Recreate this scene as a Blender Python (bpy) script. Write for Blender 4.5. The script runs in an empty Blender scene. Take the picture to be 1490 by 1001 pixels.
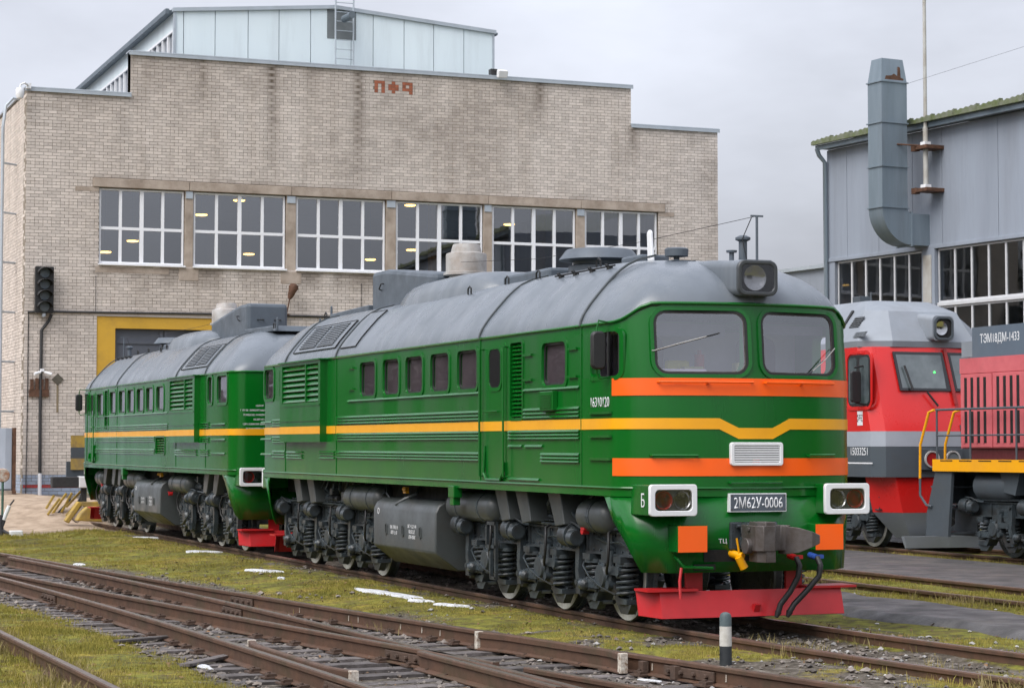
import bpy, bmesh, math, random
import numpy as np
from mathutils import Vector, Matrix
random.seed(7); rng = np.random.default_rng(11)
SC = bpy.context.scene
COL = SC.collection
PI = math.pi

# ------------------------------------------------------------------ camera, sky, sun, exposure
CAM = np.array([20.0011, -11.1080, 1.9548]); YAW, PITCH = 2.765527, 0.049507; FPX = 3105.85
PW, PH = 1490.0, 1001.0
c_fwd = np.array([math.cos(PITCH)*math.cos(YAW), math.cos(PITCH)*math.sin(YAW), math.sin(PITCH)])
c_right = np.array([math.sin(YAW), -math.cos(YAW), 0.0]); c_up = np.cross(c_right, c_fwd)
cam_d = bpy.data.cameras.new('camera'); cam = bpy.data.objects.new('camera', cam_d); COL.objects.link(cam)
cam_d.sensor_width = 36; cam_d.lens = FPX/PW*36; cam_d.clip_end = 2000; cam_d.clip_start = 0.1
m4 = Matrix.Identity(4)
for i in range(3):
    m4[i][0] = c_right[i]; m4[i][1] = c_up[i]; m4[i][2] = -c_fwd[i]; m4[i][3] = CAM[i]
cam.matrix_world = m4
SC.camera = cam
cam_d.dof.use_dof = True; cam_d.dof.focus_distance = 24.0; cam_d.dof.aperture_fstop = 9.0

SUN_EL, SUN_AZ = math.radians(50), math.radians(294)       # direction towards the sun, azimuth from +X
world = bpy.data.worlds.new('World'); SC.world = world; world.use_nodes = True
wn, wl = world.node_tree.nodes, world.node_tree.links
wn.clear()
sky = wn.new('ShaderNodeTexSky'); sky.sky_type = 'NISHITA'; sky.sun_disc = False
sky.sun_elevation = SUN_EL; sky.sun_rotation = PI/2 - SUN_AZ; sky.dust_density = 4.0; sky.air_density = 1.2; sky.ozone_density = 2.0
hsv = wn.new('ShaderNodeHueSaturation'); hsv.inputs['Saturation'].default_value = 0.26; hsv.inputs['Value'].default_value = 1.0
tc = wn.new('ShaderNodeTexCoord'); mp = wn.new('ShaderNodeMapping'); mp.inputs['Scale'].default_value = (1.0, 1.0, 2.6)
nz = wn.new('ShaderNodeTexNoise'); nz.inputs['Scale'].default_value = 2.6; nz.inputs['Detail'].default_value = 6; nz.inputs['Roughness'].default_value = 0.55
mr = wn.new('ShaderNodeMapRange'); mr.inputs[1].default_value = 0.3; mr.inputs[2].default_value = 0.7; mr.inputs[3].default_value = 0.74; mr.inputs[4].default_value = 1.22
mul = wn.new('ShaderNodeMix'); mul.data_type = 'RGBA'; mul.blend_type = 'MULTIPLY'; mul.inputs[0].default_value = 1.0
# even out the clear-sky gradient into a cloud deck
deck = wn.new('ShaderNodeMix'); deck.data_type = 'RGBA'; deck.inputs[0].default_value = 0.50
deck.inputs[7].default_value = (5.5, 5.75, 6.75, 1)
bgn = wn.new('ShaderNodeBackground'); bgn.inputs['Strength'].default_value = 0.092
wo = wn.new('ShaderNodeOutputWorld')
wl.new(sky.outputs[0], hsv.inputs['Color']); wl.new(hsv.outputs[0], deck.inputs[6])
wl.new(tc.outputs['Generated'], mp.inputs[0]); wl.new(mp.outputs[0], nz.inputs['Vector']); wl.new(nz.outputs[0], mr.inputs[0])
# overcast luminance law: a cloud deck is brighter overhead than at the horizon
sep = wn.new('ShaderNodeSeparateXYZ'); wl.new(tc.outputs['Generated'], sep.inputs[0])
law = wn.new('ShaderNodeMapRange'); law.inputs[1].default_value = 0.0; law.inputs[2].default_value = 1.0; law.inputs[3].default_value = 0.80; law.inputs[4].default_value = 1.75; wl.new(sep.outputs['Z'], law.inputs[0])
lm = wn.new('ShaderNodeMath'); lm.operation = 'MULTIPLY'; wl.new(law.outputs[0], lm.inputs[0]); wl.new(mr.outputs[0], lm.inputs[1])
wl.new(deck.outputs[2], mul.inputs[6]); wl.new(lm.outputs[0], mul.inputs[7]); wl.new(mul.outputs[2], bgn.inputs[0]); wl.new(bgn.outputs[0], wo.inputs[0])
sun_d = bpy.data.lights.new('sun', 'SUN'); sun_d.energy = 1.2; sun_d.angle = math.radians(45); sun_d.color = (1.0, 0.96, 0.9)
sun = bpy.data.objects.new('sun', sun_d); COL.objects.link(sun)
sdir = Vector((math.cos(SUN_EL)*math.cos(SUN_AZ), math.cos(SUN_EL)*math.sin(SUN_AZ), math.sin(SUN_EL)))
sun.rotation_euler = sdir.to_track_quat('Z', 'Y').to_euler()
SC.view_settings.view_transform = 'Standard'; SC.view_settings.look = 'None'
SC.view_settings.exposure = 0.95; SC.view_settings.gamma = 1.0
SC.cycles.max_bounces = 8; SC.cycles.transparent_max_bounces = 12; SC.cycles.use_denoising = True

# ------------------------------------------------------------------ helpers
def ray(px):
    return c_fwd + (px[0]-PW/2)/FPX*c_right - (px[1]-PH/2)/FPX*c_up
def at(px, ax, val):
    d = ray(px); i = 'XYZ'.index(ax); t = (val-CAM[i])/d[i]
    return CAM + t*d

MATS = {}
def mat(name, col, rough=0.6, metal=0.0, col2=None, nscale=6.0, namt=0.5, bump=0.0, bscale=40.0, coat=0.0, spec=0.5,
        streak=False, dirt=None, dirt_amt=0.0, rvar=0.12, island=0.0, alpha_dirt_scale=1.3, stain=None):
    if name in MATS: return MATS[name]
    m = bpy.data.materials.new(name); m.use_nodes = True
    nt = m.node_tree; N, Lk = nt.nodes, nt.links; b = N['Principled BSDF']
    b.inputs['Roughness'].default_value = rough; b.inputs['Metallic'].default_value = metal
    b.inputs['Specular IOR Level'].default_value = spec
    if coat: b.inputs['Coat Weight'].default_value = coat; b.inputs['Coat Roughness'].default_value = 0.12
    tcn = N.new('ShaderNodeTexCoord'); src = tcn.outputs['Object']
    if streak:
        mpn = N.new('ShaderNodeMapping'); mpn.inputs['Scale'].default_value = (1, 1, 0.12); Lk.new(src, mpn.inputs[0]); src2 = mpn.outputs[0]
    else: src2 = src
    n1 = N.new('ShaderNodeTexNoise'); n1.inputs['Scale'].default_value = nscale; n1.inputs['Detail'].default_value = 6; n1.inputs['Roughness'].default_value = 0.62
    Lk.new(src2, n1.inputs['Vector'])
    r1 = N.new('ShaderNodeMapRange'); r1.inputs[1].default_value = 0.36; r1.inputs[2].default_value = 0.68; Lk.new(n1.outputs[0], r1.inputs[0])
    if col2 is None: col2 = tuple(c*0.72 for c in col)
    mx = N.new('ShaderNodeMix'); mx.data_type = 'RGBA'; mx.inputs[6].default_value = (*col, 1); mx.inputs[7].default_value = (*col2, 1)
    ml = N.new('ShaderNodeMath'); ml.operation = 'MULTIPLY'; ml.inputs[1].default_value = namt; Lk.new(r1.outputs[0], ml.inputs[0]); Lk.new(ml.outputs[0], mx.inputs[0])
    outc = mx.outputs[2]
    if dirt is not None:
        n3 = N.new('ShaderNodeTexNoise'); n3.inputs['Scale'].default_value = alpha_dirt_scale; n3.inputs['Detail'].default_value = 8; n3.inputs['Roughness'].default_value = 0.7
        Lk.new(src2, n3.inputs['Vector'])
        r3 = N.new('ShaderNodeMapRange'); r3.inputs[1].default_value = 0.5; r3.inputs[2].default_value = 0.78; r3.inputs[4].default_value = dirt_amt; Lk.new(n3.outputs[0], r3.inputs[0])
        mx3 = N.new('ShaderNodeMix'); mx3.data_type = 'RGBA'; Lk.new(outc, mx3.inputs[6]); mx3.inputs[7].default_value = (*dirt, 1); Lk.new(r3.outputs[0], mx3.inputs[0]); outc = mx3.outputs[2]
    if stain:
        sa = N.new('ShaderNodeAttribute'); sa.attribute_name = 'stain'; mxs = N.new('ShaderNodeMix'); mxs.data_type = 'RGBA'; Lk.new(outc, mxs.inputs[6]); mxs.inputs[7].default_value = (*stain, 1); Lk.new(sa.outputs['Fac'], mxs.inputs[0]); outc = mxs.outputs[2]
    if island:
        g = N.new('ShaderNodeNewGeometry'); oi = N.new('ShaderNodeObjectInfo')
        ad = N.new('ShaderNodeMath'); ad.operation = 'ADD'; Lk.new(g.outputs['Random Per Island'], ad.inputs[0]); Lk.new(oi.outputs['Random'], ad.inputs[1])
        fr = N.new('ShaderNodeMath'); fr.operation = 'FRACT'; Lk.new(ad.outputs[0], fr.inputs[0])
        ri = N.new('ShaderNodeMapRange'); ri.inputs[3].default_value = 1-island; ri.inputs[4].default_value = 1+island; Lk.new(fr.outputs[0], ri.inputs[0])
        mi = N.new('ShaderNodeMix'); mi.data_type = 'RGBA'; mi.blend_type = 'MULTIPLY'; mi.inputs[0].default_value = 1.0; Lk.new(outc, mi.inputs[6]); Lk.new(ri.outputs[0], mi.inputs[7]); outc = mi.outputs[2]
    Lk.new(outc, b.inputs['Base Color'])
    rr = N.new('ShaderNodeMapRange'); rr.inputs[3].default_value = max(0.03, rough-rvar); rr.inputs[4].default_value = min(1, rough+rvar); Lk.new(r1.outputs[0], rr.inputs[0]); Lk.new(rr.outputs[0], b.inputs['Roughness'])
    if bump:
        n2 = N.new('ShaderNodeTexNoise'); n2.inputs['Scale'].default_value = bscale; n2.inputs['Detail'].default_value = 5; Lk.new(src, n2.inputs['Vector'])
        bp = N.new('ShaderNodeBump'); bp.inputs['Strength'].default_value = bump; bp.inputs['Distance'].default_value = 0.02; Lk.new(n2.outputs[0], bp.inputs['Height']); Lk.new(bp.outputs[0], b.inputs['Normal'])
    MATS[name] = m; return m

def glass(name, tint=(0.6, 0.63, 0.66), ior=1.75, rough=0.02):
    if name in MATS: return MATS[name]
    m = bpy.data.materials.new(name); m.use_nodes = True; nt = m.node_tree; N, Lk = nt.nodes, nt.links; N.clear()
    o = N.new('ShaderNodeOutputMaterial'); t = N.new('ShaderNodeBsdfTransparent'); t.inputs[0].default_value = (*tint, 1)
    g = N.new('ShaderNodeBsdfGlossy'); g.inputs['Roughness'].default_value = rough; g.inputs[0].default_value = (0.95, 0.97, 1, 1)
    lw = N.new('ShaderNodeLayerWeight'); pw = N.new('ShaderNodeMath'); pw.operation = 'POWER'; pw.inputs[1].default_value = 5.0; Lk.new(lw.outputs['Facing'], pw.inputs[0])
    lw.inputs[0].default_value = 0.5; F0 = ((ior-1)/(ior+1))**2
    f = N.new('ShaderNodeMapRange'); f.inputs[3].default_value = F0; f.inputs[4].default_value = 1.0; Lk.new(pw.outputs[0], f.inputs[0]); mx = N.new('ShaderNodeMixShader')
    n = N.new('ShaderNodeTexNoise'); n.inputs['Scale'].default_value = 1.4; bp = N.new('ShaderNodeBump'); bp.inputs['Strength'].default_value = 0.03; bp.inputs['Distance'].default_value = 0.03
    tcn = N.new('ShaderNodeTexCoord'); Lk.new(tcn.outputs['Object'], n.inputs['Vector']); Lk.new(n.outputs[0], bp.inputs['Height']); Lk.new(bp.outputs[0], g.inputs['Normal'])
    Lk.new(f.outputs[0], mx.inputs[0]); Lk.new(t.outputs[0], mx.inputs[1]); Lk.new(g.outputs[0], mx.inputs[2]); Lk.new(mx.outputs[0], o.inputs[0])
    MATS[name] = m; return m
def emit(name, col, s):
    m = bpy.data.materials.new(name); m.use_nodes = True; b = m.node_tree.nodes['Principled BSDF']
    b.inputs['Emission Color'].default_value = (*col, 1); b.inputs['Emission Strength'].default_value = s; b.inputs['Base Color'].default_value = (*col, 1)
    MATS[name] = m; return m

class MB:
    def __init__(s): s.v = []; s.f = []
    def add(s, vs, fs):
        o = len(s.v); s.v += [tuple(map(float, p)) for p in vs]; s.f += [tuple(i+o for i in f) for f in fs]; return s
    def box(s, x0, x1, y0, y1, z0, z1):
        vs = [(x, y, z) for x in (x0, x1) for y in (y0, y1) for z in (z0, z1)]
        return s.add(vs, [(0,1,3,2), (4,6,7,5), (0,4,5,1), (2,3,7,6), (0,2,6,4), (1,5,7,3)])
    def obox(s, c, size, R=None):
        h = [x/2 for x in size]; vs = []
        for x in (-h[0], h[0]):
            for y in (-h[1], h[1]):
                for z in (-h[2], h[2]):
                    p = Vector((x, y, z)); p = R @ p if R is not None else p
                    vs.append((p[0]+c[0], p[1]+c[1], p[2]+c[2]))
        return s.add(vs, [(0,1,3,2), (4,6,7,5), (0,4,5,1), (2,3,7,6), (0,2,6,4), (1,5,7,3)])
    def prism(s, poly, a, b, ax='y'):
        n = len(poly)
        f = {'y': lambda u, w, t: (u, t, w), 'x': lambda u, w, t: (t, u, w), 'z': lambda u, w, t: (u, w, t)}[ax]
        vs = [f(u, w, a) for u, w in poly] + [f(u, w, b) for u, w in poly]
        fs = [tuple(range(n-1, -1, -1)), tuple(range(n, 2*n))] + [(i, (i+1) % n, n+(i+1) % n, n+i) for i in range(n)]
        return s.add(vs, fs)
    def ring(s, outer, inner, a, b, ax='y'):
        n = len(outer); f = {'y': lambda u, w, t: (u, t, w), 'x': lambda u, w, t: (t, u, w), 'z': lambda u, w, t: (u, w, t)}[ax]
        vs = [f(u, w, a) for u, w in outer] + [f(u, w, a) for u, w in inner] + [f(u, w, b) for u, w in outer] + [f(u, w, b) for u, w in inner]
        fs = []
        for i in range(n):
            j = (i+1) % n
            fs += [(i, j, n+j, n+i), (2*n+i, 3*n+i, 3*n+j, 2*n+j), (i, 2*n+i, 2*n+j, j), (n+i, n+j, 3*n+j, 3*n+i)]
        return s.add(vs, fs)
    def cyl(s, p0, p1, r0, r1=None, n=14, cap=True):
        p0, p1 = Vector(p0), Vector(p1); r1 = r0 if r1 is None else r1
        d = (p1-p0).normalized(); u = d.orthogonal().normalized(); w = d.cross(u)
        vs = []
        for p, r in ((p0, r0), (p1, r1)):
            for k in range(n):
                a = 2*PI*k/n; q = p + u*math.cos(a)*r + w*math.sin(a)*r; vs.append(tuple(q))
        fs = [(k, (k+1) % n, n+(k+1) % n, n+k) for k in range(n)]
        if cap: fs += [tuple(range(n-1, -1, -1)), tuple(range(n, 2*n))]
        return s.add(vs, fs)
    def tube(s, pts, r, n=6, cap=True):
        pts = [Vector(p) for p in pts]; m = len(pts); vs = []; u = None
        rr = r if isinstance(r, (list, tuple)) else [r]*m
        for i, p in enumerate(pts):
            d = (pts[min(i+1, m-1)]-pts[max(i-1, 0)]).normalized()
            if u is None: u = d.orthogonal().normalized()
            else:
                u = (u - d*u.dot(d)); u = u.normalized() if u.length > 1e-6 else d.orthogonal().normalized()
            w = d.cross(u)
            for k in range(n):
                a = 2*PI*k/n; vs.append(tuple(p + u*math.cos(a)*rr[i] + w*math.sin(a)*rr[i]))
        fs = [(i*n+k, i*n+(k+1) % n, (i+1)*n+(k+1) % n, (i+1)*n+k) for i in range(m-1) for k in range(n)]
        if cap: fs += [tuple(range(n-1, -1, -1)), tuple(range((m-1)*n, m*n))]
        return s.add(vs, fs)
    def lathe(s, prof, c=(0, 0, 0), ax='z', n=20):
        vs = []
        for r, h in prof:
            for k in range(n):
                a = 2*PI*k/n; x, y = r*math.cos(a), r*math.sin(a)
                p = {'z': (x, y, h), 'y': (x, h, y), 'x': (h, x, y)}[ax]; vs.append((p[0]+c[0], p[1]+c[1], p[2]+c[2]))
        m = len(prof); fs = [(i*n+k, i*n+(k+1) % n, (i+1)*n+(k+1) % n, (i+1)*n+k) for i in range(m-1) for k in range(n)]
        fs += [tuple(range(n-1, -1, -1)), tuple(range((m-1)*n, m*n))]
        return s.add(vs, fs)
    def loft(s, rings, cap=True):
        n = len(rings[0]); vs = [p for r in rings for p in r]; m = len(rings)
        fs = [(i*n+k, i*n+(k+1) % n, (i+1)*n+(k+1) % n, (i+1)*n+k) for i in range(m-1) for k in range(n)]
        if cap: fs += [tuple(range(n-1, -1, -1)), tuple(range((m-1)*n, m*n))]
        return s.add(vs, fs)
    def mesh(s, name, mt, smooth=None, fix=True):
        me = bpy.data.meshes.new(name); me.from_pydata(s.v, [], s.f)
        if fix:
            bm = bmesh.new(); bm.from_mesh(me); bmesh.ops.recalc_face_normals(bm, faces=bm.faces); bm.to_mesh(me); bm.free()
        if mt is not None: me.materials.append(mt)
        if smooth:
            me.polygons.foreach_set('use_smooth', [True]*len(me.polygons)); me.set_sharp_from_angle(angle=math.radians(smooth))
        me.update(); return me
    def build(s, name, mt, parent=None, smooth=None, bevel=0.0, label=None, fix=True):
        o = bpy.data.objects.new(name, s.mesh(name, mt, smooth, fix)); COL.objects.link(o)
        if parent is not None: o.parent = parent
        if bevel:
            b = o.modifiers.new('bevel', 'BEVEL'); b.width = bevel; b.segments = 2; b.limit_method = 'ANGLE'; b.angle_limit = math.radians(40)
        if label: o['label'] = label
        return o

def inst(me, name, parent, loc=(0, 0, 0), rot=(0, 0, 0), scale=(1, 1, 1)):
    o = bpy.data.objects.new(name, me); COL.objects.link(o); o.parent = parent; o.location = loc; o.rotation_euler = rot; o.scale = scale; return o
def tag(o, label=None, cat=None, group=None, kind=None):
    if label: o['label'] = label
    if cat: o['category'] = cat
    if group: o['group'] = group
    if kind: o['kind'] = kind
    return o
def thing(name, label, cat, loc=(0, 0, 0), rot=(0, 0, 0), group=None):
    o = bpy.data.objects.new(name, None); COL.objects.link(o); o.location = loc; o.rotation_euler = rot; o.empty_display_size = 0.2
    return tag(o, label, cat, group)
def rrect(cx, cy, w, h, r, n=4):
    pts = []
    for (sx, sy, a0) in ((1, -1, -90), (1, 1, 0), (-1, 1, 90), (-1, -1, 180)):
        for k in range(n+1):
            a = math.radians(a0 + 90*k/n); pts.append((cx+sx*(w/2-r)+r*math.cos(a), cy+sy*(h/2-r)+r*math.sin(a)))
    return pts
def rect(x0, x1, z0, z1): return [(x0, z0), (x1, z0), (x1, z1), (x0, z1)]
def text(s, h, mt, parent, M, name='lettering', sx=1.0, depth=0.002, width=None, bold=0.0):
    cu = bpy.data.curves.new(name, 'FONT'); cu.body = s; cu.align_x = 'CENTER'; cu.align_y = 'CENTER'; cu.size = 1.0; cu.extrude = 0.0; cu.offset = bold
    t = bpy.data.objects.new(name, cu); COL.objects.link(t)
    dg = bpy.context.evaluated_depsgraph_get(); me = bpy.data.meshes.new_from_object(t.evaluated_get(dg)); bpy.data.objects.remove(t)
    co = np.empty(len(me.vertices)*3); me.vertices.foreach_get('co', co); co = co.reshape(-1, 3)
    if len(co) == 0: return None
    mn, mxx = co.min(0), co.max(0); co[:, 0] -= (mn[0]+mxx[0])/2; co[:, 1] -= (mn[1]+mxx[1])/2
    k = h/max(1e-6, (mxx[1]-mn[1])); co *= k
    if width: co[:, 0] *= width/max(1e-6, (mxx[0]-mn[0])*k)
    else: co[:, 0] *= sx
    me.vertices.foreach_set('co', co.ravel()); me.materials.clear(); me.materials.append(mt)
    o = bpy.data.objects.new(name, me); COL.objects.link(o); o.parent = parent; o.matrix_local = M
    so = o.modifiers.new('thickness', 'SOLIDIFY'); so.thickness = depth; so.offset = 1
    return o
def face_m(loc, nrm, up=(0, 0, 1)):
    n = Vector(nrm).normalized(); u = Vector(up); x = u.cross(n).normalized(); y = n.cross(x)
    M = Matrix.Identity(4)
    for i in range(3): M[i][0] = x[i]; M[i][1] = y[i]; M[i][2] = n[i]; M[i][3] = loc[i]
    return M
def boolean_cut(o, cutters):
    for c in cutters:
        co = c.build('cutter', None, o.parent)
        md = o.modifiers.new('cut', 'BOOLEAN'); md.operation = 'DIFFERENCE'; md.solver = 'EXACT'; md.object = co
        dg = bpy.context.evaluated_depsgraph_get(); dg.update()
        me = bpy.data.meshes.new_from_object(o.evaluated_get(dg)); o.modifiers.clear(); old = o.data; o.data = me
        bpy.data.meshes.remove(old); bpy.data.objects.remove(co)
def npmesh(name, verts, faces, mt, parent=None, smooth=False):
    me = bpy.data.meshes.new(name); nv, nf = len(verts), len(faces); k = faces.shape[1]
    me.vertices.add(nv); me.vertices.foreach_set('co', verts.astype(np.float32).ravel())
    me.loops.add(nf*k); me.loops.foreach_set('vertex_index', faces.astype(np.int32).ravel())
    me.polygons.add(nf); me.polygons.foreach_set('loop_start', np.arange(0, nf*k, k, dtype=np.int32)); me.polygons.foreach_set('loop_total', np.full(nf, k, np.int32))
    me.polygons.foreach_set('use_smooth', np.full(nf, bool(smooth)))
    me.update(calc_edges=True); me.materials.append(mt)
    o = bpy.data.objects.new(name, me); COL.objects.link(o)
    if parent is not None: o.parent = parent
    return o
# ------------------------------------------------------------------ shared paints
GREEN = mat('green_paint', (0.0014, 0.116, 0.009), 0.22, col2=(0.003, 0.088, 0.013), nscale=1.1, namt=0.7, spec=0.45, bump=0.05, bscale=1.1, rvar=0.08, dirt=(0.030, 0.062, 0.028), dirt_amt=0.5, streak=True, alpha_dirt_scale=1.0)
ROOFG = mat('roof_grey_paint', (0.135, 0.155, 0.18), 0.30, col2=(0.10, 0.117, 0.138), nscale=1.6, namt=0.8, streak=True, dirt=(0.20, 0.215, 0.235), dirt_amt=0.7, bump=0.02, bscale=1.2)
SLATE = mat('slate_grey_paint', (0.085, 0.105, 0.13), 0.5, nscale=3, namt=0.6, dirt=(0.05, 0.045, 0.04), dirt_amt=0.4)
BOGIE = mat('running_gear_grey', (0.050, 0.064, 0.074), 0.36, col2=(0.017, 0.020, 0.022), nscale=5, namt=0.8, dirt=(0.024, 0.017, 0.012), dirt_amt=0.95, alpha_dirt_scale=2.4, bump=0.15, bscale=30)
TANKG = mat('tank_grey_paint', (0.062, 0.070, 0.072), 0.42, col2=(0.045, 0.051, 0.053), nscale=2.2, namt=0.7, dirt=(0.05, 0.042, 0.035), dirt_amt=0.6, bump=0.05, bscale=4)
BLACK = mat('black_void', (0.006, 0.006, 0.006), 0.8, nscale=8)
RUBBER = mat('black_rubber', (0.014, 0.014, 0.015), 0.55, nscale=10, bump=0.05)
YELLOW = mat('yellow_paint', (0.84, 0.38, 0.002), 0.42, col2=(0.68, 0.29, 0.01), nscale=1.2, namt=0.6, coat=0.2)
ORANGE = mat('orange_paint', (0.95, 0.115, 0.003), 0.42, col2=(0.80, 0.11, 0.008), nscale=1.2, namt=0.5, coat=0.2)
RED = mat('red_paint', (0.47, 0.010, 0.014), 0.42, col2=(0.36, 0.014, 0.018), nscale=2.5, namt=0.7, dirt=(0.2, 0.03, 0.025), dirt_amt=0.4)
WHITE = mat('white_paint', (0.74, 0.75, 0.77), 0.5, nscale=4, namt=0.35)
RIMW = mat('wheel_rim_paint', (0.55, 0.55, 0.52), 0.6, col2=(0.36, 0.34, 0.3), nscale=8, namt=0.7)
STEEL = mat('worn_steel', (0.11, 0.10, 0.10), 0.45, metal=0.3, col2=(0.055, 0.042, 0.034), nscale=7, namt=0.9, bump=0.1)
RUST = mat('rusty_steel', (0.12, 0.055, 0.03), 0.8, col2=(0.06, 0.03, 0.018), nscale=9, namt=0.9, bump=0.2)
CHROME = mat('reflector', (0.55, 0.55, 0.56), 0.16, metal=1.0, nscale=5, namt=0.2, rvar=0.05)
REDLENS = mat('red_lens', (0.35, 0.02, 0.02), 0.2, nscale=20, namt=0.3)
BLUEP = mat('blue_paint', (0.03, 0.08, 0.35), 0.4)
STACKW = mat('stack_white', (0.46, 0.46, 0.46), 0.55, col2=(0.22, 0.2, 0.18), nscale=2.2, namt=0.9, dirt=(0.25, 0.13, 0.06), dirt_amt=0.5)
CABI = mat('cab_interior', (0.62, 0.57, 0.68), 0.8, nscale=2)
GL_SIDE = glass('window_glass', (0.80, 0.78, 0.80), 1.6)
GL_WS = glass('windscreen_glass', (0.95, 0.93, 0.98), 2.9)
GL_LAMP = glass('lamp_glass', (0.8, 0.8, 0.8), 1.5)

# ------------------------------------------------------------------ ground, pavement and tracks
GRADE = 0.0025
def rail_z(x): return GRADE*np.maximum(0, -np.asarray(x, float)-3.0)
pA = np.polyfit([-21, -16.9, -14.9, -11.2, -8.1, -7.6, -4, -3.5, -1.5, -.94, 1.3, 1.57, 3.2, 4.7], [-6.06, -5.36, -5.3, -4.77, -4.385, -4.375, -4.05, -3.9, -3.68, -3.72, -3.15, -3.3, -2.82, -2.52], 2)
pB = np.polyfit([-21, -20.2, -13.7, -11.4, -8.1, -5.2, -3.4, -1.6, .24, .39, 2.3, 3.2], [-6.1, -6.12, -5.51, -5.40, -5.115, -5.04, -4.98, -5.08, -4.94, -5.0, -4.89, -4.78], 2)
yA = lambda x: np.polyval(pA, x); yB = lambda x: np.where(x > 3, np.polyval(pB, 3)+(x-3)*np.polyval(np.polyder(pB), 3), np.polyval(pB, x))
yM = lambda x: np.where(np.asarray(x) > -3, .0085*(np.asarray(x, float)+3)**2, 0.0)            # main track, bends right in front of the engine
yC = lambda x: -8.52+.016*(np.asarray(x, float)+3)
yT2 = lambda x: 6.02-.012*(np.asarray(x, float)+8)
yT3 = lambda x: 12.45+0*np.asarray(x, float)
GA = .795

def vnoise(x, y, sc, seed=0):
    r = np.random.default_rng(seed); T = r.random((64, 64)); u, v = x*sc+100, y*sc+100
    i, j = np.floor(u).astype(int), np.floor(v).astype(int); fu, fv = u-i, v-j; fu = fu*fu*(3-2*fu); fv = fv*fv*(3-2*fv)
    g = lambda a, b: T[a % 64, b % 64]
    return (g(i, j)*(1-fu)+g(i+1, j)*fu)*(1-fv)+(g(i, j+1)*(1-fu)+g(i+1, j+1)*fu)*fv
def fbm(x, y, sc, seed=0): return (vnoise(x, y, sc, seed)+.5*vnoise(x, y, sc*2.1, seed+1)+.25*vnoise(x, y, sc*4.3, seed+2))/1.75
sst = lambda a, b, t: (lambda u: u*u*(3-2*u))(np.clip((t-a)/(b-a), 0, 1))
def dist_track(x, y):
    dA = np.abs(y-yA(x)); dB = np.abs(y-yB(x)); return np.minimum(dA, dB)
def ground_z(x, y):
    z = np.full_like(x, -.165)+.03*(fbm(x, y, .6, 3)-.5)+.035*(fbm(x, y, 2.3, 7)-.5)
    d = dist_track(x, y); z = z*(1-(1-sst(1.2, 1.9, d))*.0)-.048*(1-sst(.95, 1.7, d))
    m = np.abs(y-yM(x)); z += .065*(1-sst(1.0, 2.6, m))*sst(.55, .9, m)*(x < 6)      # shoulders of the main track are overgrown
    z += .02*(1-sst(.4, .8, m))
    z += rail_z(x)*(1-sst(3, 6, np.abs(y)))
    z += .05*np.exp(-((y+2.0)/.7)**2)*(x < 0)
    z += sst(2.2, 4.0, y)*.06
    # earth rises towards the shed
    z += .62*sst(-36, -43, x)*(y < 3.5) - .0 + .15*sst(-36, -43, x)*(y >= 3.5)
    z += .25*np.exp(-(((x+38.5)/2.2)**2+((y+2.6)/1.8)**2))
    z += .55*np.exp(-(((x+38.0)/1.5)**2+((y+.2)/1.2)**2))                            # heap at the buffer stop
    return z
def grass_mask(x, y):
    """1 = turf, 0 = bare gravel"""
    n = fbm(x, y, .55, 21); n2 = fbm(x, y, 1.9, 5)
    g = np.clip(.5+(n-.42)*3.0, 0, 1)
    d = dist_track(x, y); m = np.abs(y-yM(x))
    t = sst(1.0, 1.55, d+(n2-.5)*.7)
    g = np.maximum(g, .75*sst(1.4, 2.2, d))*t
    g = np.where((y < yB(x)-1.25) & (x < 2.5), np.maximum(g, sst(1.35, 1.9, np.abs(y-yB(x))+(n2-.5)*.8)), g)
    g *= np.where((m < .72) & (x < 1), .05, 1); g *= np.where((m < 1.25) & (x < .5), np.clip(n2*1.3, 0, 1), 1)
    g *= np.where((m < .72) & (x >= 1), np.clip((n-.42)*4, 0, .9), 1)
    g *= np.where((m >= .8) & (m < 2.1) & (x > -2.5), np.clip((n2-.33)*3.2, .05, 1), 1)
    sand = sst(-31.0, -34.5, x+(n-.5)*3)*(y < -.4)
    g *= 1-sand
    return np.clip(g, 0, 1), sand
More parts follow.
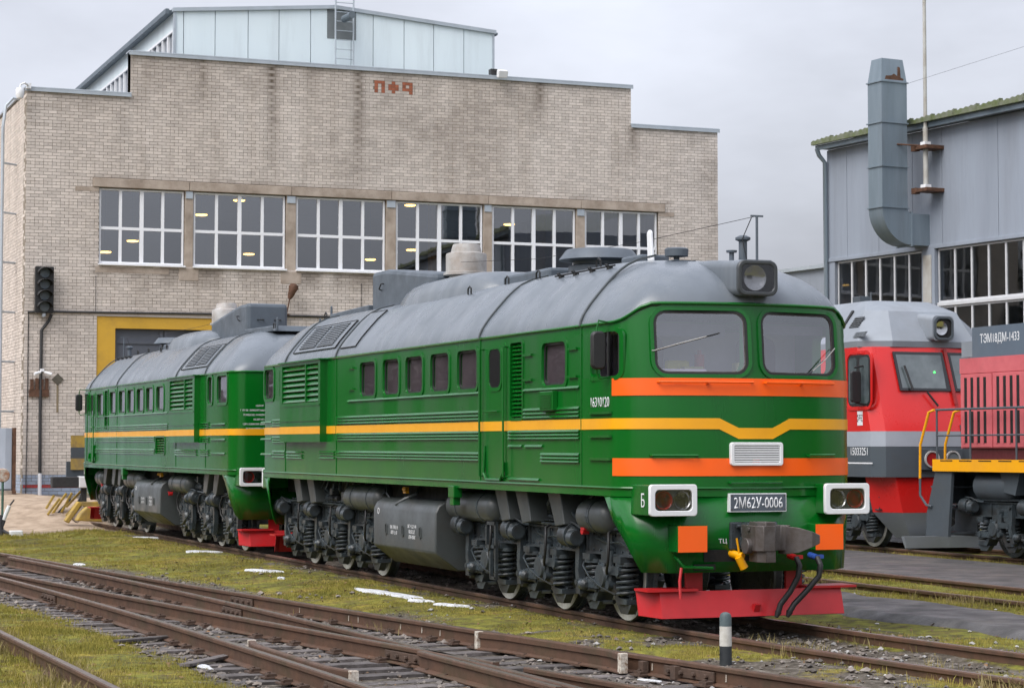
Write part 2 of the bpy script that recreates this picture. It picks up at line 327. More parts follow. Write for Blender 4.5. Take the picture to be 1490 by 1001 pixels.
# ground grid (fine near the tracks, coarse to the horizon)
def axis(a, b, h, lo, hi, k=16):
    t = np.linspace(0, 1, k+1)[1:]**3
    return np.concatenate([(a+(lo-a)*t)[::-1], np.arange(a, b+1e-6, h), b+(hi-b)*t])
gx = axis(-48, 9, .22, -420, 420); gy = axis(-11, 14, .16, -420, 420)
X, Y = np.meshgrid(gx, gy, indexing='ij'); Z = ground_z(X, Y); far = (np.abs(X) > 60) | (np.abs(Y) > 40); Z[far] = -.25
nx, ny = X.shape; idx = np.arange(nx*ny).reshape(nx, ny)
Fq = np.stack([idx[:-1, :-1], idx[1:, :-1], idx[1:, 1:], idx[:-1, 1:]], -1).reshape(-1, 4)
def ground_material():
    m = bpy.data.materials.new('ground_soil'); m.use_nodes = True; N, Lk = m.node_tree.nodes, m.node_tree.links; b = N['Principled BSDF']; b.inputs['Roughness'].default_value = .95; b.inputs['Specular IOR Level'].default_value = .2
    tcn = N.new('ShaderNodeTexCoord')
    def noise(s, d=7, r=.65):
        n = N.new('ShaderNodeTexNoise'); n.inputs['Scale'].default_value = s; n.inputs['Detail'].default_value = d; n.inputs['Roughness'].default_value = r; Lk.new(tcn.outputs['Object'], n.inputs['Vector']); return n
    def ramp(src, stops):
        r = N.new('ShaderNodeValToRGB'); e = r.color_ramp.elements
        while len(e) < len(stops): e.new(.5)
        for k, (p, c) in enumerate(stops): e[k].position = p; e[k].color = (*c, 1)
        Lk.new(src, r.inputs[0]); return r
    soil = ramp(noise(9).outputs[0], [(.3, (.035, .029, .022)), (.5, (.10, .085, .068)), (.62, (.18, .16, .135)), (.75, (.30, .28, .25))])
    turf = ramp(noise(5).outputs[0], [(.28, (.055, .045, .022)), (.42, (.12, .10, .04)), (.52, (.17, .165, .035)), (.64, (.25, .22, .05)), (.78, (.31, .25, .11))])
    turf2 = ramp(noise(.45, 4).outputs[0], [(.36, (.60, .58, .55)), (.5, (.95, 1.0, .85)), (.64, (1.35, 1.12, .95))])
    mt_ = N.new('ShaderNodeMix'); mt_.data_type = 'RGBA'; mt_.blend_type = 'MULTIPLY'; mt_.inputs[0].default_value = 1; Lk.new(turf.outputs[0], mt_.inputs[6]); Lk.new(turf2.outputs[0], mt_.inputs[7])
    at_ = N.new('ShaderNodeAttribute'); at_.attribute_name = 'turf'; sa = N.new('ShaderNodeAttribute'); sa.attribute_name = 'sand'
    n2 = noise(7, 6); ad = N.new('ShaderNodeMath'); ad.operation = 'ADD'; Lk.new(at_.outputs['Fac'], ad.inputs[0]); sb_ = N.new('ShaderNodeMath'); sb_.operation = 'SUBTRACT'; Lk.new(n2.outputs[0], sb_.inputs[0]); sb_.inputs[1].default_value = .5; Lk.new(sb_.outputs[0], ad.inputs[1])
    sm = N.new('ShaderNodeMapRange'); sm.inputs[1].default_value = .3; sm.inputs[2].default_value = .62; Lk.new(ad.outputs[0], sm.inputs[0])
    mx = N.new('ShaderNodeMix'); mx.data_type = 'RGBA'; Lk.new(sm.outputs[0], mx.inputs[0]); Lk.new(soil.outputs[0], mx.inputs[6]); Lk.new(mt_.outputs[2], mx.inputs[7])
    sand = ramp(noise(2.2).outputs[0], [(.3, (.23, .17, .12)), (.55, (.40, .31, .23)), (.75, (.48, .38, .30))])
    mx2 = N.new('ShaderNodeMix'); mx2.data_type = 'RGBA'; Lk.new(sa.outputs['Fac'], mx2.inputs[0]); Lk.new(mx.outputs[2], mx2.inputs[6]); Lk.new(sand.outputs[0], mx2.inputs[7]); Lk.new(mx2.outputs[2], b.inputs['Base Color'])
    n3 = noise(26, 6, .75); bp = N.new('ShaderNodeBump'); bp.inputs['Strength'].default_value = .8; bp.inputs['Distance'].default_value = .03; Lk.new(n3.outputs[0], bp.inputs['Height']); Lk.new(bp.outputs[0], b.inputs['Normal'])
    return m
G_M, S_M = grass_mask(X, Y)
ground = npmesh('ground', np.stack([X, Y, Z], -1).reshape(-1, 3), Fq, ground_material(), None, True); tag(ground, kind='structure')
for nm, arr in (('turf', G_M), ('sand', S_M)):
    a_ = ground.data.attributes.new(nm, 'FLOAT', 'POINT'); a_.data.foreach_set('value', arr.astype(np.float32).ravel())
# asphalt
ASPH = mat('asphalt', (0.085, 0.080, 0.080), 0.7, col2=(0.038, 0.036, 0.036), nscale=1.7, namt=1.0, bump=0.5, bscale=45, dirt=(0.15, 0.135, 0.11), dirt_amt=0.75, alpha_dirt_scale=1.1, rvar=0.22)
def pavement(name, x0, x1, ya, yb, z, wob):
    xs = np.arange(x0, x1, .35); yl_ = ya(xs)+wob*(fbm(xs, xs*0+1, .7, 31)-.5)*2+.25*wob*(fbm(xs, xs*0+5, 3.0, 33)-.5); yh = yb(xs)+wob*(fbm(xs, xs*0+9, .7, 37)-.5)*2+.25*wob*(fbm(xs, xs*0+7, 3.0, 39)-.5)
    k = 10; V = []
    for i in range(k+1):
        yy = yl_+(yh-yl_)*i/k; V.append(np.stack([xs, yy, z+.012*(fbm(xs, yy, .8, 41)-.5)+(-.09 if i in (0, k) else 0)], -1))
    V = np.array(V); n = len(xs); id_ = np.arange((k+1)*n).reshape(k+1, n)
    F = np.stack([id_[:-1, :-1], id_[:-1, 1:], id_[1:, 1:], id_[1:, :-1]], -1).reshape(-1, 4)
    tag(npmesh(name, V.reshape(-1, 3), F, ASPH, None, True), kind='structure')
pavement('pavement', -60, 12, lambda x: yT2(x)+GA+.28, lambda x: yT3(x)-GA-.38, -.045, .12)
pavement('pavement', -40, 6.5, lambda x: 2.75+0*x+.10*np.maximum(0, x+3), lambda x: yT2(x)-GA-.62, -.06, .40)
pavement('pavement', -60, 12, lambda x: yT3(x)+GA+.1, lambda x: yT3(x)+6.5, -.05, .05)
# ---- rails
RAILM = mat('rail_steel', (0.125, 0.068, 0.043), 0.62, metal=0.2, col2=(0.065, 0.038, 0.026), nscale=4, namt=0.9, bump=0.15, bscale=60, dirt=(0.075, 0.070, 0.03), dirt_amt=0.6, alpha_dirt_scale=2.0)
HEADM = mat('rail_head_worn', (0.27, 0.225, 0.20), 0.36, metal=0.65, col2=(0.12, 0.08, 0.06), nscale=3, namt=0.9)
SLEEP = mat('sleeper_wood', (0.13, 0.115, 0.112), 0.9, col2=(0.055, 0.046, 0.042), nscale=7, namt=0.95, bump=0.5, bscale=30, island=0.3)
PLATEM = mat('rusty_fastening', (0.085, 0.050, 0.034), 0.85, col2=(0.04, 0.027, 0.02), nscale=12, namt=0.9, bump=0.2)
WPAINT = mat('chipped_white', (0.60, 0.57, 0.50), 0.8, col2=(0.16, 0.09, 0.05), nscale=22, namt=1.0)
PROF = [(-.0365,-.012),(-.030,0),(.030,0),(.0365,-.012),(.0365,-.042),(.010,-.058),(.0085,-.155),(.075,-.170),(.075,-.180),(-.075,-.180),(-.075,-.170),(-.0085,-.155),(-.010,-.058),(-.0365,-.042)]
def sweep_rail(xs, ys, zs, name, parent, prof=PROF, mt=None):
    f = MB(); rings = []
    for i in range(len(xs)):
        a, b = max(i-1, 0), min(i+1, len(xs)-1); d = np.array([xs[b]-xs[a], ys[b]-ys[a]]); d /= np.hypot(*d); n = np.array([-d[1], d[0]])
        rings.append([(xs[i]+n[0]*u, ys[i]+n[1]*u, zs[i]+w) for u, w in prof])
    f.loft(rings); o = f.build(name, mt or RAILM, parent); o.data.materials.append(HEADM)
    k = len(prof)
    if mt is None:
        me = o.data
        for p in me.polygons:
            if p.normal.z > .75 and all(me.vertices[v].co.z > -.02+min(zs) for v in p.vertices): p.material_index = 1
    return o
SLM = {}
def sleepers(par, xs, yc, half, zfun, wl=1.0, ang=None):
    for x in xs:
        h = half(x) if callable(half) else half
        key = round(h, 1)
        if key not in SLM:
            f = MB(); f.box(-.12, .12, -key, key, -.15, 0); SLM[key] = f.mesh('sleeper', SLEEP)
        y = float(yc(x)); dy = float(yc(x+.2)-yc(x-.2))/.4
        o = inst(SLM[key], 'sleeper', par, (x+random.uniform(-.03, .03), y, float(zfun(x))-.180+random.uniform(-.022, .003)), (random.uniform(-.008, .008), 0, math.atan(dy)+random.uniform(-.02, .02)))
FAST = None
def fastenings(par, xs, yc, zfun):
    global FAST
    if FAST is None:
        f = MB(); f.box(-.10, .10, -.17, .17, -.184, -.168)
        for s in (-1, 1):
            f.box(-.06, .06, *sorted((s*.045, s*.13)), -.168, -.14); f.cyl((0, s*.105, -.15), (0, s*.105, -.125), .02, None, 6); f.cyl((.06, s*.145, -.17), (.06, s*.145, -.145), .02, None, 6)
        FAST = f.mesh('fastening', PLATEM)
    for x in xs:
        if random.random() < .35: continue
        y = float(yc(x)); dy = float(yc(x+.2)-yc(x-.2))/.4; inst(FAST, 'fastening', par, (x, y, float(zfun(x))), (0, 0, math.atan(dy)))
def simple_track(label, yc, x0, x1, zfun, slx=None, fast=None):
    t = thing('railway_track', label, 'track', (0, float(yc(0)), 0)); t.location = (0, 0, 0)
    xs = np.linspace(x0, x1, max(2, int((x1-x0)/1.0)+1))
    for s in (-1, 1): sweep_rail(xs, yc(xs)+s*GA, zfun(xs), 'rail', t)
    if slx is not None: sleepers(t, slx, yc, 1.35, zfun)
    if fast is not None:
        for s in (-1, 1): fastenings(t, fast, lambda x, s=s: yc(x)+s*GA, zfun)
    return t
z0f = lambda x: np.zeros_like(np.asarray(x, float))
simple_track('main track of rusty rails under the green locomotive', yM, -37, 12, rail_z, np.arange(-6, 9, .55), np.arange(-1, 6, .55))
simple_track('narrowing pair of rails set in weeds and asphalt to the right of the green locomotive', yT2, -50, 10, z0f)
simple_track('far track carrying the two red locomotives', yT3, -50, 12, z0f, np.arange(-22, 0, .6))
tc_ = thing('railway_track', 'nearest rusty rail crossing the lower left corner in the grass', 'track', (0, 0, 0))
xs = np.linspace(-30, 10, 41); sweep_rail(xs, yC(xs)+GA, z0f(xs), 'rail', tc_); sweep_rail(xs, yC(xs)-GA, z0f(xs), 'rail', tc_)
# turnout
tn = thing('railway_turnout', 'rusty railway turnout with frog, check rails and timber sleepers in the foreground', 'turnout', (0, 0, 0))
xs = np.linspace(-45, 10, 80); y1 = np.where(xs < -21, yA(-21.)+(xs+21)*.17, yA(xs)); sweep_rail(xs, y1+GA, z0f(xs), 'stock_rail', tn)
y4 = np.where(xs < -21, yA(-21.)+(xs+21)*.17-.03, yB(xs)); sweep_rail(xs, y4-GA, z0f(xs), 'stock_rail', tn)
xs = np.linspace(-20, 10, 50); yy = np.minimum(yB(xs)+GA, yA(xs)+GA-.085); sweep_rail(xs, yy, z0f(xs), 'closure_rail', tn)
XE = 1.50
xs = np.linspace(-17, XE, 40); yy = np.maximum(yA(xs)-GA, yB(xs)-GA+.085); sweep_rail(xs, yy, z0f(xs), 'closure_rail', tn)
xs = np.linspace(2.0, 10, 14); sweep_rail(xs, yA(xs)-GA+.03, z0f(xs), 'frog_rail', tn)
xf = np.linspace(.2, 3.6, 14); sweep_rail(xf, yB(xf)+GA-.125, z0f(xf), 'wing_rail', tn)
# check rails with white flared ends
def check(x0, x1, yc, side):
    xs = np.linspace(x0, x1, 18); fl = .10*np.clip((np.abs(xs-(x0+x1)/2)/((x1-x0)/2)-.72)/.28, 0, 1)
    prof = [(-.03,.012),(.03,.012),(.035,0),(.035,-.05),(.012,-.06),(.012,-.15),(.05,-.165),(.05,-.178),(-.05,-.178),(-.05,-.165),(-.012,-.15),(-.012,-.06),(-.035,-.05),(-.035,0)]
    sweep_rail(xs, yc(xs)+side*(.115+fl), z0f(xs)+.006, 'check_rail', tn, prof, RAILM)
    for k in (0, -1):
        x = xs[k]; y = float(yc(x))+side*(.115+fl[k]); f = MB(); f.box(x-.035, x+.035, y-.04, y+.04, -.17, .0215); f.build('white_end', WPAINT, tn, bevel=.006)
check(-1.45, 1.35, lambda x: yA(x)+GA, -1); check(-1.35, 1.95, lambda x: yB(x)-GA, 1)
mid = lambda x: (yA(x)+yB(x))/2
sl = np.arange(-24, 9, .53)
sleepers(tn, sl, mid, lambda x: 1.4+abs(float(yA(x)-yB(x)))/2, z0f)
for fn in (lambda x: yA(x)+GA, lambda x: yB(x)-GA): fastenings(tn, sl[6:], fn, z0f)
fastenings(tn, sl[14:], lambda x: np.minimum(yB(x)+GA, yA(x)+GA-.085), z0f); fastenings(tn, [x for x in sl[20:] if x < 1.4], lambda x: np.maximum(yA(x)-GA, yB(x)-GA+.085), z0f)
def fishplate(x, yc, L=.8):
    y = float(yc(x)); dy = float(yc(x+.2)-yc(x-.2))/.4
    for s in (-1, 1):
        f = MB(); f.box(-L/2, L/2, *sorted((s*.012, s*.04)), -.15, -.06)
        for k in range(4):
            u = -L/2+.1+k*(L-.2)/3; f.cyl((u, s*.04, -.105), (u, s*.075, -.105), .024, None, 6)
        o = f.build('fishplate', PLATEM, tn, bevel=.006); o.location = (x, y, 0); o.rotation_euler = (0, 0, math.atan(dy))
for x, fn in ((2.15, lambda x: yA(x)+GA), (2.6, lambda x: yB(x)+GA), (-8.6, lambda x: yA(x)+GA), (-6.8, lambda x: yB(x)+GA), (-10.2, lambda x: yB(x)-GA), (-.3, lambda x: np.maximum(yA(x)-GA, yB(x)-GA+.085)), (2.3, lambda x: yB(x)-GA)): fishplate(x, fn)
# chairs / braces of the check rail, paint ticks on the web
for k in range(7):
    x = -1.2+k*.53
    for fn, s in ((lambda x: yB(x)-GA, 1), (lambda x: yA(x)+GA, -1)):
        f = MB(); y = float(fn(x)); f.box(x-.05, x+.05, *sorted((y+s*.03, y+s*.09)), -.17, -.05); f.build('chair', PLATEM, tn)
for px in ((475, 885), (555, 899), (583, 910), (614, 915), (648, 919), (740, 934), (783, 940), (913, 960), (977, 967), (1077, 984), (667, 893)):
    c = at(px, 'Z', -.09); f = MB(); yy = float(yA(c[0]))+GA-.0115; f.prism([(c[0]-.012, -.135), (c[0]+.014, -.13), (c[0]+.018, -.07), (c[0]-.004, -.066)], yy-.003, yy-.0005, 'y'); f.build('paint_tick', WPAINT, tn)
# ---- unseen wood, added left and behind to darken reflections in paint and glass
WOOD = mat('added_wood', (0.055, 0.05, 0.035), 0.95, col2=(0.03, 0.032, 0.022), nscale=.3, namt=.9)
tv = []
for k in range(230):
    if k < 150: bx_, by_, hh = rng.uniform(-230, 40), rng.uniform(-75, -55), rng.uniform(11, 17)
    else: bx_, by_, hh = rng.uniform(58, 75), rng.uniform(46, 120), rng.uniform(11, 17)
    nn = 150 if k < 150 else 1800; sg_ = .75 if k < 150 else .26; u = rng.normal(0, 1, (nn, 3)); u /= np.linalg.norm(u, axis=1)[:, None]; u *= rng.uniform(.5, 1, (nn, 1)); c = np.array([bx_, by_, hh*.52])+u*np.array([hh*.30, hh*.30, hh*.52])
    c[:, 2] = np.maximum(c[:, 2], .2); tv.append((c[:, None, :]+rng.normal(0, sg_, (nn, 3, 3))).reshape(-1, 3))
tv = np.concatenate(tv); far = npmesh('added_reflection_wood', tv, np.arange(len(tv)).reshape(-1, 3), WOOD); tag(far, 'dark leafless wood added out of view for its reflections in paint and glass', 'wood', None, 'stuff')
# ---- ballast stones and grass blades (uncountable)
STONE = mat('ballast_stone', (0.165, 0.145, 0.13), 0.9, col2=(0.09, 0.072, 0.058), nscale=5, namt=0.8, island=0.55)
def scatter_stones(name, x, y, r, mt, lift=.3):
    n = len(x); oct_ = np.array([(1, 0, 0), (-1, 0, 0), (0, 1, 0), (0, -1, 0), (0, 0, 1), (0, 0, -.6), (.6, .6, .45), (-.6, .55, .4), (.55, -.6, .5), (-.6, -.6, .35)])
    fc = np.array([(4, 6, 7), (4, 8, 6), (4, 9, 8), (4, 7, 9), (0, 6, 8), (2, 7, 6), (1, 9, 7), (3, 8, 9), (0, 5, 2), (2, 5, 1), (1, 5, 3), (3, 5, 0), (6, 0, 2), (7, 2, 1), (9, 1, 3), (8, 3, 0)])
    sc = r[:, None, None]*rng.uniform(.65, 1.3, (n, 1, 3))*np.array([1, 1, .7]); v = oct_[None]*sc*rng.uniform(.75, 1.2, (n, 10, 1)); a = rng.uniform(0, 6.28, n); c, s = np.cos(a), np.sin(a)
    vx = v[:, :, 0]*c[:, None]-v[:, :, 1]*s[:, None]; vy = v[:, :, 0]*s[:, None]+v[:, :, 1]*c[:, None]; z = ground_z(x, y)
    V = np.stack([vx+x[:, None], vy+y[:, None], v[:, :, 2]+(z+r*lift)[:, None]], -1).reshape(-1, 3)
    F = (fc[None]+10*np.arange(n)[:, None, None]).reshape(-1, 3)
    return tag(npmesh(name, V, F, mt), None, None, None, 'stuff')
n = 62000; x = rng.uniform(-16, 6.5, n); y = rng.uniform(-7.2, 1.6, n)
g_, s_ = grass_mask(x, y); d = dist_track(x, y); m = np.abs(y-yM(x))
pk = (rng.random(n) < np.where(d < 1.5, .55*(1-g_)*np.clip(.2+2.4*(fbm(x, y, 1.3, 61)-.3), .1, 1), .22*(1-g_)**2)); x, y = x[pk], y[pk]; r = rng.gamma(2.2, .0085, len(x)).clip(.006, .05)
tag(scatter_stones('ballast', x, y, r, STONE), 'loose grey-brown ballast stones between and beside the rails', 'ballast')
n = 2600; x = rng.uniform(-8, 6.5, n); y = rng.uniform(-3, 5.2, n); g_, s_ = grass_mask(x, y); pk = rng.random(n) < .5*(1-g_); x, y = x[pk], y[pk]
tag(scatter_stones('pale_gravel', x, y, rng.gamma(3, .006, len(x)).clip(.006, .04), mat('pale_stone', (.34, .33, .32), .9, nscale=4, island=.4)), 'pale scattered gravel around the main track', 'gravel')
def blades(name, x, y, h, w, mt, lean=.5):
    n = len(x); z = ground_z(x, y)-.005; a = rng.uniform(0, 6.28, n); b = rng.uniform(0, 6.28, n); l = h*lean*rng.random(n)
    V = np.empty((n, 5, 3)); cx, cy = np.cos(a)*w/2, np.sin(a)*w/2; lx, ly = np.cos(b)*l, np.sin(b)*l
    V[:, 0] = np.stack([x-cx, y-cy, z], -1); V[:, 1] = np.stack([x+cx, y+cy, z], -1); V[:, 2] = np.stack([x+cx*.7+lx*.4, y+cy*.7+ly*.4, z+h*.6], -1); V[:, 3] = np.stack([x-cx*.7+lx*.4, y-cy*.7+ly*.4, z+h*.6], -1); V[:, 4] = np.stack([x+lx, y+ly, z+h], -1)
    k = 5*np.arange(n)[:, None]; F = np.concatenate([np.array([[0, 1, 2]])+k, np.array([[0, 2, 3]])+k, np.array([[3, 2, 4]])+k]); return npmesh(name, V.reshape(-1, 3), F, mt)
def grass_mat(name, c1, c2, c3):
    m = bpy.data.materials.new(name); m.use_nodes = True; N, Lk = m.node_tree.nodes, m.node_tree.links; b = N['Principled BSDF']; b.inputs['Roughness'].default_value = .8; b.inputs['Specular IOR Level'].default_value = .25
    g = N.new('ShaderNodeNewGeometry'); r = N.new('ShaderNodeValToRGB'); e = r.color_ramp.elements; e[0].color = (*c1, 1); e[1].color = (*c3, 1); e.new(.5).color = (*c2, 1); tcn = N.new('ShaderNodeTexCoord'); n = N.new('ShaderNodeTexNoise'); n.inputs['Scale'].default_value = 1.5; n.inputs['Detail'].default_value = 6; Lk.new(tcn.outputs['Object'], n.inputs['Vector'])
    mx = N.new('ShaderNodeMix'); mx.data_type = 'FLOAT'; mx.inputs[0].default_value = .62; Lk.new(g.outputs['Random Per Island'], mx.inputs[2])
    mr_ = N.new('ShaderNodeMapRange'); mr_.inputs[1].default_value = .3; mr_.inputs[2].default_value = .7; Lk.new(n.outputs[0], mr_.inputs[0]); Lk.new(mr_.outputs[0], mx.inputs[3]); Lk.new(mx.outputs[0], r.inputs[0]); Lk.new(r.outputs[0], b.inputs['Base Color'])
    return m
GRM = grass_mat('turf_blades', (.095, .10, .018), (.24, .21, .04), (.37, .28, .10))
def grass_zone(n, x0, x1, y0, y1, hs, ws, thr=.45):
    x = rng.uniform(x0, x1, n); y = rng.uniform(y0, y1, n); g_, s_ = grass_mask(x, y); cl = fbm(x, y, 1.6, 51)
    ok = (rng.random(n) < np.clip((g_-thr+.25)*1.6, 0, 1)*(s_ < .5)*np.clip(.12+(cl-.36)*3.4, .04, 1)) & (np.abs(np.abs(y-yM(x))-GA) > .06) & (dist_track(x, y) > .9)
    ok &= ~((np.abs(y-yM(x)) < .85) & (x < -.5))
    x, y, cl = x[ok], y[ok], cl[ok]; h = rng.gamma(4, hs/4, len(x))*(.6+cl*.9); return x, y, np.clip(h, .008, .13), np.full(len(x), ws)*rng.uniform(.6, 1.3, len(x))
zones = [(300000, -22, 3, -9.3, -6.0, .026, .007), (170000, -12, 5, -4.0, -.9, .013, .007), (190000, -34, -8, -6.2, -.9, .020, .010), (120000, -1, 9, -2.2, 4.4, .026, .008), (70000, -14, 6, 4.4, 7.2, .03, .010), (60000, -46, -30, -5, 2, .05, .014), (30000, -20, 2, 10.6, 11.6, .03, .010)]
Z_ = [np.concatenate(q_) for q_ in zip(*[grass_zone(*z_) for z_ in zones])]
inside = (Z_[1] > 3.1) & (Z_[1] < 4.5) & (Z_[0] < 6)
Z_ = [q_[~inside] for q_ in Z_]
tag(blades('grass', *Z_, GRM), 'short yellow-green winter turf between the tracks', 'grass', None, 'stuff')
# taller weeds along the rails
n = 2600; x = rng.uniform(-9, 6, n); side = rng.integers(0, 7, n); base = np.choose(side, [yM(x)-GA-.1, yM(x)+GA+.12, yM(x)-.2, yA(x)+GA+.16, yC(x)+GA-.2, yT2(x)-GA-.15, yC(x)+GA+.15]); y = base+rng.normal(0, .10, n)
cl = fbm(x, y, 1.1, 77); ok = (cl > .50) & ~((side < 3) & (x < -.6)); x, y = x[ok], y[ok]
x = np.repeat(x, 7)+rng.normal(0, .05, len(x)*7); y = np.repeat(y, 7)+rng.normal(0, .05, len(y)*7)
tag(blades('weeds', x, y, rng.uniform(.05, .17, len(x)), rng.uniform(.005, .011, len(x)), grass_mat('weed_blades', (.12, .11, .03), (.22, .18, .07), (.32, .26, .13)), .8), 'straggly dry weeds along the rails', 'weeds', None, 'stuff')
# fallen leaves and scraps
n = 5200; x = rng.uniform(-30, 6, n); y = rng.uniform(-9, 5, n); ok = (np.abs(np.abs(y-yM(x))-GA) > .08) & ~((np.abs(y-yM(x)) < 1.0) & (x < -1)); x, y = x[ok], y[ok]; n = len(x)
z = ground_z(x, y)+.012; a = rng.uniform(0, 6.28, n); L = rng.uniform(.012, .035, n); tz = rng.normal(0, .008, (n, 4))
V = np.stack([np.stack([x+L*np.cos(a+k*PI/2)*(1 if k % 2 else .6), y+L*np.sin(a+k*PI/2)*(1 if k % 2 else .6), z+tz[:, k]], -1) for k in range(4)], 1).reshape(-1, 3)
tag(npmesh('fallen_leaves', V, np.arange(4*n).reshape(-1, 4), mat('dead_leaf', (.17, .095, .045), .85, col2=(.09, .055, .03), nscale=3, island=.6)), 'scattered brown fallen leaves and scraps on the turf and ballast', 'leaves', None, 'stuff')
# ------------------------------------------------------------------ brick engine shed
BRICK = mat('cream_brick', (0.60, 0.54, 0.49), 0.85, col2=(0.52, 0.46, 0.41), nscale=0.5, namt=0.8, island=0.13, bump=0.05, bscale=60, dirt=(0.27, 0.215, 0.165), dirt_amt=0.6, streak=True, alpha_dirt_scale=0.8, stain=(0.115, 0.085, 0.06))
MORTAR = mat('mortar', (0.24, 0.205, 0.16), 0.95, nscale=3, bump=0.4, bscale=50, streak=True, dirt=(0.10, 0.085, 0.065), dirt_amt=0.6)
REDBRICK = mat('red_brick', (0.33, 0.11, 0.06), 0.85, nscale=8, island=0.2)
BLUEBRICK = mat('plinth_paint', (0.33, 0.39, 0.49), 0.75, col2=(0.25, 0.29, 0.36), nscale=2, island=0.12, dirt=(0.25, 0.22, 0.2), dirt_amt=0.5)
REDLINE = mat('plinth_red_line', (0.40, 0.05, 0.05), 0.7, nscale=4)
CONC = mat('weathered_concrete', (0.43, 0.36, 0.30), 0.9, col2=(0.27, 0.215, 0.17), nscale=1.6, namt=0.9, bump=0.3, bscale=25, dirt=(0.10, 0.08, 0.06), dirt_amt=0.6)
CAPM = mat('zinc_capping', (0.42, 0.47, 0.52), 0.5, metal=0.2, nscale=1.5, namt=0.6)
PVC = mat('white_pvc', (0.80, 0.81, 0.84), 0.4, nscale=2, namt=0.15)
GL_BLD = glass('shed_glass', (0.60, 0.62, 0.66), 2.75, 0.015)
INT = mat('shed_interior', (0.20, 0.19, 0.18), 0.9, col2=(0.12, 0.115, 0.11), nscale=0.3)
GATEY = mat('gate_yellow', (0.62, 0.36, 0.035), 0.55, nscale=0.8, namt=0.5, dirt=(0.3, 0.19, 0.05), dirt_amt=0.5)
GATEG = mat('gate_grey', (0.085, 0.095, 0.12), 0.6, nscale=1.0)
PANELB = mat('pale_blue_panel', (0.70, 0.79, 0.83), 0.5, col2=(0.62, 0.71, 0.76), nscale=0.5, namt=0.6, streak=True, dirt=(0.36, 0.40, 0.42), dirt_amt=0.35)
DKTRIM = mat('dark_trim', (0.12, 0.15, 0.18), 0.6)
CABLE = mat('dark_cable', (0.03, 0.03, 0.032), 0.6)
SOOT = mat('sooty_panel', (0.16, 0.18, 0.19), 0.8, nscale=2)
WX = -46.0
shed = thing('engine_shed', 'large cream brick engine shed with stepped parapet and band of windows', 'building', (WX, 10.8, 0.3))
SO = np.array([WX, 10.8, 0.3])
def sb(name, mt, x0, x1, y0, y1, z0, z1, par=None, bevel=0, label=None):
    f = MB(); f.box(x0-SO[0], x1-SO[0], y0-SO[1], y1-SO[1], z0-SO[2], z1-SO[2]); return f.build(name, mt, par or shed, bevel=bevel, label=label)
YL, YR, YU0, YU1, ZW, ZU = -1.066, 22.638, 2.13, 19.33, 13.04, 14.37
wpx = [(145,268),(282.5,415.5),(432,561),(577.5,703),(717.5,838),(852.5,957)]
WZ0, WZ1 = 7.74, 10.07
wins = []
for a, b in wpx:
    p, q_ = at((a, 330), 'X', WX), at((b, 330), 'X', WX); wins.append((p[1], q_[1]))
GATE = (1.15, 5.45, 0.0, 6.08)
# openings: window strip (incl. piers and lintel) and the gate
STRIP = (wins[0][0]-.02, wins[-1][1]+.02, WZ0-.06, WZ1+.02)
def solid(z):
    """solid y-intervals of the facade at height z"""
    iv = [(YL, YR)] if z < ZW else [(YU0, YU1)]
    def sub(iv, a, b):
        out = []
        for u, v in iv:
            if b <= u or a >= v: out.append((u, v)); continue
            if a > u: out.append((u, a))
            if b < v: out.append((b, v))
        return out
    if STRIP[2] <= z <= STRIP[3]: iv = sub(iv, STRIP[0], STRIP[1])
    if WZ1+.02 < z < WZ1+.33: iv = sub(iv, 0.98, 20.62)
    if GATE[2] <= z <= GATE[3]: iv = sub(iv, GATE[0], GATE[1])
    return iv
CH = 0.1; J = 0.012
bricks = []   # (y0,y1,z0,z1)
nrow = int(ZU/CH)
for r in range(0, nrow):
    z0 = r*CH; zc = z0+.045
    hd = (r % 6 == 5); L = 0.131 if hd else 0.262; off = (r % 2)*.131 + (r % 6)*.0
    for u, v in solid(zc):
        y = u - ((u-off) % L)
        while y < v:
            a, b = max(y, u), min(y+L-J, v)
            if b-a > .03: bricks.append((a, b, z0, z0+CH-J))
            y += L
bricks = np.array(bricks)
def in_marks(b):
    """red brick ornament under the parapet: a gate shape, a cross and a frame, three courses high"""
    yc, zc = (b[0]+b[1])/2, (b[2]+b[3])/2
    return False
# red ornament from its own small bricks
orn = []
oy = at((545, 110), 'X', WX); k_ = (at((601, 118), 'X', WX)[1]-oy[1])/56.0; zt = oy[2]+.02
def oc(px): return oy[1]+(px-545)*k_
for c0, rows in ((545.2, ('111', '101', '101', '101')), (565.2, ('010', '111', '111', '010')), (585.6, ('111', '101', '111', '001'))):
    for i, row in enumerate(rows):
        for j, ch in enumerate(row):
            if ch == '1':
                y0 = oc(c0)+j*.118; orn.append((y0, y0+.112, 13.945-.1*i-.0, 13.945-.1*i+.088))
zlist = sorted(set(round(float(b[2]), 3) for b in bricks))
orn = [(a, b, min(zlist, key=lambda q: abs(q-c)), min(zlist, key=lambda q: abs(q-c))+.088) for a, b, c, d in orn]
keep = np.ones(len(bricks), bool)
for a, b, c, d in orn:
    hitm = (abs(bricks[:, 2]-c) < .01) & (bricks[:, 0] < b+.02) & (bricks[:, 1] > a-.02); keep &= ~hitm
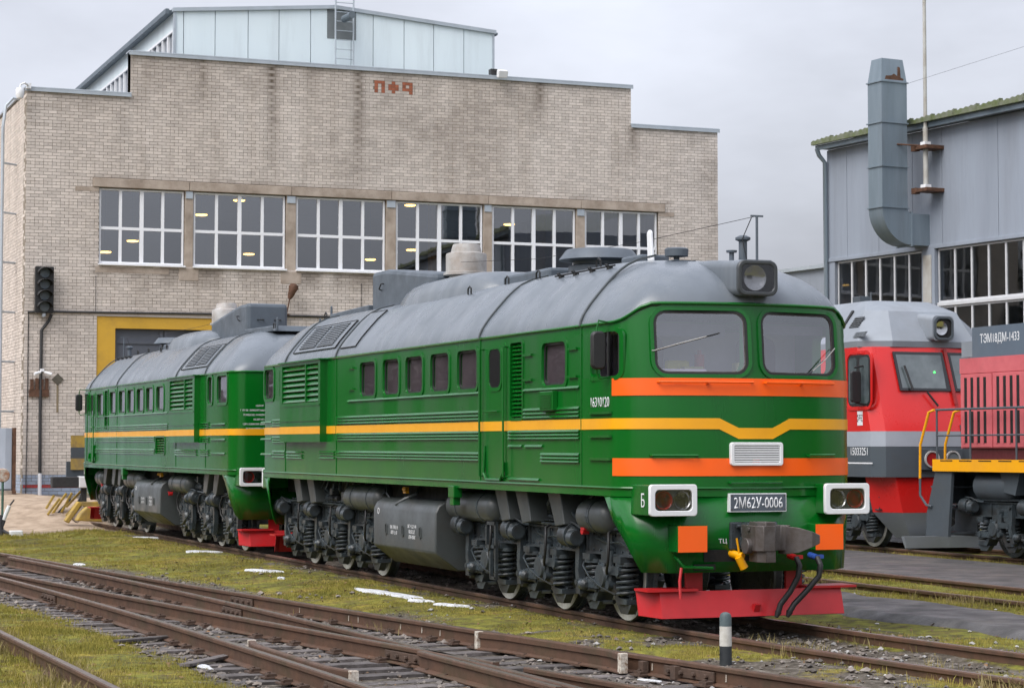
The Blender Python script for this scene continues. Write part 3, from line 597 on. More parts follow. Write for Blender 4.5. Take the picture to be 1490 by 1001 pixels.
# refill cut courses beside the ornament
extra = []
for zc in sorted(set(o[2] for o in orn)):
    row = bricks[(abs(bricks[:, 2]-zc) < .01) & ~keep]
    if len(row) == 0: continue
    u, v = row[:, 0].min(), row[:, 1].max(); segs = sorted((o[0], o[1]) for o in orn if abs(o[2]-zc) < .01); cur = u
    for a, b in segs+[(v, v)]:
        while a-cur > .05: e = min(cur+.25, a-.008); extra.append((cur, e, zc, zc+.088)); cur = e+.012
        cur = max(cur, b+.008)
bricks = np.concatenate([bricks[keep], np.array(extra)]) if extra else bricks[keep]
def brick_mesh(B, mt, name, xf=0.0, axis='x'):
    n = len(B); jit = rng.normal(0, .0018, n)
    V = np.zeros((n, 8, 3)); a, b, c, d = B.T
    xo = xf+jit; xi = np.full(n, xf-.06)
    for k, (xx, yy, zz) in enumerate(((xo, a, c), (xo, b, c), (xo, b, d), (xo, a, d), (xi, a, c), (xi, b, c), (xi, b, d), (xi, a, d))):
        V[:, k, 0] = xx; V[:, k, 1] = yy; V[:, k, 2] = zz
    F = np.array([(0, 1, 2, 3), (0, 4, 5, 1), (1, 5, 6, 2), (2, 6, 7, 3), (3, 7, 4, 0)])
    F = (F[None]+8*np.arange(n)[:, None, None]).reshape(-1, 4); V = V.reshape(-1, 3)
    V[:, 1] -= SO[1]; V[:, 2] -= SO[2]
    return V, F
pl = bricks[:, 3] < 1.2
front = bricks[~pl]
wid = front[:, 1]-front[:, 0]
cand = np.where((abs(wid-.25) < .004) & (front[:, 0] < .85) & (front[:, 2] > 2.2) & (front[:, 2] < 12.9))[0]
cand = cand[np.argsort(front[cand, 0], kind='stable')][:298]
me_b = MB().box(-.06, 0, 0, .25, 0, .088).mesh('brick', BRICK)
for i in cand: inst(me_b, 'brick', shed, (random.gauss(0, .0018), front[i, 0]-SO[1], front[i, 2]-SO[2]))
rest = np.delete(front, cand, 0)
V, F = brick_mesh(rest, BRICK, 'brickwork'); bw = tag(npmesh('brickwork', V, F, BRICK, shed), kind='stuff')
def stain_at(y, z):
    s = np.zeros_like(y)
    for px, top, L, w, a in ((295, ZU, 1.9, .22, .9), (397, ZU, 3.8, .22, 1.1), (523, ZU, 4.5, .24, 1.1), (450, ZU, 1.8, .25, .5), (255, ZU, 2.6, .25, .4), (625, ZU, 2.2, .35, .4), (785, ZU, 2.0, .28, .95), (860, ZU, 1.0, .25, .3), (921, ZW, 1.4, .26, .9), (1005, ZW, .9, .25, .4), (690, ZU, .7, .8, .3), (180, ZW, 3.4, .28, .38), (105, ZW, 1.5, .2, .25), (350, ZU, .5, 1.2, .35), (560, ZU, .35, 2.4, .3)):
        yc = at((px, 120), 'X', WX)[1]; d = top-z; wob = .10*(fbm(y*0+d, y*0+px, 1.1, px)-.5)*2
        prof = np.exp(-((y-yc-wob)/(w*(.6+.5*np.clip(d/L, 0, 1))))**2)*np.clip(1-d/L, 0, 1)**.7*(d >= 0); s = np.maximum(s, a*prof*(.55+.6*fbm(y, z, 2.5, px+1)))
    for a_, b_ in wins:                                                            # run-off below the sills
        d = WZ0-.1-z; s = np.maximum(s, .75*np.clip(1-d/.75, 0, 1)*(d >= 0)*np.clip((fbm(y, z*.2, 1.5, 91)-.42)*4, 0, 1)*((y > a_-.2) & (y < b_+.2)))
    d = z-(WZ1+.3); s = np.maximum(s, .5*np.clip(1-d/.22, 0, 1)*(d >= 0)*(y > .9)*(y < 20.7)*np.clip((fbm(y, z, 1.2, 95)-.35)*3, 0, 1))
    s = np.maximum(s, .38*np.clip((fbm(y, z, .35, 97)-.50)*4, 0, 1)*np.clip(fbm(y, z, 3.0, 99)*1.3, 0, 1))
    return s
st_ = stain_at(V[:, 1]+SO[1], V[:, 2]+SO[2])
a_ = bw.data.attributes.new('stain', 'FLOAT', 'POINT'); a_.data.foreach_set('value', st_.astype(np.float32))
P = bricks[pl]; redrow = (P[:, 2] > .75) & (P[:, 2] < .85)
V, F = brick_mesh(P[~redrow], BLUEBRICK, 'painted_plinth'); tag(npmesh('painted_plinth', V, F, BLUEBRICK, shed), kind='stuff')
V, F = brick_mesh(P[redrow], REDLINE, 'red_plinth_line'); tag(npmesh('red_plinth_line', V, F, REDLINE, shed), kind='stuff')
me_o = MB().box(-.06, .004, 0, .112, 0, .088).mesh('red_brick', REDBRICK)
for a, b, c, d in orn: inst(me_o, 'red_brick', shed, (0, a-SO[1], c-SO[2]))
# backing wall by cells
ys = sorted({YL, YR, YU0, YU1, STRIP[0], STRIP[1], GATE[0], GATE[1]}); zs = sorted({-0.4, ZW, ZU, STRIP[2], STRIP[3], GATE[3]})
f = MB()
for y0, y1 in zip(ys, ys[1:]):
    for z0, z1 in zip(zs, zs[1:]):
        yc, zc = (y0+y1)/2, (z0+z1)/2
        if any(u <= yc <= v for u, v in solid(zc if zc > 0 else .05)): f.box(-.45, -.014, y0-SO[1], y1-SO[1], z0-SO[2], z1-SO[2])
f.build('wall', MORTAR, shed)
# west side wall (runs away from the camera) with the same coursing
rows = []
for r in range(int(12.9/CH)):
    L = .131 if r % 6 == 5 else .262; x = -(r % 2)*.131
    while x > -24: rows.append((x-L+J, min(x, -.0), r*CH, r*CH+CH-J)); x -= L
B = np.array(rows); n = len(B); V = np.zeros((n, 8, 3)); a, b, c, d = B.T; yo = YL-SO[1]+rng.normal(0, .0018, n)
for k, (xx, yy, zz) in enumerate(((a, yo, c), (b, yo, c), (b, yo, d), (a, yo, d), (a, yo+.06, c), (b, yo+.06, c), (b, yo+.06, d), (a, yo+.06, d))):
    V[:, k, 0] = xx; V[:, k, 1] = yy; V[:, k, 2] = zz-SO[2]
F = np.array([(0, 3, 2, 1), (0, 1, 5, 4), (1, 2, 6, 5), (2, 3, 7, 6), (3, 0, 4, 7)]); F = (F[None]+8*np.arange(n)[:, None, None]).reshape(-1, 4)
low = np.repeat(B[:, 3] < 1.2, 5)
tag(npmesh('side_brickwork', V.reshape(-1, 3), F[~low], BRICK, shed), kind='stuff'); tag(npmesh('side_plinth', V.reshape(-1, 3), F[low], BLUEBRICK, shed), kind='stuff')
sb('side_wall', MORTAR, WX-24, WX-.46, YL+.014, YL+.4, -.4, 12.95)
sb('side_wall', MORTAR, WX-24, WX-.46, YR-.4, YR, -.4, 12.95)
sb('rear_wall', INT, WX-24.3, WX-24, YL, YR, -.4, 12.95)
sb('roof', DKTRIM, WX-24, WX-.46, YL+.02, YR, 12.70, 12.90)
sb('floor', INT, WX-24, WX-.46, YL+.4, YR-.4, -.3, -.05)
sb('capping', CAPM, WX-24, WX-.45, YL-.06, YL+.45, 12.96, 13.02)
# cappings of the stepped parapet
for (a, b, z) in ((YL-.06, YU0+.02, ZW), (YU1-.02, YR+.06, ZW), (YU0-.06, YU1+.06, ZU)):
    sb('capping', CAPM, WX-.48, WX+.07, a, b, z+.002, z+.05, bevel=.008); sb('capping_edge', CAPM, WX+.055, WX+.07, a, b, z-.09, z+.001)
sb('parapet_return', MORTAR, WX-.45, WX-.02, YU0, YU0+.02, ZW, ZU)
# lintel beams and piers
edges = [0.99] + [(wins[i][1]+wins[i+1][0])/2 for i in range(5)] + [20.60]
for a, b in zip(edges, edges[1:]): sb('lintel', CONC, WX-.4, WX+.05, a+.006, b-.006, WZ1+.025, WZ1+.30, bevel=.015)
sb('lintel_end', CONC, WX-.3, WX+.012, .45, STRIP[0]-.01, WZ1-.12, WZ1+.02)
sb('lintel_end', CONC, WX-.3, WX+.012, STRIP[1]+.01, STRIP[1]+.6, WZ1-.12, WZ1+.02)
for i in range(5):
    a, b = wins[i][1]+.03, wins[i+1][0]-.03
    sb('pier', CONC, WX-.4, WX-.02, a, b, WZ0-.45, WZ1+.02); sb('pier_foot', CONC, WX-.2, WX+.014, a-.18, b+.18, WZ0-.48, WZ0-.09, bevel=.01); sb('pier_cap', CAPM, WX-.3, WX+.01, a+.02, b-.02, WZ1-.22, WZ1+.0)
# windows
for (a, b) in wins:
    w = b-a; wd = thing('window', None, None, (-.12, a-SO[1], WZ0-SO[2])); wd.parent = shed
    h = WZ1-WZ0; fr = .055; cols = 4; f = MB()
    f.box(-.06, .03, 0, w, 0, fr); f.box(-.06, .03, 0, w, h-fr, h); f.box(-.06, .03, 0, fr, fr, h-fr); f.box(-.06, .03, w-fr, w, fr, h-fr)
    f.box(-.062, .032, w/2-.06, w/2+.06, fr, h-fr)
    zm = h*.47
    xs = [fr, w/2-.06, w/2+.06, w-fr]; pane = []
    for (u, v) in ((xs[0], xs[1]), (xs[2], xs[3])):
        f.box(-.061, .031, u, v, zm-.045, zm+.045); m = (u+v)/2
        f.box(-.06, .03, m-.045, m+.045, fr, zm-.045); f.box(-.06, .03, m-.045, m+.045, zm+.045, h-fr)
        pane += [(u, m-.045), (m+.045, v)]
    f.build('frame', PVC, wd)
    for u, v in pane:
        for (z0, z1) in ((fr, zm-.045), (zm+.045, h-fr)):
            g = MB(); t1 = random.gauss(0, .004); t2 = random.gauss(0, .003); g.add([(-.02-t1, u-.005, z0-.005), (-.02+t1, v+.005, z0-.005), (-.02+t1+t2, v+.005, z1+.005), (-.02-t1+t2, u-.005, z1+.005)], [(0, 1, 2, 3)]); g.build('pane', GL_BLD, wd)
    f = MB(); f.box(.02, .20, -.04, w+.04, -.075, -.02); f.build('sill', PVC, wd, bevel=.01)
sb('sill_course', CONC, WX-.3, WX+.006, STRIP[0]-.1, STRIP[0]+2.2, WZ0-.30, WZ0-.13)
# gate
gt = thing('gate', None, None, (0, 0, 0)); gt.parent = shed
sb('gate_surround', GATEY, WX-.35, WX-.03, GATE[0]+.002, GATE[0]+.58, 0, GATE[3], gt); sb('gate_surround', GATEY, WX-.35, WX-.03, GATE[1]-.58, GATE[1]-.002, 0, GATE[3], gt); sb('gate_lintel', GATEY, WX-.35, WX-.028, GATE[0]+.58, GATE[1]-.58, 5.72, GATE[3], gt)
sb('gate_leaf', GATEG, WX-.30, WX-.18, GATE[0]+.58, 3.28, 0, 5.72, gt); sb('gate_leaf', GATEG, WX-.30, WX-.18, 3.30, GATE[1]-.58, 0, 5.72, gt)
for y in (1.78, 3.2, 3.35, 4.8): sb('leaf_frame', GATEG, WX-.18, WX-.15, y-.05, y+.05, .1, 5.65, gt)
for z in (5.3, 3.6, 1.9): sb('leaf_frame', GATEG, WX-.178, WX-.148, 1.8, 4.8, z-.05, z+.05, gt)
sb('gate_soldier_course', BRICK, WX-.3, WX+.008, GATE[0]-.05, GATE[1]+.05, GATE[3]+.01, GATE[3]+.14)
# conduit, cable, rust marks
f = MB(); f.tube([tuple(np.array((WX+.04, y, z))-SO) for y, z in ((YL+.1, 6.15), (YL+.45, 6.18), (1.5, 6.20), (5.5, 6.24), (12, 6.22), (20, 6.15))], .035, 6); f.build('conduit', CABLE, shed, 40)
f = MB(); f.tube([tuple(np.array((WX+.05, y, z))-SO) for y, z in ((-.25, 6.1), (-.33, 5.9), (-.55, 5.6), (-.56, 3.0), (-.55, 1.25))], .05, 8); f.build('cable_pipe', CABLE, shed, 40)
f = MB(); f.tube([tuple(np.array((WX+.05, -.55, z))-SO) for z in (1.24, .35)], .058, 8); f.build('cable_pipe_foot', PVC, shed, 40)
f = MB(); f.tube([tuple(np.array((WX+.03, y, z))-SO) for y, z in ((YL+.12, 6.15), (YL+.12, 4.0), (YL+.10, .6))], .015, 5); f.build('thin_cable', CABLE, shed)
for y, z in ((1.1, 9.0), (9.7, 8.9)):
    f = MB(); f.tube([tuple(np.array((WX+.02, y, zz))-SO) for zz in (WZ0-.4, 6.2)], .008, 4); f.build('thin_cable', CABLE, shed)
# roof monitor of pale panels behind the parapet
MX = WX-1.2
mon = thing('roof_monitor', None, None, (0, 0, 0)); mon.parent = shed
mp_ = {k: at(p, 'X', MX) for k, p in dict(L=(254, 15), apex=(487, 11), R=(718, 47)).items()}
yl, yr = mp_['L'][1], mp_['R'][1]; zl, zr = mp_['L'][2], mp_['R'][2]; ya, za = mp_['apex'][1], mp_['apex'][2]
cuts = [at((x, 60), 'X', MX)[1] for x in (254, 267, 313, 361, 406, 452, 511, 543, 588, 631, 675, 718)]
zat = lambda y: zl+(za-zl)*(y-yl)/(ya-yl) if y < ya else za+(zr-za)*(y-ya)/(yr-ya)
for a, b in zip(cuts, cuts[1:]):
    g = MB(); poly = [(a+.012, 13.3), (b-.012, 13.3), (b-.012, zat(b)-.03), (a+.012, zat(a)-.03)]
    if a < ya < b: poly.insert(3, (ya, za-.03))
    g.prism([(y-SO[1], z-SO[2]) for y, z in poly], MX-SO[0]-.1, MX-SO[0], 'x'); g.build('panel', PANELB, mon)
g = MB(); g.prism([(y-SO[1], z-SO[2]) for y, z in ((yl, 13), (yr, 13), (yr, zr-.05), (ya, za-.05), (yl, zl-.05))], MX-SO[0]-.13, MX-SO[0]-.11, 'x'); g.build('backing', DKTRIM, mon)
g = MB()
for (y0, z0), (y1, z1) in (((yl-.06, zl), (ya, za)), ((ya, za), (yr+.08, zr-.01))):
    g.prism([(y0-SO[1], z0-.06-SO[2]), (y1-SO[1], z1-.06-SO[2]), (y1-SO[1], z1+.06-SO[2]), (y0-SO[1], z0+.06-SO[2])], MX-SO[0]-.3, MX-SO[0]+.08, 'x')
g.build('verge_trim', CAPM, mon)
g = MB(); g.box(MX-SO[0]-.1, MX-SO[0]+.03, yl-.03-SO[1], yl+.05-SO[1], 13.0-SO[2], zl-.06-SO[2]); g.box(MX-SO[0]-.1, MX-SO[0]+.03, yr-.05-SO[1], yr+.03-SO[1], 13.0-SO[2], zr-.06-SO[2]); g.build('corner_trim', CAPM, mon)
g = MB(); ML = 21.0
g.add([(MX-SO[0]-.1, yl-.2-SO[1], zl-.0-SO[2]), (MX-SO[0]-.1, ya-SO[1], za-SO[2]), (MX-SO[0]-ML, ya-SO[1], za-SO[2]), (MX-SO[0]-ML, yl-.2-SO[1], zl-SO[2]), (MX-SO[0]-.1, yr+.2-SO[1], zr-SO[2]), (MX-SO[0]-ML, yr+.2-SO[1], zr-SO[2])], [(0, 1, 2, 3), (1, 4, 5, 2)])
o_ = g.build('monitor_roof', DKTRIM, mon); so = o_.modifiers.new('thickness', 'SOLIDIFY'); so.thickness = .08
g = MB(); g.box(-1.25-ML, -1.25, yl-.28-SO[1], yl-.16-SO[1], zl-.12-SO[2], zl+.04-SO[2]); g.build('gutter', DKTRIM, mon)
g = MB(); g.box(-1.3-ML, -1.32, yl+.02-SO[1], yl+.12-SO[1], zl-.62-SO[2], zl-.05-SO[2]); g.build('monitor_side', PANELB, mon)
g = MB(); g.box(-1.3-ML, -1.32, yl+.06-SO[1], yl+.08-SO[1], 12.95-SO[2], zl-.62-SO[2]); g.build('monitor_glazing', GL_BLD, mon)
g = MB(); g.box(-1.3-ML, -1.32, yl+.3-SO[1], yl+.32-SO[1], 12.95-SO[2], zl-.1-SO[2]); g.build('monitor_back', PANELB, mon)
mm = MB().box(-.05, .05, -.03, .06, 0, zl-.62-12.95).mesh('mullion', PVC)
for k in range(26): inst(mm, 'mullion', mon, (-1.4-k*.8, yl+.02-SO[1], 12.95-SO[2]))
g = MB(); g.box(-1.3-ML, -1.32, yl-.02-SO[1], yl+.04-SO[1], zl-.68-SO[2], zl-.60-SO[2]); g.build('monitor_rail', PVC, mon)
# soot patch plate with pipe, steel ladder
yq = at((497, 40), 'X', MX)[1]
g = MB(); g.box(.002, .008, -.5, .5, -.55, .42); o_ = g.build('soot_panel', SOOT, mon); o_.location = (MX-SO[0], yq-SO[1], 16.05-SO[2])
g = MB(); g.cyl((0, yq-SO[1], 16.1-SO[2]-0.0), (-0.9, yq-SO[1], 16.12-SO[2]), .12, None, 12); o_ = g.build('exhaust_outlet', DKTRIM, mon)
lad = thing('ladder', None, None, (MX-SO[0]+.25, 0, 0)); lad.parent = shed
ya_, yb_ = at((485, 60), 'X', MX)[1]-SO[1], at((511, 60), 'X', MX)[1]-SO[1]
for yy in (ya_, yb_): g = MB(); g.cyl((0, yy, 14-SO[2]), (0, yy, 17.4-SO[2]), .03, None, 8); g.build('rail', CAPM, lad)
for k in range(9): g = MB(); g.cyl((0, ya_, 14.5-SO[2]+k*.31), (0, yb_, 14.5-SO[2]+k*.31), .015, None, 6); g.build('rung', CAPM, lad)
# west wall: tall steel ladder / pipe frame
pf = thing('roof_access_ladder', 'grey steel hooped ladder rising along the left side wall of the brick shed', 'ladder', (WX-1.5, YL-.9, 0.4))
g = MB()
lx = lambda px, Y: at((px, 300), 'Y', Y)
PX = at((3, 300), 'X', WX-1.5)
yp = PX[1]
g.tube([(0, yp-pf.location[1], z) for z in (-.3, 5, 11.6)] + [(0, yp-pf.location[1]+.08, 12.3), (0, yp-pf.location[1]+.3, 12.55), (0, yp-pf.location[1]+.6, 12.5), (0, yp-pf.location[1]+.72, 12.2), (0, yp-pf.location[1]+.74, 11.9)], .05, 8); g.build('rail', CAPM, pf, 40)
g = MB(); g.tube([(-.5, yp-pf.location[1]+.62, z) for z in (-.3, 5, 12)], .05, 8); g.build('rail', CAPM, pf, 40)
for z in np.arange(1.2, 12, 1.55): g = MB(); g.cyl((0, yp-pf.location[1], z), (-.5, yp-pf.location[1]+.62, z), .035, None, 6); g.build('rung', CAPM, pf)
# interior: hanging lamps seen through the panes
LAMP = emit('lamp_glow', (1.0, 0.58, 0.13), 5.0)
lamps = [((153, 368), 6), ((193, 352), 7), ((293, 314), 5), ((348, 293), 5.5), ((362, 371), 8), ((539, 379), 9), ((597, 300), 5), ((599, 365), 8), ((741, 328), 6)]
for (p, dep) in lamps:
    c = at(p, 'X', WX-dep); sc = dep/7
    t = thing('shed_lamp', 'lit amber pendant lamp behind %s' % {153: 'the lower left corner of the first shed window', 193: 'the second lower pane of the first shed window', 293: 'the upper left pane of the second shed window', 348: 'the top middle of the second shed window', 362: 'the lower third pane of the second shed window', 539: 'the lower right pane of the third shed window', 597: 'the top of the fourth shed window', 599: 'the lower left pane of the fourth shed window', 741: 'the upper left pane of the fifth shed window'}[p[0]], 'lamp', tuple(c), group='pendant lamps in the shed')
    g = MB(); g.lathe([(.05, .0), (.17, .0), (.20, .02), (.20, .05)], (0, 0, 0), 'z', 18); g.build('diffuser', LAMP, t, 40)
    g = MB(); g.lathe([(.21, .04), (.20, .10), (.10, .20), (.04, .24), (.04, .30)], (0, 0, 0), 'z', 18); g.cyl((0, 0, .3), (0, 0, 12.7-c[2]), .012, None, 6); g.build('shade', DKTRIM, t, 40)
# inside trusses and a crane beam give the panes something to show
for k in range(5):
    x = WX-3-4.2*k; sb('roof_truss', INT, x-.15, x+.15, YL+.5, YR-.5, 11.3, 11.7)
for y in (2.8, 7.0, 11.2, 15.4, 19.6): sb('column', mat('column_yellow', (.35, .24, .05), .7) if y > 15 else INT, WX-9.2, WX-8.8, y-.2, y+.2, -.1, 11.3)
# ---------------------------------------------------------------- small things on the shed
sg = thing('colour_light_signal', 'black four-lamp light signal with hoods on the brick wall', 'signal', tuple(at((64, 456), 'X', WX+.25)))
k0 = sg.location
g = MB(); g.prism(rrect(0, .72, .56, 1.42, .03), -.12, .08, 'x'); g.build('case', RUBBER, sg, bevel=.015)
for k in range(4):
    z = .20+k*.345; n = 10; pts = [(.235*math.cos(PI*t/n), .20*math.sin(PI*t/n)) for t in range(n+1)]
    g = MB(); vs = [(.08, y, z+w) for y, w in pts]+[(.36, y*1.0, z+w*.9-.03) for y, w in pts]; g.add(vs, [(i, i+1, n+2+i, n+1+i) for i in range(n)]); hd_ = g.build('hood', RUBBER, sg, 40); so = hd_.modifiers.new('thickness', 'SOLIDIFY'); so.thickness = .012
    g = MB(); g.lathe([(.02, .085), (.14, .085), (.15, .10), (.12, .115)], (0, 0, z), 'x', 16); g.build('lens', DKTRIM, sg, 40)
g = MB(); g.tube([(-.2, 0, -.05), (-.05, 0, -.08), (-.02, 0, .03)], .04, 8); g.cyl((0, 0, -.1), (0, 0, 0), .06, None, 8); g.build('bracket', CAPM, sg)
# twin white wall lights, wall lamp, domes
def camera_fix(px, label, kind):
    c = at(px, 'X', WX+.3); t = thing('security_camera', label, 'camera', tuple(c))
    return t
t = camera_fix((29, 131), 'white dome security camera on an arm at the upper left roof corner', 'dome')
g = MB(); g.lathe([(.02, -.28), (.10, -.26), (.13, -.16), (.13, 0), (.10, .05), (.03, .06)], (0, 0, 0), 'z', 16); g.build('dome', WHITE, t, 40)
g = MB(); g.tube([(0, 0, .05), (0, .02, .16), (0, .14, .22), (-.2, .32, .16)], .03, 8); g.build('arm', WHITE, t, 40); g = MB(); g.box(-.25, -.12, .22, .36, .08, .24); g.build('mount', WHITE, t)
t = camera_fix((62, 541), 'pair of small white security cameras low on the brick wall', 'twin'); t.scale = (.62, .62, .62)
for s in (-1, 1): g = MB(); g.cyl((0, s*.10, -.02), (.12, s*.42, -.12), .07, .08, 10); g.build('camera_body', WHITE, t, 40)
g = MB(); g.tube([(-.1, -.2, -.03), (-.05, 0, .06), (-.1, .2, -.03)], .02, 6); g.box(-.3, -.05, -.08, .08, .02, .16); g.build('mount', WHITE, t)

t = camera_fix((731, 108), 'small white floodlight on the shed parapet near the monitor corner', 'flood'); t.name = 'floodlight'; t['category'] = 'floodlight'
g = MB(); g.obox((0, 0, 0), (.2, .34, .26), Matrix.Rotation(.3, 3, 'Y')); g.build('lamp_head', WHITE, t, bevel=.03); g = MB(); g.tube([(-.3, -.2, .1), (-.2, -.12, .16), (0, -.1, .1)], .025, 6); g.box(-.5, -.25, -.3, -.1, .0, .2); g.build('bracket', CABLE, t)
t = thing('wall_lamp', 'old rusty caged wall lamp on a bracket below the shed windows', 'lamp', tuple(at((423, 430), 'X', WX+.3)))
g = MB(); R_ = Matrix.Rotation(.35, 3, 'X'); g.lathe([(.05, -.22), (.10, -.10), (.12, .05), (.16, .16), (.12, .27), (.04, .30)], (0, 0, .1), 'z', 14); o_ = g.build('shade', RUST, t, 40); o_.rotation_euler = (-.35, 0, 0)
g = MB(); g.tube([(0, -.03, -.1), (0, -.08, -.35), (-.1, -.1, -.55), (-.28, -.1, -.95)], .025, 6); g.box(-.3, -.1, -.2, 0, -.62, -.58); g.build('bracket', RUST, t, 40)
t = thing('wall_tag', 'small dark diamond plate with a rust streak on the brick wall', 'plate', tuple(at((84, 552), 'X', WX+.02)))
g = MB(); R_ = Matrix.Rotation(PI/4, 3, 'X'); g.obox((0, 0, 0), (.02, .26, .26), R_); g.build('plate', mat('dark_plate', (.10, .09, .07), .8), t)
g = MB(); g.box(-.015, -.005, -.03, .03, -1.0, -.16); g.build('stain', mat('rust_stain', (.25, .2, .13), .9), t)
t = thing('rusty_bracket', 'rusted iron bracket remains left on the brick wall near the cable', 'bracket', tuple(at((56, 562), 'X', WX+.05)))
for k in range(4): g = MB(); g.box(-.04, .04, -.25+k*.15, -.15+k*.15, -.10, .22+.03*(k % 2)); g.build('bar', RUST, t)
g = MB(); g.box(-.05, .03, -.28, .32, -.32, -.10); g.build('plate', RUST, t)

# ------------------------------------------------------------------ grey panel hall on the right
WALLG = mat('grey_panel', (0.27, 0.305, 0.365), 0.7, col2=(0.20, 0.225, 0.27), nscale=0.9, namt=0.8, streak=True, dirt=(0.17, 0.18, 0.20), dirt_amt=0.7, alpha_dirt_scale=0.8)
MOSS = mat('mossy_roof', (0.16, 0.17, 0.13), 0.95, col2=(0.09, 0.12, 0.03), nscale=4, namt=0.9, bump=0.4)
GALV = mat('galvanised', (0.225, 0.275, 0.32), 0.45, metal=0.35, col2=(0.155, 0.20, 0.235), nscale=1.6, namt=0.8, streak=True, dirt=(0.12, 0.13, 0.14), dirt_amt=0.5)
HANG = math.radians(186.4)-PI
DULLW = mat('weathered_white', (0.43, 0.43, 0.41), 0.7, col2=(0.30, 0.27, 0.23), nscale=3, namt=.8)
hall = thing('panel_hall', 'grey panel-clad workshop hall with long window bands on the right', 'building', (-33.9, 20.0, 0), (0, 0, HANG))
def hb(name, mt, t0, t1, n0, n1, z0, z1, par=None, bevel=0):     # t along the wall, n outwards is negative
    f = MB(); f.box(t0, t1, n0, n1, z0, z1); return f.build(name, mt, par or hall, bevel=bevel)
TL = 24.0
ZE = lambda t: 10.66+.02*t
hb('wall_upper', WALLG, 0, TL, .03, .3, 7.40, 10.62); hb('wall_base', WALLG, 0, TL, .0, .3, -.3, 3.2); hb('end_wall', WALLG, 0, .3, .3, 20, -.3, 10.62)
hb('corner_post', WALLG, -.02, .36, -.02, .3, -.3, 7.39)
seams = [0.0, .95, 2.4, 3.9, 5.15, 7.4, 9.6, 11.8, 14, 16.2, 18.4, 20.6, 22.8]
for a, b in zip(seams, seams[1:]): hb('wall_panel', WALLG, a+.008, b-.008, -.012, .03, 7.46, 10.60)
hb('window_head', WALLG, 0, TL, -.05, .2, 7.36, 7.47, bevel=.01)
GL_HALL = glass('hall_glass', (0.42, 0.45, 0.48), 1.7)
FRW = mat('dull_white_frame', (0.55, 0.56, 0.58), 0.55, nscale=3, namt=.5)
INTD = mat('hall_interior', (0.10, 0.10, 0.10), 0.9)
hb('interior_back', INTD, 0, TL, 8.0, 8.2, 0, 10.5); hb('ceiling', INTD, .3, TL, .3, 20, 10.3, 10.5)
bands = [(0.40, 4.28, 6), (4.88, 9.6, 7), (10.2, 14.9, 7), (15.5, 20.2, 7)]
for bi, (a, b, n) in enumerate(bands):
    for (z0, z1) in ((5.90, 7.35), (4.3, 5.80), (3.2, 4.25)):
        wd = thing('window', None, None, (a, .06, z0)); wd.parent = hall; w = (b-a)/n; h = z1-z0; f = MB()
        f.box(0, b-a, 0, .06, 0, .05); f.box(0, b-a, 0, .06, h-.05, h)
        for k in range(n+1): f.box(max(0, k*w-.03), min(b-a, k*w+.03), 0, .06, .05, h-.05)
        f.build('frame', FRW, wd); pm = MB().add([(.03, .03, .05), (w-.03, .03, .05), (w-.03, .03, h-.05), (.03, .03, h-.05)], [(0, 1, 2, 3)]).mesh('pane', GL_HALL)
        for k in range(n): inst(pm, 'pane', wd, (k*w, 0, 0))
    hb('transom', FRW, a, b, .0, .14, 5.80, 5.90, bevel=.01)
    hb('pier', WALLG, b+.03, b+.57, -.06, .3, -.3, 7.36, bevel=.015)
    hb('pier_face', DULLW, b+.12, b+.46, -.085, -.06, 5.9, 7.2)
# eaves: fascia, gutter, corrugated sheets whose edges show
hb('fascia', GALV, -.08, TL, -.36, -.30, 10.60, 10.74); hb('soffit', WALLG, -.05, TL, -.30, .1, 10.64, 10.68)
for k in range(28):
    t0 = -.10+k*.9; g = MB(); n = 9; top = [(t0+.94*i/n, 10.83+.035*(i % 2)+.012*math.sin(k)+.028*(t0*.9/.9)*0 + .06*i/n) for i in range(n+1)]
    poly = top+[(x, 10.74) for x, z in top[::-1]]; g.prism(poly, -.50, -.38, 'y'); g.add([(t0, -.46, 10.8), (t0+.94, -.46, 10.86), (t0+.94, 9, 12.6), (t0, 9, 12.54)], [(0, 1, 2, 3)]); g.build('roof_sheet', MOSS, hall)
f = MB(); f.tube([(.02, -.38, 10.64), (.02, -.30, 10.45), (.05, -.12, 10.25), (.05, -.10, 5), (.05, -.10, -.2)], .065, 8); f.build('downpipe', GALV, hall, 40)
# exhaust duct
duct = thing('exhaust_duct', 'tall square galvanised exhaust duct with elbow on the grey hall wall', 'duct', (-33.9, 20.0, 0), (0, 0, HANG))
dt0, dt1, dn0, dn1 = 4.02, 4.62, -1.6, -.75
def dbox(name, z0, z1, g_=0.0, tp=0.0, par=None, mt=None):
    f = MB(); a = [(dt0-g_, dn0-g_, z0), (dt1+g_, dn0-g_, z0), (dt1+g_, dn1+g_, z0), (dt0-g_, dn1+g_, z0)]; b = [(dt0-g_+tp, dn0-g_+tp, z1), (dt1+g_-tp, dn0-g_+tp, z1), (dt1+g_-tp, dn1+g_-tp, z1), (dt0-g_+tp, dn1+g_-tp, z1)]
    f.loft([a, b]); return f.build(name, mt or GALV, par or duct)
for (z0, z1) in ((8.45, 9.52), (9.55, 10.70), (10.73, 11.80)): dbox('duct_section', z0, z1)
for z in (8.42, 9.52, 10.70, 11.80): dbox('flange', z, z+.03, .035)
dbox('cowl', 11.83, 12.45, 0, .075)
rings = []
for k in range(9):
    a = PI/2*k/8; R0 = .95
    # from vertical shaft bending towards the wall (+n)
    cy, cz = dn1+.12, 8.42
    def pt(rad, t): return (t, cy-rad*math.cos(a), cz-rad*math.sin(a))
    ro, ri = cy-dn0, cy-dn1
    rings.append([pt(ro, dt0), pt(ro, dt1), pt(ri, dt1), pt(ri, dt0)])
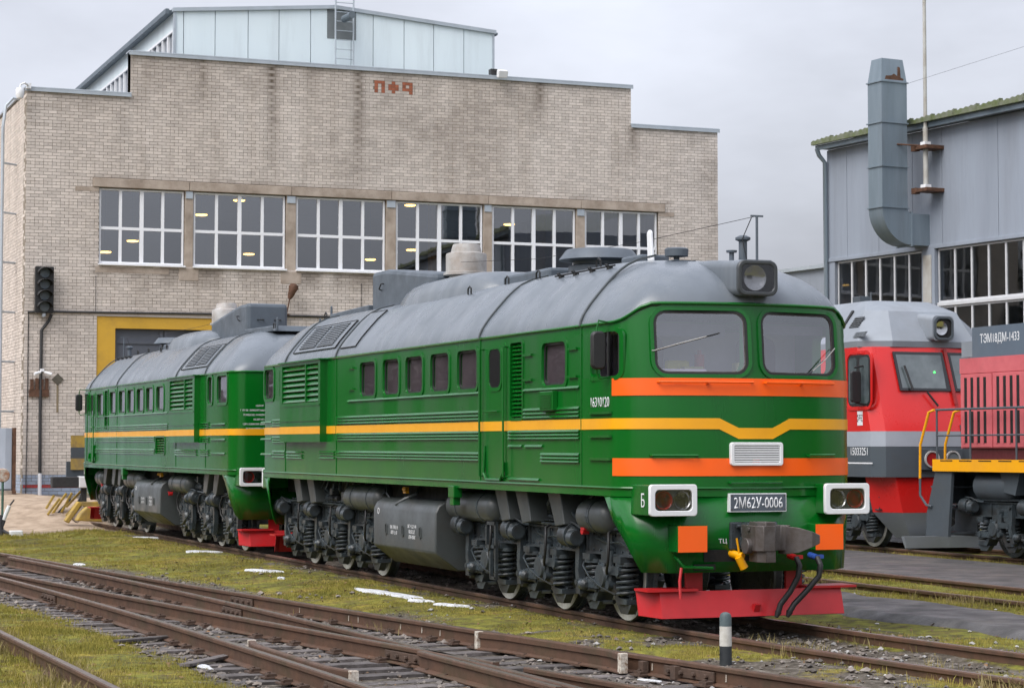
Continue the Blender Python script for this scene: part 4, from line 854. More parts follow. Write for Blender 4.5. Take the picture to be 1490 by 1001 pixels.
f = MB(); f.loft(rings); f.build('elbow', GALV, duct, 25)
f = MB(); f.box(dt0, dt1, dn1+.12, .0, 7.45, 8.30); f.build('wall_spigot', GALV, duct); f = MB(); f.box(dt0-.04, dt1+.04, dn1+.10, dn1+.14, 7.41, 8.34); f.build('flange', GALV, duct)
f = MB(); f.prism([(dn0+.10, 11.85), (dn1-.12, 11.85), (dn1-.10, 11.92), (dn1-.2, 11.95), (dn1-.22, 12.22), (dn1-.27, 12.24), (dn1-.30, 11.98), (dn1-.42, 12.04), (dn1-.5, 11.99), (dn0+.16, 11.97), (dn0+.13, 11.9)], dt1-.045, dt1-.005, 'x'); f.build('rust_patch', RUST, duct)
f = MB(); f.cyl((dt1, -1.1, 10.14), (4.95, -.35, 10.10), .025, None, 6); f.build('stay', RUST, duct)
mast = thing('flag_mast', 'slender white mast on two rusty wall brackets beside the duct', 'mast', (-33.9, 20.0, 0), (0, 0, HANG))
f = MB(); f.cyl((4.98, -.42, 8.95), (4.98, -.42, 10.6), .07, None, 12); f.cyl((4.98, -.42, 10.6), (4.98, -.42, 18), .05, .042, 12); f.build('pole', DULLW, mast, 40)
for z in (8.85, 10.0): f = MB(); f.box(4.75, 5.25, -.62, .0, z, z+.10); f.box(4.6, 4.78, -.62, -.45, z-.03, z+.13); f.build('bracket', RUST, mast, bevel=.01); f = MB(); f.box(4.88, 5.08, -.52, -.32, z+.1, z+.2); f.build('clamp', PVC, mast)
wire = MB(); wire.tube([tuple(Vector((-33.9, 20, 0))+Matrix.Rotation(HANG, 3, 'Z') @ Vector(p)) for p in ((dt1+.03, dn1, 11.8), (12, 1.0, 12.75), (20, 3, 13.9))], .004, 4); tag(wire.build('guy_wire', CABLE), 'thin dark guy wire running up from the duct to the right', 'wire')
# low annex between the hall and the shed
anx = thing('low_annex', 'low grey flat-roofed annex behind the locomotive beside the hall', 'building', (-44.5, 24.0, 0), (0, 0, HANG))
pa = at((1125, 395), 'Y', 27.0); pb = at((1206, 384), 'Y', 24)
f = MB(); f.box(-14, 6, 0, 6, -.3, 7.95); f.build('wall', WALLG, anx); f = MB(); f.box(-14.1, 6.2, -.15, 6.1, 7.95, 8.07); f.build('roof', CAPM, anx)
f = MB(); f.box(2.6, 3.3, 1, 2, 8.07, 8.5); f.build('roof_vent', CAPM, anx)
# ------------------------------------------------------------------ green twin-unit locomotive
CR = 0.35; BW = 1.475; AR = 7.65
FD = [(0, 0), (.2, .014), (.407, .052), (.61, .125), (.763, .215), (.881, .325), (.945, .425), (.98, .51), (1, .61)]   # set-back of the front in plan: share of half width -> metres
def fdrop(t):
    t = abs(t)
    for (t0, d0), (t1, d1) in zip(FD, FD[1:]):
        if t <= t1: return d0+(d1-d0)*(t-t0)/(t1-t0)
    return FD[-1][1]
def AF(z): return 7.86 if z < 2.75 else 7.86-.095*(z-2.75)
def FXY(y, z): return AF(z)-fdrop(y/BW)
def side_y(x, af=7.86):     # half width of the body at station x near the front
    d = af-x
    if d >= .61: return BW
    for (t0, d0), (t1, d1) in zip(FD, FD[1:]):
        if d <= d1: return BW*(t0+(t1-t0)*(d-d0)/(d1-d0))
    return BW
def contour(af, ar, b, rf, rr, zs, zf, zr, ns=10, nc=8, nf=8, fk=1.0):
    pts = []
    def P(x, y, wf, wr): pts.append((x, y, zs*(1-wf-wr)+zf*wf+zr*wr))
    ss = lambda t: t*t*(3-2*t)
    TS = [-1, -.99, -.97, -.945, -.915, -.881, -.83, -.763, -.69, -.61, -.5, -.407, -.3, -.2, -.1, 0]; TS = TS+[-t for t in TS[-2::-1]]
    xe = af-FD[-1][1]*fk
    for k in range(ns): P(-(ar-rr)+(xe+ar-rr)*k/ns, -b, 0, 0)
    for t in TS: P(af-fdrop(t)*fk, b*t, ss(min(1, max(0, (1-abs(t))/.24))), 0)
    for k in range(1, ns+1): P(xe-(xe+ar-rr)*k/ns, b, 0, 0)
    for k in range(1, nc+1):
        t = k/nc; a = PI/2+t*PI/2; P(-(ar-rr)+rr*math.cos(a), (b-rr)+rr*math.sin(a), 0, ss(t))
    for k in range(1, nf+1): P(-ar, (b-rr)-2*(b-rr)*k/nf, 0, 1)
    for k in range(1, nc): 
        t = k/nc; a = PI+t*PI/2; P(-(ar-rr)+rr*math.cos(a), -(b-rr)+rr*math.sin(a), 0, ss(1-t))
    return pts
ROOF_S = [(1.487,3.352),(1.480,3.40),(1.435,3.50),(1.345,3.625),(1.225,3.765),(1.085,3.92),(0.93,4.055),(0.75,4.14),(0.5,4.20),(0.2,4.235)]
ROOF_F = [(7.80,3.545),(7.785,3.60),(7.72,3.70),(7.61,3.81),(7.44,3.92),(7.20,4.02),(6.88,4.10),(6.42,4.155),(5.6,4.205),(4.5,4.235)]
ROOF_FK = [1, 1.02, 1.08, 1.18, 1.3, 1.4, 1.4, 1.25, .9, .5]
ROOF_R = [(7.66,3.352),(7.655,3.40),(7.61,3.50),(7.53,3.63),(7.42,3.77),(7.27,3.92),(7.05,4.04),(6.75,4.13),(6.2,4.2),(5.5,4.235)]
ROOF_RC = [.37,.38,.42,.47,.54,.62,.66,.60,.42,.18]
def roof_y(z):   # half width of the roof at height z
    for (w0, z0), (w1, z1) in zip(ROOF_S, ROOF_S[1:]):
        if z0 <= z <= z1: return w0+(w1-w0)*(z-z0)/(z1-z0)
    return ROOF_S[0][0] if z < ROOF_S[0][1] else ROOF_S[-1][0]
def roof_z(y):
    y = abs(y)
    for (w0, z0), (w1, z1) in zip(ROOF_S, ROOF_S[1:]):
        if w1 <= y <= w0: return z0+(z1-z0)*(w0-y)/(w0-w1)
    return 4.24
def roof_strip(mb, x0, x1, za, zb, off, thick, s, n=10):   # a plate that follows the roof curve between two heights
    prof = []
    for k in range(n+1):
        z = za+(zb-za)*k/n; y = roof_y(z); z2 = z+0.01; y2 = roof_y(min(z2, 4.23)); d = Vector((0, y2-y, 0.01)).normalized(); nn = Vector((0, d[2], -d[1]))
        prof.append((y, z, nn))
    a = [(s*(y+n_[1]*(off+thick)), z+n_[2]*(off+thick)) for y, z, n_ in prof] + [(s*(y+n_[1]*off), z+n_[2]*off) for y, z, n_ in prof][::-1]
    k = len(a); vs = [(x0, y, z) for y, z in a]+[(x1, y, z) for y, z in a]; h = k//2
    fs = []
    for i in range(k): j = (i+1) % k; fs.append((i, j, k+j, k+i))
    for i in range(h-1):
        fs.append((i, i+1, k-2-i, k-1-i)); fs.append((k+i, 2*k-1-i, 2*k-2-i, k+i+1))
    mb.add(vs, fs)

def band_path(z):
    """plan outline of the body from rear side (-y) round the front to rear side (+y) as (x,y,nx,ny)"""
    rc = [(-(AR-.30)-.30*math.sin(PI/2*k/6), (BW-.30)+.30*math.cos(PI/2*k/6)) for k in range(7)]
    P = [(-AR, 0), (-AR, -.6)]+[(x, -y) for x, y in rc[::-1]]+[(x, -BW) for x in (-5, -3, -1, 1, 3, 5, 6.8)]
    T = [-1, -.99, -.97, -.945, -.915, -.881, -.83, -.763, -.69, -.61, -.5, -.407, -.2949, -.1424, -.07, 0]; T = T+[-t for t in T[-2::-1]]
    P += [(FXY(BW*t, z), BW*t) for t in T]+[(x, BW) for x in (6.8, 5, 3, 1, -1, -3, -5)]+rc+[(-AR, .6), (-AR, 0)]
    out = []
    for i, (x, y) in enumerate(P):
        a, b = P[max(i-1, 0)], P[min(i+1, len(P)-1)]; d = Vector((b[0]-a[0], b[1]-a[1])).normalized(); out.append((x, y, d[1], -d[0]))
    return out
def band(zt, zb, off, xmin=-99, notch=False):
    mb = MB(); P = [p for p in band_path((zt+zb)/2) if p[0] > xmin+.02]
    if xmin > -99: P = [(xmin, -side_y(xmin), 0, -1)]+P+[(xmin, side_y(xmin), 0, 1)]
    vs = []
    for x, y, nx, ny in P:
        dt = 0
        if notch and x > 7 and abs(y) < 0.3: dt = -0.105
        vs += [(x+nx*off, y+ny*off, zb+dt), (x+nx*off, y+ny*off, zt+dt), (x-nx*.01, y-ny*.01, zb+dt), (x-nx*.01, y-ny*.01, zt+dt)]
    fs = []
    for i in range(len(P)-1):
        a, b = 4*i, 4*i+4; fs += [(a, b, b+1, a+1), (a+1, b+1, b+3, a+3), (a, a+2, b+2, b)]
    mb.add(vs, fs); return mb

def coil(mb, c, R, r, z0, z1, turns, seg=12, n=6):
    pts = [(c[0]+R*math.cos(2*PI*t/seg), c[1]+R*math.sin(2*PI*t/seg), z0+(z1-z0)*t/(seg*turns)) for t in range(int(seg*turns)+1)]
    mb.tube(pts, r, n)

def make_bogie_meshes(s):
    """meshes for one side (s=-1/+1) shared by all four bogies; local origin at the bogie centre, z=0 rail top"""
    M = {}
    f = MB()
    Y = lambda a, b: (min(s*a, s*b), max(s*a, s*b))
    y0, y1 = Y(0.93, 1.10)
    f.box(-2.62, 2.62, y0, y1, 0.785, 1.01)
    y0, y1 = Y(0.90, 1.14); f.box(-2.66, 2.66, y0, y1, 1.01, 1.035); f.box(-2.66, 2.66, y0, y1, 0.76, 0.785)
    for x in (-2.0, -1.35, -0.5, 0.15, 0.5, 1.3, 2.0):
        a, b = Y(1.10, 1.128); f.box(x-.012, x+.012, a, b, 0.785, 1.01)
    for x in (-1.75, -0.2, 0.75, 1.65): # brackets
        a, b = Y(1.09, 1.17); f.box(x-.09, x+.09, a, b, 0.83, 0.97)
    M['side_frame'] = f.mesh('side_frame', BOGIE)
    return M

def bogie_side(par, bx, s, front):
    """all parts of one bogie side, parented to the locomotive"""
    Y = lambda a, b: (min(s*a, s*b), max(s*a, s*b))
    key = 'bogie%d%d' % (s, front)
    if key not in CACHE:
        C = {}
        f = MB(); y0, y1 = Y(0.93, 1.10); f.box(-2.62, 2.62, y0, y1, 0.785, 1.01)
        y0, y1 = Y(0.90, 1.135); f.box(-2.66, 2.66, y0, y1, 1.01, 1.033); f.box(-2.66, 2.66, y0, y1, 0.762, 0.785)
        for x in (-2.0, -1.35, -0.5, 0.15, 0.5, 1.3, 2.0):
            a, b = Y(1.10, 1.128); f.box(x-.012, x+.012, a, b, 0.785, 1.01)
        for x0 in (-1.85, 0, 1.85):
            for dx in (-.43, .43):
                a, b = Y(0.93, 1.19); f.box(x0+dx-.10, x0+dx+.10, a, b, 0.69, 0.762)
                f.cyl((x0+dx, s*1.06, .70), (x0+dx, s*1.06, .655), .135, .135, 14)
            a, b = Y(1.08, 1.16); f.box(x0-.07, x0+.1, a, b, .60, .80)
        f.tube([(-2.6, s*1.16, 1.06), (-1.2, s*1.17, 1.075), (0.2, s*1.16, 1.06), (1.5, s*1.17, 1.08), (2.55, s*1.16, 1.06)], .018, 6)
        f.tube([(-2.4, s*1.11, 1.10), (-0.6, s*1.12, 1.09), (1.0, s*1.11, 1.11), (2.3, s*1.12, 1.09)], .012, 5)
        C['side_frame'] = f.mesh('side_frame', BOGIE, 35)
        # axle box with wings
        f = MB(); f.cyl((0, s*.88, .525), (0, s*1.17, .525), .185, .18, 18); f.cyl((0, s*1.17, .525), (0, s*1.215, .525), .145, .125, 18)
        a, b = Y(.92, 1.13); f.prism([(-.56,.235),(-.30,.215),(-.2,.34),(.2,.34),(.30,.215),(.56,.235),(.56,.29),(.34,.30),(.2,.45),(.19,.70),(-.19,.70),(-.2,.45),(-.34,.30),(-.56,.29)], a, b, 'y')
        for k in range(6):
            t = 2*PI*k/6; f.cyl((.155*math.cos(t), s*1.165, .525+.155*math.sin(t)), (.155*math.cos(t), s*1.19, .525+.155*math.sin(t)), .018, None, 6)
        # links to the frame
        f.obox((.30, s*1.15, .60), (.36, .07, .10)); f.cyl((.44, s*1.08, .60), (.44, s*1.2, .60), .06, None, 10)
        f.obox((-.30, s*1.15, .42), (.36, .07, .10)); f.cyl((-.44, s*1.08, .42), (-.44, s*1.2, .42), .06, None, 10)
        f.prism([(.24,.215),(.62,.235),(.52,.12),(.34,.12)], *Y(1.0, 1.1), 'y'); f.prism([(-.24,.215),(-.62,.235),(-.52,.12),(-.34,.12)], *Y(1.0, 1.1), 'y')
        C['axle_box'] = f.mesh('axle_box', BOGIE, 35)
        f = MB(); coil(f, (0, s*1.06), .112, .0185, .30, .655, 5.6); coil(f, (0, s*1.06), .07, .012, .30, .655, 8)
        C['coil_spring'] = f.mesh('coil_spring', BOGIE, 60)
        f = MB(); f.cyl((0, s*1.14, .44), (0, s*1.14, .84), .035, None, 10); f.cyl((0, s*1.14, .60), (0, s*1.14, .82), .052, None, 10); f.cyl((0, s*1.10, .84), (0, s*1.19, .84), .05, None, 10); f.cyl((0, s*1.10, .43), (0, s*1.19, .43), .05, None, 10)
        C['damper'] = f.mesh('damper', BOGIE, 40)
        # brake cylinder
        f = MB(); f.lathe([(.02,-.20),(.045,-.20),(.05,-.165),(.11,-.16),(.135,-.13),(.14,.10),(.155,.105),(.155,.125),(.12,.13),(.09,.19),(.05,.24),(.05,.30)], (0, s*1.185, .95), 'x', 18)
        f.cyl((.18, s*1.25, .93), (.33, s*1.25, .93), .092, None, 16); f.cyl((.33, s*1.25, .93), (.338, s*1.25, .93), .078, None, 16); f.cyl((.10, s*1.2, .93), (.2, s*1.25, .93), .06, None, 10)
        for k in range(8):
            t = 2*PI*k/8; f.cyl((.10, s*1.185+.14*math.cos(t), .95+.14*math.sin(t)), (.135, s*1.185+.14*math.cos(t), .95+.14*math.sin(t)), .014, None, 6)
        f.tube([(-.1, s*1.19, 1.08), (.02, s*1.22, 1.11), (.2, s*1.24, 1.10), (.34, s*1.2, 1.04), (.5, s*1.17, 1.03)], .014, 6)
        C['brake_cylinder'] = f.mesh('brake_cylinder', BOGIE, 35)
        f = MB(); f.prism([(-.045,.97),(.045,.97),(.055,.75),(.02,.55),(.10,.36),(.17,.30),(.10,.25),(.0,.30),(-.07,.52),(-.06,.75)], *Y(1.12, 1.20), 'y')
        f.prism([(.05,.46),(.16,.40),(.20,.22),(.12,.19),(.06,.30)], *Y(.80, 1.12), 'y'); f.cyl((.06, s*1.08, .42), (.06, s*1.25, .42), .035, None, 10); f.cyl((.0, s*1.1, .93), (.0, s*1.24, .93), .04, None, 10)
        f.obox((.10, s*1.19, .36), (.12, .10, .14)); f.tube([(.1, s*1.1, .25), (.35, s*1.05, .20), (.6, s*1.0, .22)], .025, 6)
        f.cyl((.2, s*1.15, .38), (.42, s*1.12, .34), .03, None, 8); f.lathe([(.03,0),(.07,.02),(.07,.10),(.03,.13)], (.14, s*1.2, .40), 'x', 12)
        C['brake_lever'] = f.mesh('brake_lever', BOGIE, 35)
        f = MB(); f.lathe([(.10,.80),(.47,.79),(.535,.775),(.55,.735),(.525,.74),(.525,.855),(.515,.865),(.445,.865),(.43,.845),(.25,.835),(.18,.86),(.10,.87)], (0, 0, 0), 'y', 36)
        me = f.mesh('wheel', BOGIE, 40)
        if s < 0:
            for v in me.vertices: v.co.y *= -1
            me.flip_normals()
        C['wheel'] = me
        f = MB(); n = 36; f.ring([(.516*math.cos(2*PI*k/n), .516*math.sin(2*PI*k/n)) for k in range(n)], [(.447*math.cos(2*PI*k/n), .447*math.sin(2*PI*k/n)) for k in range(n)], s*.858, s*.868, 'y')
        C['wheel_rim'] = f.mesh('wheel_rim', RIMW, 40)
        f = MB(); r_ = .018
        for x in (-.16, .16): f.box(x-.022, x+.022, *Y(1.22, 1.26), .30 if x > 0 else .72, 1.03)
        f.box(-.18, .18, *Y(1.22, 1.26), .985, 1.03); f.box(-.18, .18, *Y(1.22, 1.26), .69, .73); f.box(-.02, .18, *Y(1.22, 1.26), .29, .33); f.box(-.04, 0, *Y(1.22, 1.26), .30, .72)
        C['step_frame'] = f.mesh('step_frame', BOGIE)
        f = MB(); f.tube([(.02, s*1.12, 1.06), (.10, s*1.24, 1.02), (.17, s*1.27, .86), (.12, s*1.26, .68), (.02, s*1.23, .60), (-.04, s*1.20, .56)], .017, 7); C['hose'] = f.mesh('hose', RUBBER, 60)
        f = MB(); f.tube([(-.55, s*1.10, .78), (-.50, s*1.20, .62), (-.25, s*1.23, .50), (.05, s*1.22, .40), (.35, s*1.17, .33)], .011, 6); f.tube([(-.3, s*1.13, .95), (.1, s*1.16, .90), (.45, s*1.15, .92), (.7, s*1.13, .84)], .012, 6); C['brake_pipe'] = f.mesh('brake_pipe', BOGIE, 60)
        f = MB()
        for k in range(9): f.cyl((-.8+k*.2, s*1.10, .985), (-.8+k*.2, s*1.118, .985), .014, None, 6); f.cyl((-.8+k*.2, s*1.10, .812), (-.8+k*.2, s*1.118, .812), .014, None, 6)
        C['rivets'] = f.mesh('rivet_row', BOGIE)
        CACHE[key] = C
    C = CACHE[key]
    inst(C['side_frame'], 'side_frame', par, (bx, 0, 0))
    for x0 in (-1.85, 0, 1.85):
        w = inst(C['wheel'], 'wheel', par, (bx+x0, 0, .525), (0, random.random()*6, 0)); inst(C['wheel_rim'], 'wheel_rim', w)
        inst(C['axle_box'], 'axle_box', par, (bx+x0, 0, 0))
        for dx in (-.43, .43): inst(C['coil_spring'], 'coil_spring', par, (bx+x0+dx, 0, 0))
        inst(C['damper'], 'damper', par, (bx+x0+.16, 0, 0)); inst(C['hose'], 'hose', par, (bx+x0+.22, 0, 0)); inst(C['brake_pipe'], 'brake_pipe', par, (bx+x0, 0, 0)); inst(C['rivets'], 'rivet_row', par, (bx+x0, 0, 0))['kind'] = 'stuff'
        inst(C['brake_cylinder'], 'brake_cylinder', par, (bx+x0-.88, 0, 0))
        inst(C['brake_lever'], 'brake_lever', par, (bx+x0-.66, 0, 0))
CACHE = {}

def marks(par, M, rows, h, pitch, name='stencil_marks'):
    f = MB(); y = (len(rows)-1)*pitch/2
    for w in rows:
        x = -w/2
        while x < w/2:
            k = random.random(); cw = h*random.uniform(.35, .6)
            f.add([(x, y-h/2, .001), (x+h*.13, y-h/2, .001), (x+h*.13, y+h/2, .001), (x, y+h/2, .001)], [(0,1,2,3)])
            if k < .75: f.add([(x+cw-h*.13, y-h/2, .001), (x+cw, y-h/2, .001), (x+cw, y+h/2, .001), (x+cw-h*.13, y+h/2, .001)], [(0,1,2,3)])
            yy = random.choice((-h/2, -h*.07, h/2-h*.14)); f.add([(x+h*.13, y+yy, .001), (x+cw-h*.13, y+yy, .001), (x+cw-h*.13, y+yy+h*.14, .001), (x+h*.13, y+yy+h*.14, .001)], [(0,1,2,3)])
            x += cw+h*.16
            if random.random() < .14: x += h*.4
        y -= pitch
    o = f.build(name, WHITE, par, fix=False); o.matrix_local = M; o['kind'] = 'stuff'; return o
def side_window(par, cut, vis, x0, x1, z0, z1, r=.09, frame=True, gl=None, depth=.06):
    cx, cz, w, h = (x0+x1)/2, (z0+z1)/2, x1-x0, z1-z0
    y = vis*BW
    a, b = sorted((y+vis*.05, y-vis*depth)); cut.prism(rrect(cx, cz, w, h, r), a, b, 'y')
    f = MB(); a, b = sorted((y-vis*.01, y+vis*.013)); f.ring(rrect(cx, cz, w+.11, h+.11, r+.045), rrect(cx, cz, w+.004, h+.004, r), a, b, 'y')
    wd = f.build('window', GREEN, par, 40)
    f = MB(); a, b = sorted((y-vis*.034, y-vis*.02)); f.ring(rrect(cx, cz, w, h, r), rrect(cx, cz, w-.05, h-.05, r-.02), a, b, 'y'); f.build('gasket', RUBBER, wd)
    f = MB(); a, b = sorted((y-vis*.030, y-vis*.026)); f.prism(rrect(cx, cz, w-.03, h-.03, r-.01), a, b, 'y'); f.build('pane', gl or GL_SIDE, wd)
    f = MB(); y2 = y-vis*(depth-.004); a, b = sorted((y2, y2+vis*.003)); f.prism(rrect(cx, cz, w-.004, h-.004, r), a, b, 'y'); f.build('window_back', WIN_BACK, wd)
WIN_BACK = mat('dim_interior', (0.13, 0.115, 0.125), 0.8, col2=(0.24, 0.21, 0.22), nscale=1.5, namt=0.8)  # dimness of the room behind the pane is put into this plate's colour

def louvre(par, name, vis, x0, x1, z0, z1, pitch, mt, y=None, proud=0.0, divs=()):
    y = vis*(BW if y is None else y)
    bk = MB(); a, b = sorted((y-vis*.055, y-vis*.05)); bk.box(x0, x1, a, b, z0, z1); root = bk.build(name, BLACK, par)
    n = int(round((z1-z0)/pitch)); me = None
    for k in range(n):
        z = z0+(k+.5)*(z1-z0)/n
        if me is None:
            f = MB(); h = (z1-z0)/n; f.add([(x0, y-vis*.048, h*.42), (x1, y-vis*.048, h*.42), (x1, y-vis*.004, -h*.38), (x0, y-vis*.004, -h*.38), (x0, y-vis*.048, h*.42+.008), (x1, y-vis*.048, h*.42+.008), (x1, y-vis*.002, -h*.38+.006), (x0, y-vis*.002, -h*.38+.006)], [(0,1,2,3), (4,5,6,7), (2,3,7,6), (0,1,5,4), (0,3,7,4), (1,2,6,5)])
            me = f.mesh('slat', mt)
        inst(me, 'slat', root, (0, 0, z))
    for x in divs:
        f = MB(); a, b = sorted((y-vis*.05, y+vis*.006)); f.box(x-.022, x+.022, a, b, z0, z1); f.build('divider', mt, root)
    return root

def ribs(par, vis, x0, x1, zs, h=.032, d=.026):
    y = vis*BW
    for z in zs:
        f = MB(); f.prism([(y-vis*.004, z-h*.5), (y+vis*d, z-h*.45), (y+vis*d, z-h*.3), (y+vis*d*.35, z+h*.45), (y-vis*.004, z+h*.55)], x0, x1, 'x'); f.build('body_rib', GREEN, par)

def make_loco(label, loc, rot, vis, spec, front):
    root = thing('diesel_locomotive', label, 'locomotive', loc, rot, 'sections of the green twin locomotive')
    # --- body shell
    mb = MB(); levels = [1.53, 1.8, 2.05, 2.75]
    rings = [contour(AF(z), AR, BW, CR, .30, z, z, z) for z in levels] + [contour(AF(3.5), AR, BW, CR, .30, 3.372, 3.572, 3.372), contour(AF(3.5)-.2, AR-.2, BW-.15, CR, .2, 3.39, 3.39, 3.39)]
    mb.loft(rings); body = mb.build('body', GREEN, root)
    cut1, cav, cut3 = MB(), MB(), MB()
    cav.prism([(6.3,-1.36),(7.18,-1.36),(7.46,-1.1),(7.6,-.6),(7.66,0),(7.6,.6),(7.46,1.1),(7.18,1.36),(6.3,1.36)], 2.15, 3.36, 'z')
    WS = [rrect(sy*.605, 3.135, 1.03, .70, .14, 6) for sy in (-1, 1)]
    for w in WS: cut3.prism(w, 7.2, 8.0, 'x')
    x0, x1, z0, z1 = spec['cab']; cut3.prism(rrect((x0+x1)/2, (z0+z1)/2, x1-x0, z1-z0, .07), *sorted((vis*1.2, vis*1.6)), 'y')
    cut3.prism(rrect((x0+x1)/2, (z0+z1)/2, x1-x0, z1-z0, .07), *sorted((-vis*1.2, -vis*1.6)), 'y')
    for w in spec['windows']: side_window(root, cut1, vis, *w)
    for w in spec['windows'][-5:]: side_window(root, cut1, -vis, *w)
    for (x0, x1, z0, z1) in spec['louvres']:
        a, b = sorted((vis*(BW-.06), vis*(BW+.05))); cut1.prism(rrect((x0+x1)/2, (z0+z1)/2, x1-x0, z1-z0, .04), a, b, 'y')
    bx0, bx1, bz0, bz1 = spec['box']
    boolean_cut(body, [cut1, cav, cut3])
    me = body.data; me.materials.clear(); me.materials.append(GREEN)
    me.polygons.foreach_set('use_smooth', [True]*len(me.polygons)); me.set_sharp_from_angle(angle=math.radians(28))
    # --- roof
    mb = MB(); rings = [contour(ROOF_F[k][0], ROOF_R[k][0], ROOF_S[k][0], ROOF_RC[k], ROOF_RC[k], ROOF_S[k][1], ROOF_F[k][1], ROOF_R[k][1], fk=ROOF_FK[k]) for k in range(10)]
    mb.loft(rings); roof = mb.build('roof', ROOFG, root, 60)
    # --- cab interior
    mb = MB(); mb.box(6.95, 7.36, -1.3, 1.3, 2.2, 2.72); mb.box(7.0, 7.3, -1.2, -.3, 2.72, 2.86); mb.build('control_desk', CABI, root, bevel=.03)
    for sy in (-.75, .7):
        mb = MB(); mb.prism(rrect(sy, 2.95, .46, .62, .12), 6.48, 6.60, 'x'); mb.prism(rrect(sy, 3.20, .26, .2, .08), 6.48, 6.58, 'x'); mb.build('seat', SEAT, root, 50)
    mb = MB(); mb.box(6.302, 6.31, -1.35, 1.35, 2.16, 3.33); mb.build('bulkhead', CABI, root)
    mb = MB(); mb.box(7.25, 7.27, -1.2, -.1, 3.3, 3.335); mb.box(6.9, 7.02, .2, .5, 2.72, 2.95); mb.box(6.9, 7.0, -.45, -.2, 2.72, 2.9); mb.build('desk_display', mat('pale_plastic', (.5, .5, .2), .6), root, bevel=.01)
    f = MB(); f.obox((6.75, -.42, 2.86), (.10, .30, .24)); f.build('folded_vest', mat('vest_yellow', (.62, .60, .06), .8), root, bevel=.04)
    f = MB(); f.cyl((6.72, -.12, 2.72), (6.72, -.12, 3.05), .06, None, 12); f.cyl((6.72, -.12, 3.05), (6.72, -.12, 3.10), .025, None, 8); f.build('extinguisher', RED, root, 40)
    f = MB(); f.box(7.30, 7.32, -1.15, -.10, 3.22, 3.36); f.build('sun_visor', mat('visor', (.10, .10, .13), .6), root); f = MB(); f.box(7.30, 7.32, .10, 1.15, 3.26, 3.36); f.build('sun_visor', MATS['visor'], root)
    # windscreens
    for k, sy in enumerate((-1, 1)):
        o_ = rrect(sy*.605, 3.135, 1.12, .79, .19, 6); i_ = WS[k]
        ty = sy*.605; sl_ = (fdrop(1.10/BW)-fdrop(.11/BW))/.99; x_in = fdrop(.11/BW)
        tx = lambda z, e, y=ty: AF(z)-x_in-sl_*(abs(y)-.11)+e+.004
        def tring(outer, inner, e0, e1):
            f = MB(); n = len(outer)
            vs = [(tx(z, e1, y), y, z) for y, z in outer]+[(tx(z, e1, y), y, z) for y, z in inner]+[(tx(z, e0, y), y, z) for y, z in outer]+[(tx(z, e0, y), y, z) for y, z in inner]
            fs = []
            for i in range(n):
                j = (i+1) % n; fs += [(i, j, n+j, n+i), (i, 2*n+i, 2*n+j, j), (n+i, n+j, 3*n+j, 3*n+i)]
            return f.add(vs, fs)
        wsf = tring(o_, rrect(sy*.605, 3.135, 1.04, .71, .15, 6), -.03, .016).build('windscreen', GREEN, root, 40)
        tring(rrect(sy*.605, 3.135, 1.04, .71, .15, 6), rrect(sy*.605, 3.135, .985, .655, .12, 6), -.03, .010).build('gasket', RUBBER, wsf, 40)
        tring(rrect(sy*.605, 3.135, .987, .657, .12, 6), rrect(sy*.605, 3.135, .969, .639, .11, 6), -.03, .004).build('trim', STEEL, wsf, 40)
        f = MB(); pl = rrect(sy*.605, 3.135, .99, .66, .12, 6); f.add([(tx(z, -.008, y), y, z) for y, z in pl], [tuple(range(len(pl)))]); f.build('pane', GL_WS, wsf)
        # wiper
        f = MB(); p0 = (sy*1.16, 3.04) if sy < 0 else (1.13, 3.1); p1 = (-.55, 3.20) if sy < 0 else (.78, 2.84)
        f.tube([(tx(p0[1], .0, p0[0]), p0[0], p0[1]), (tx(p0[1], .045, p0[0]), p0[0]*.98, p0[1]), (tx(p1[1], .045, (p0[0]+p1[0])/2), (p0[0]+p1[0])/2, (p0[1]+p1[1])/2), (tx(p1[1], .025, p1[0]), *p1)], .006, 6); f.build('wiper_arm', STACKW, root)
        f = MB(); d = (p1[0]-p0[0], p1[1]-p0[1]); f.tube([(tx(p1[1], .025, p0[0]+d[0]*.55), p0[0]+d[0]*.55, p0[1]+d[1]*.55), (tx(p1[1], .018, p0[0]+d[0]*1.25), p0[0]+d[0]*1.25, p0[1]+d[1]*1.25)], .007, 6); f.build('wiper_blade', RUBBER, root)
        # hand rail on the orange band
        ya, yb = ((-1.10, -.06) if sy < 0 else (.10, 1.06)); f = MB(); f.tube([(FXY(ya, 2.7), ya, 2.70), (FXY(ya, 2.7)+.06, ya, 2.70), (FXY((ya+yb)/2, 2.7)+.065, (ya+yb)/2, 2.70), (FXY(yb, 2.7)+.06, yb, 2.70), (FXY(yb, 2.7), yb, 2.70)], .014, 6); f.cyl((FXY((ya+yb)/2, 2.7), (ya+yb)/2, 2.685), (FXY((ya+yb)/2, 2.7)+.065, (ya+yb)/2, 2.70), .02, None, 6); f.build('hand_rail', ORANGE, root, 40)
        ya, yb = ((-1.17, -.70) if sy < 0 else (.67, 1.06)); f = MB(); f.tube([(FXY(ya, 1.9), ya, 1.90), (FXY(ya, 1.9)+.06, ya, 1.90), (FXY(yb, 1.9)+.06, yb, 1.90), (FXY(yb, 1.9), yb, 1.90)], .015, 6); f.build('hand_rail', GREEN, root, 40)
    f = MB(); f.tube([(7.82, -.33, 1.605), (7.90, -.33, 1.605), (7.90, .30, 1.605), (7.82, .30, 1.605)], .014, 6); f.build('hand_rail', GREEN, root, 40)
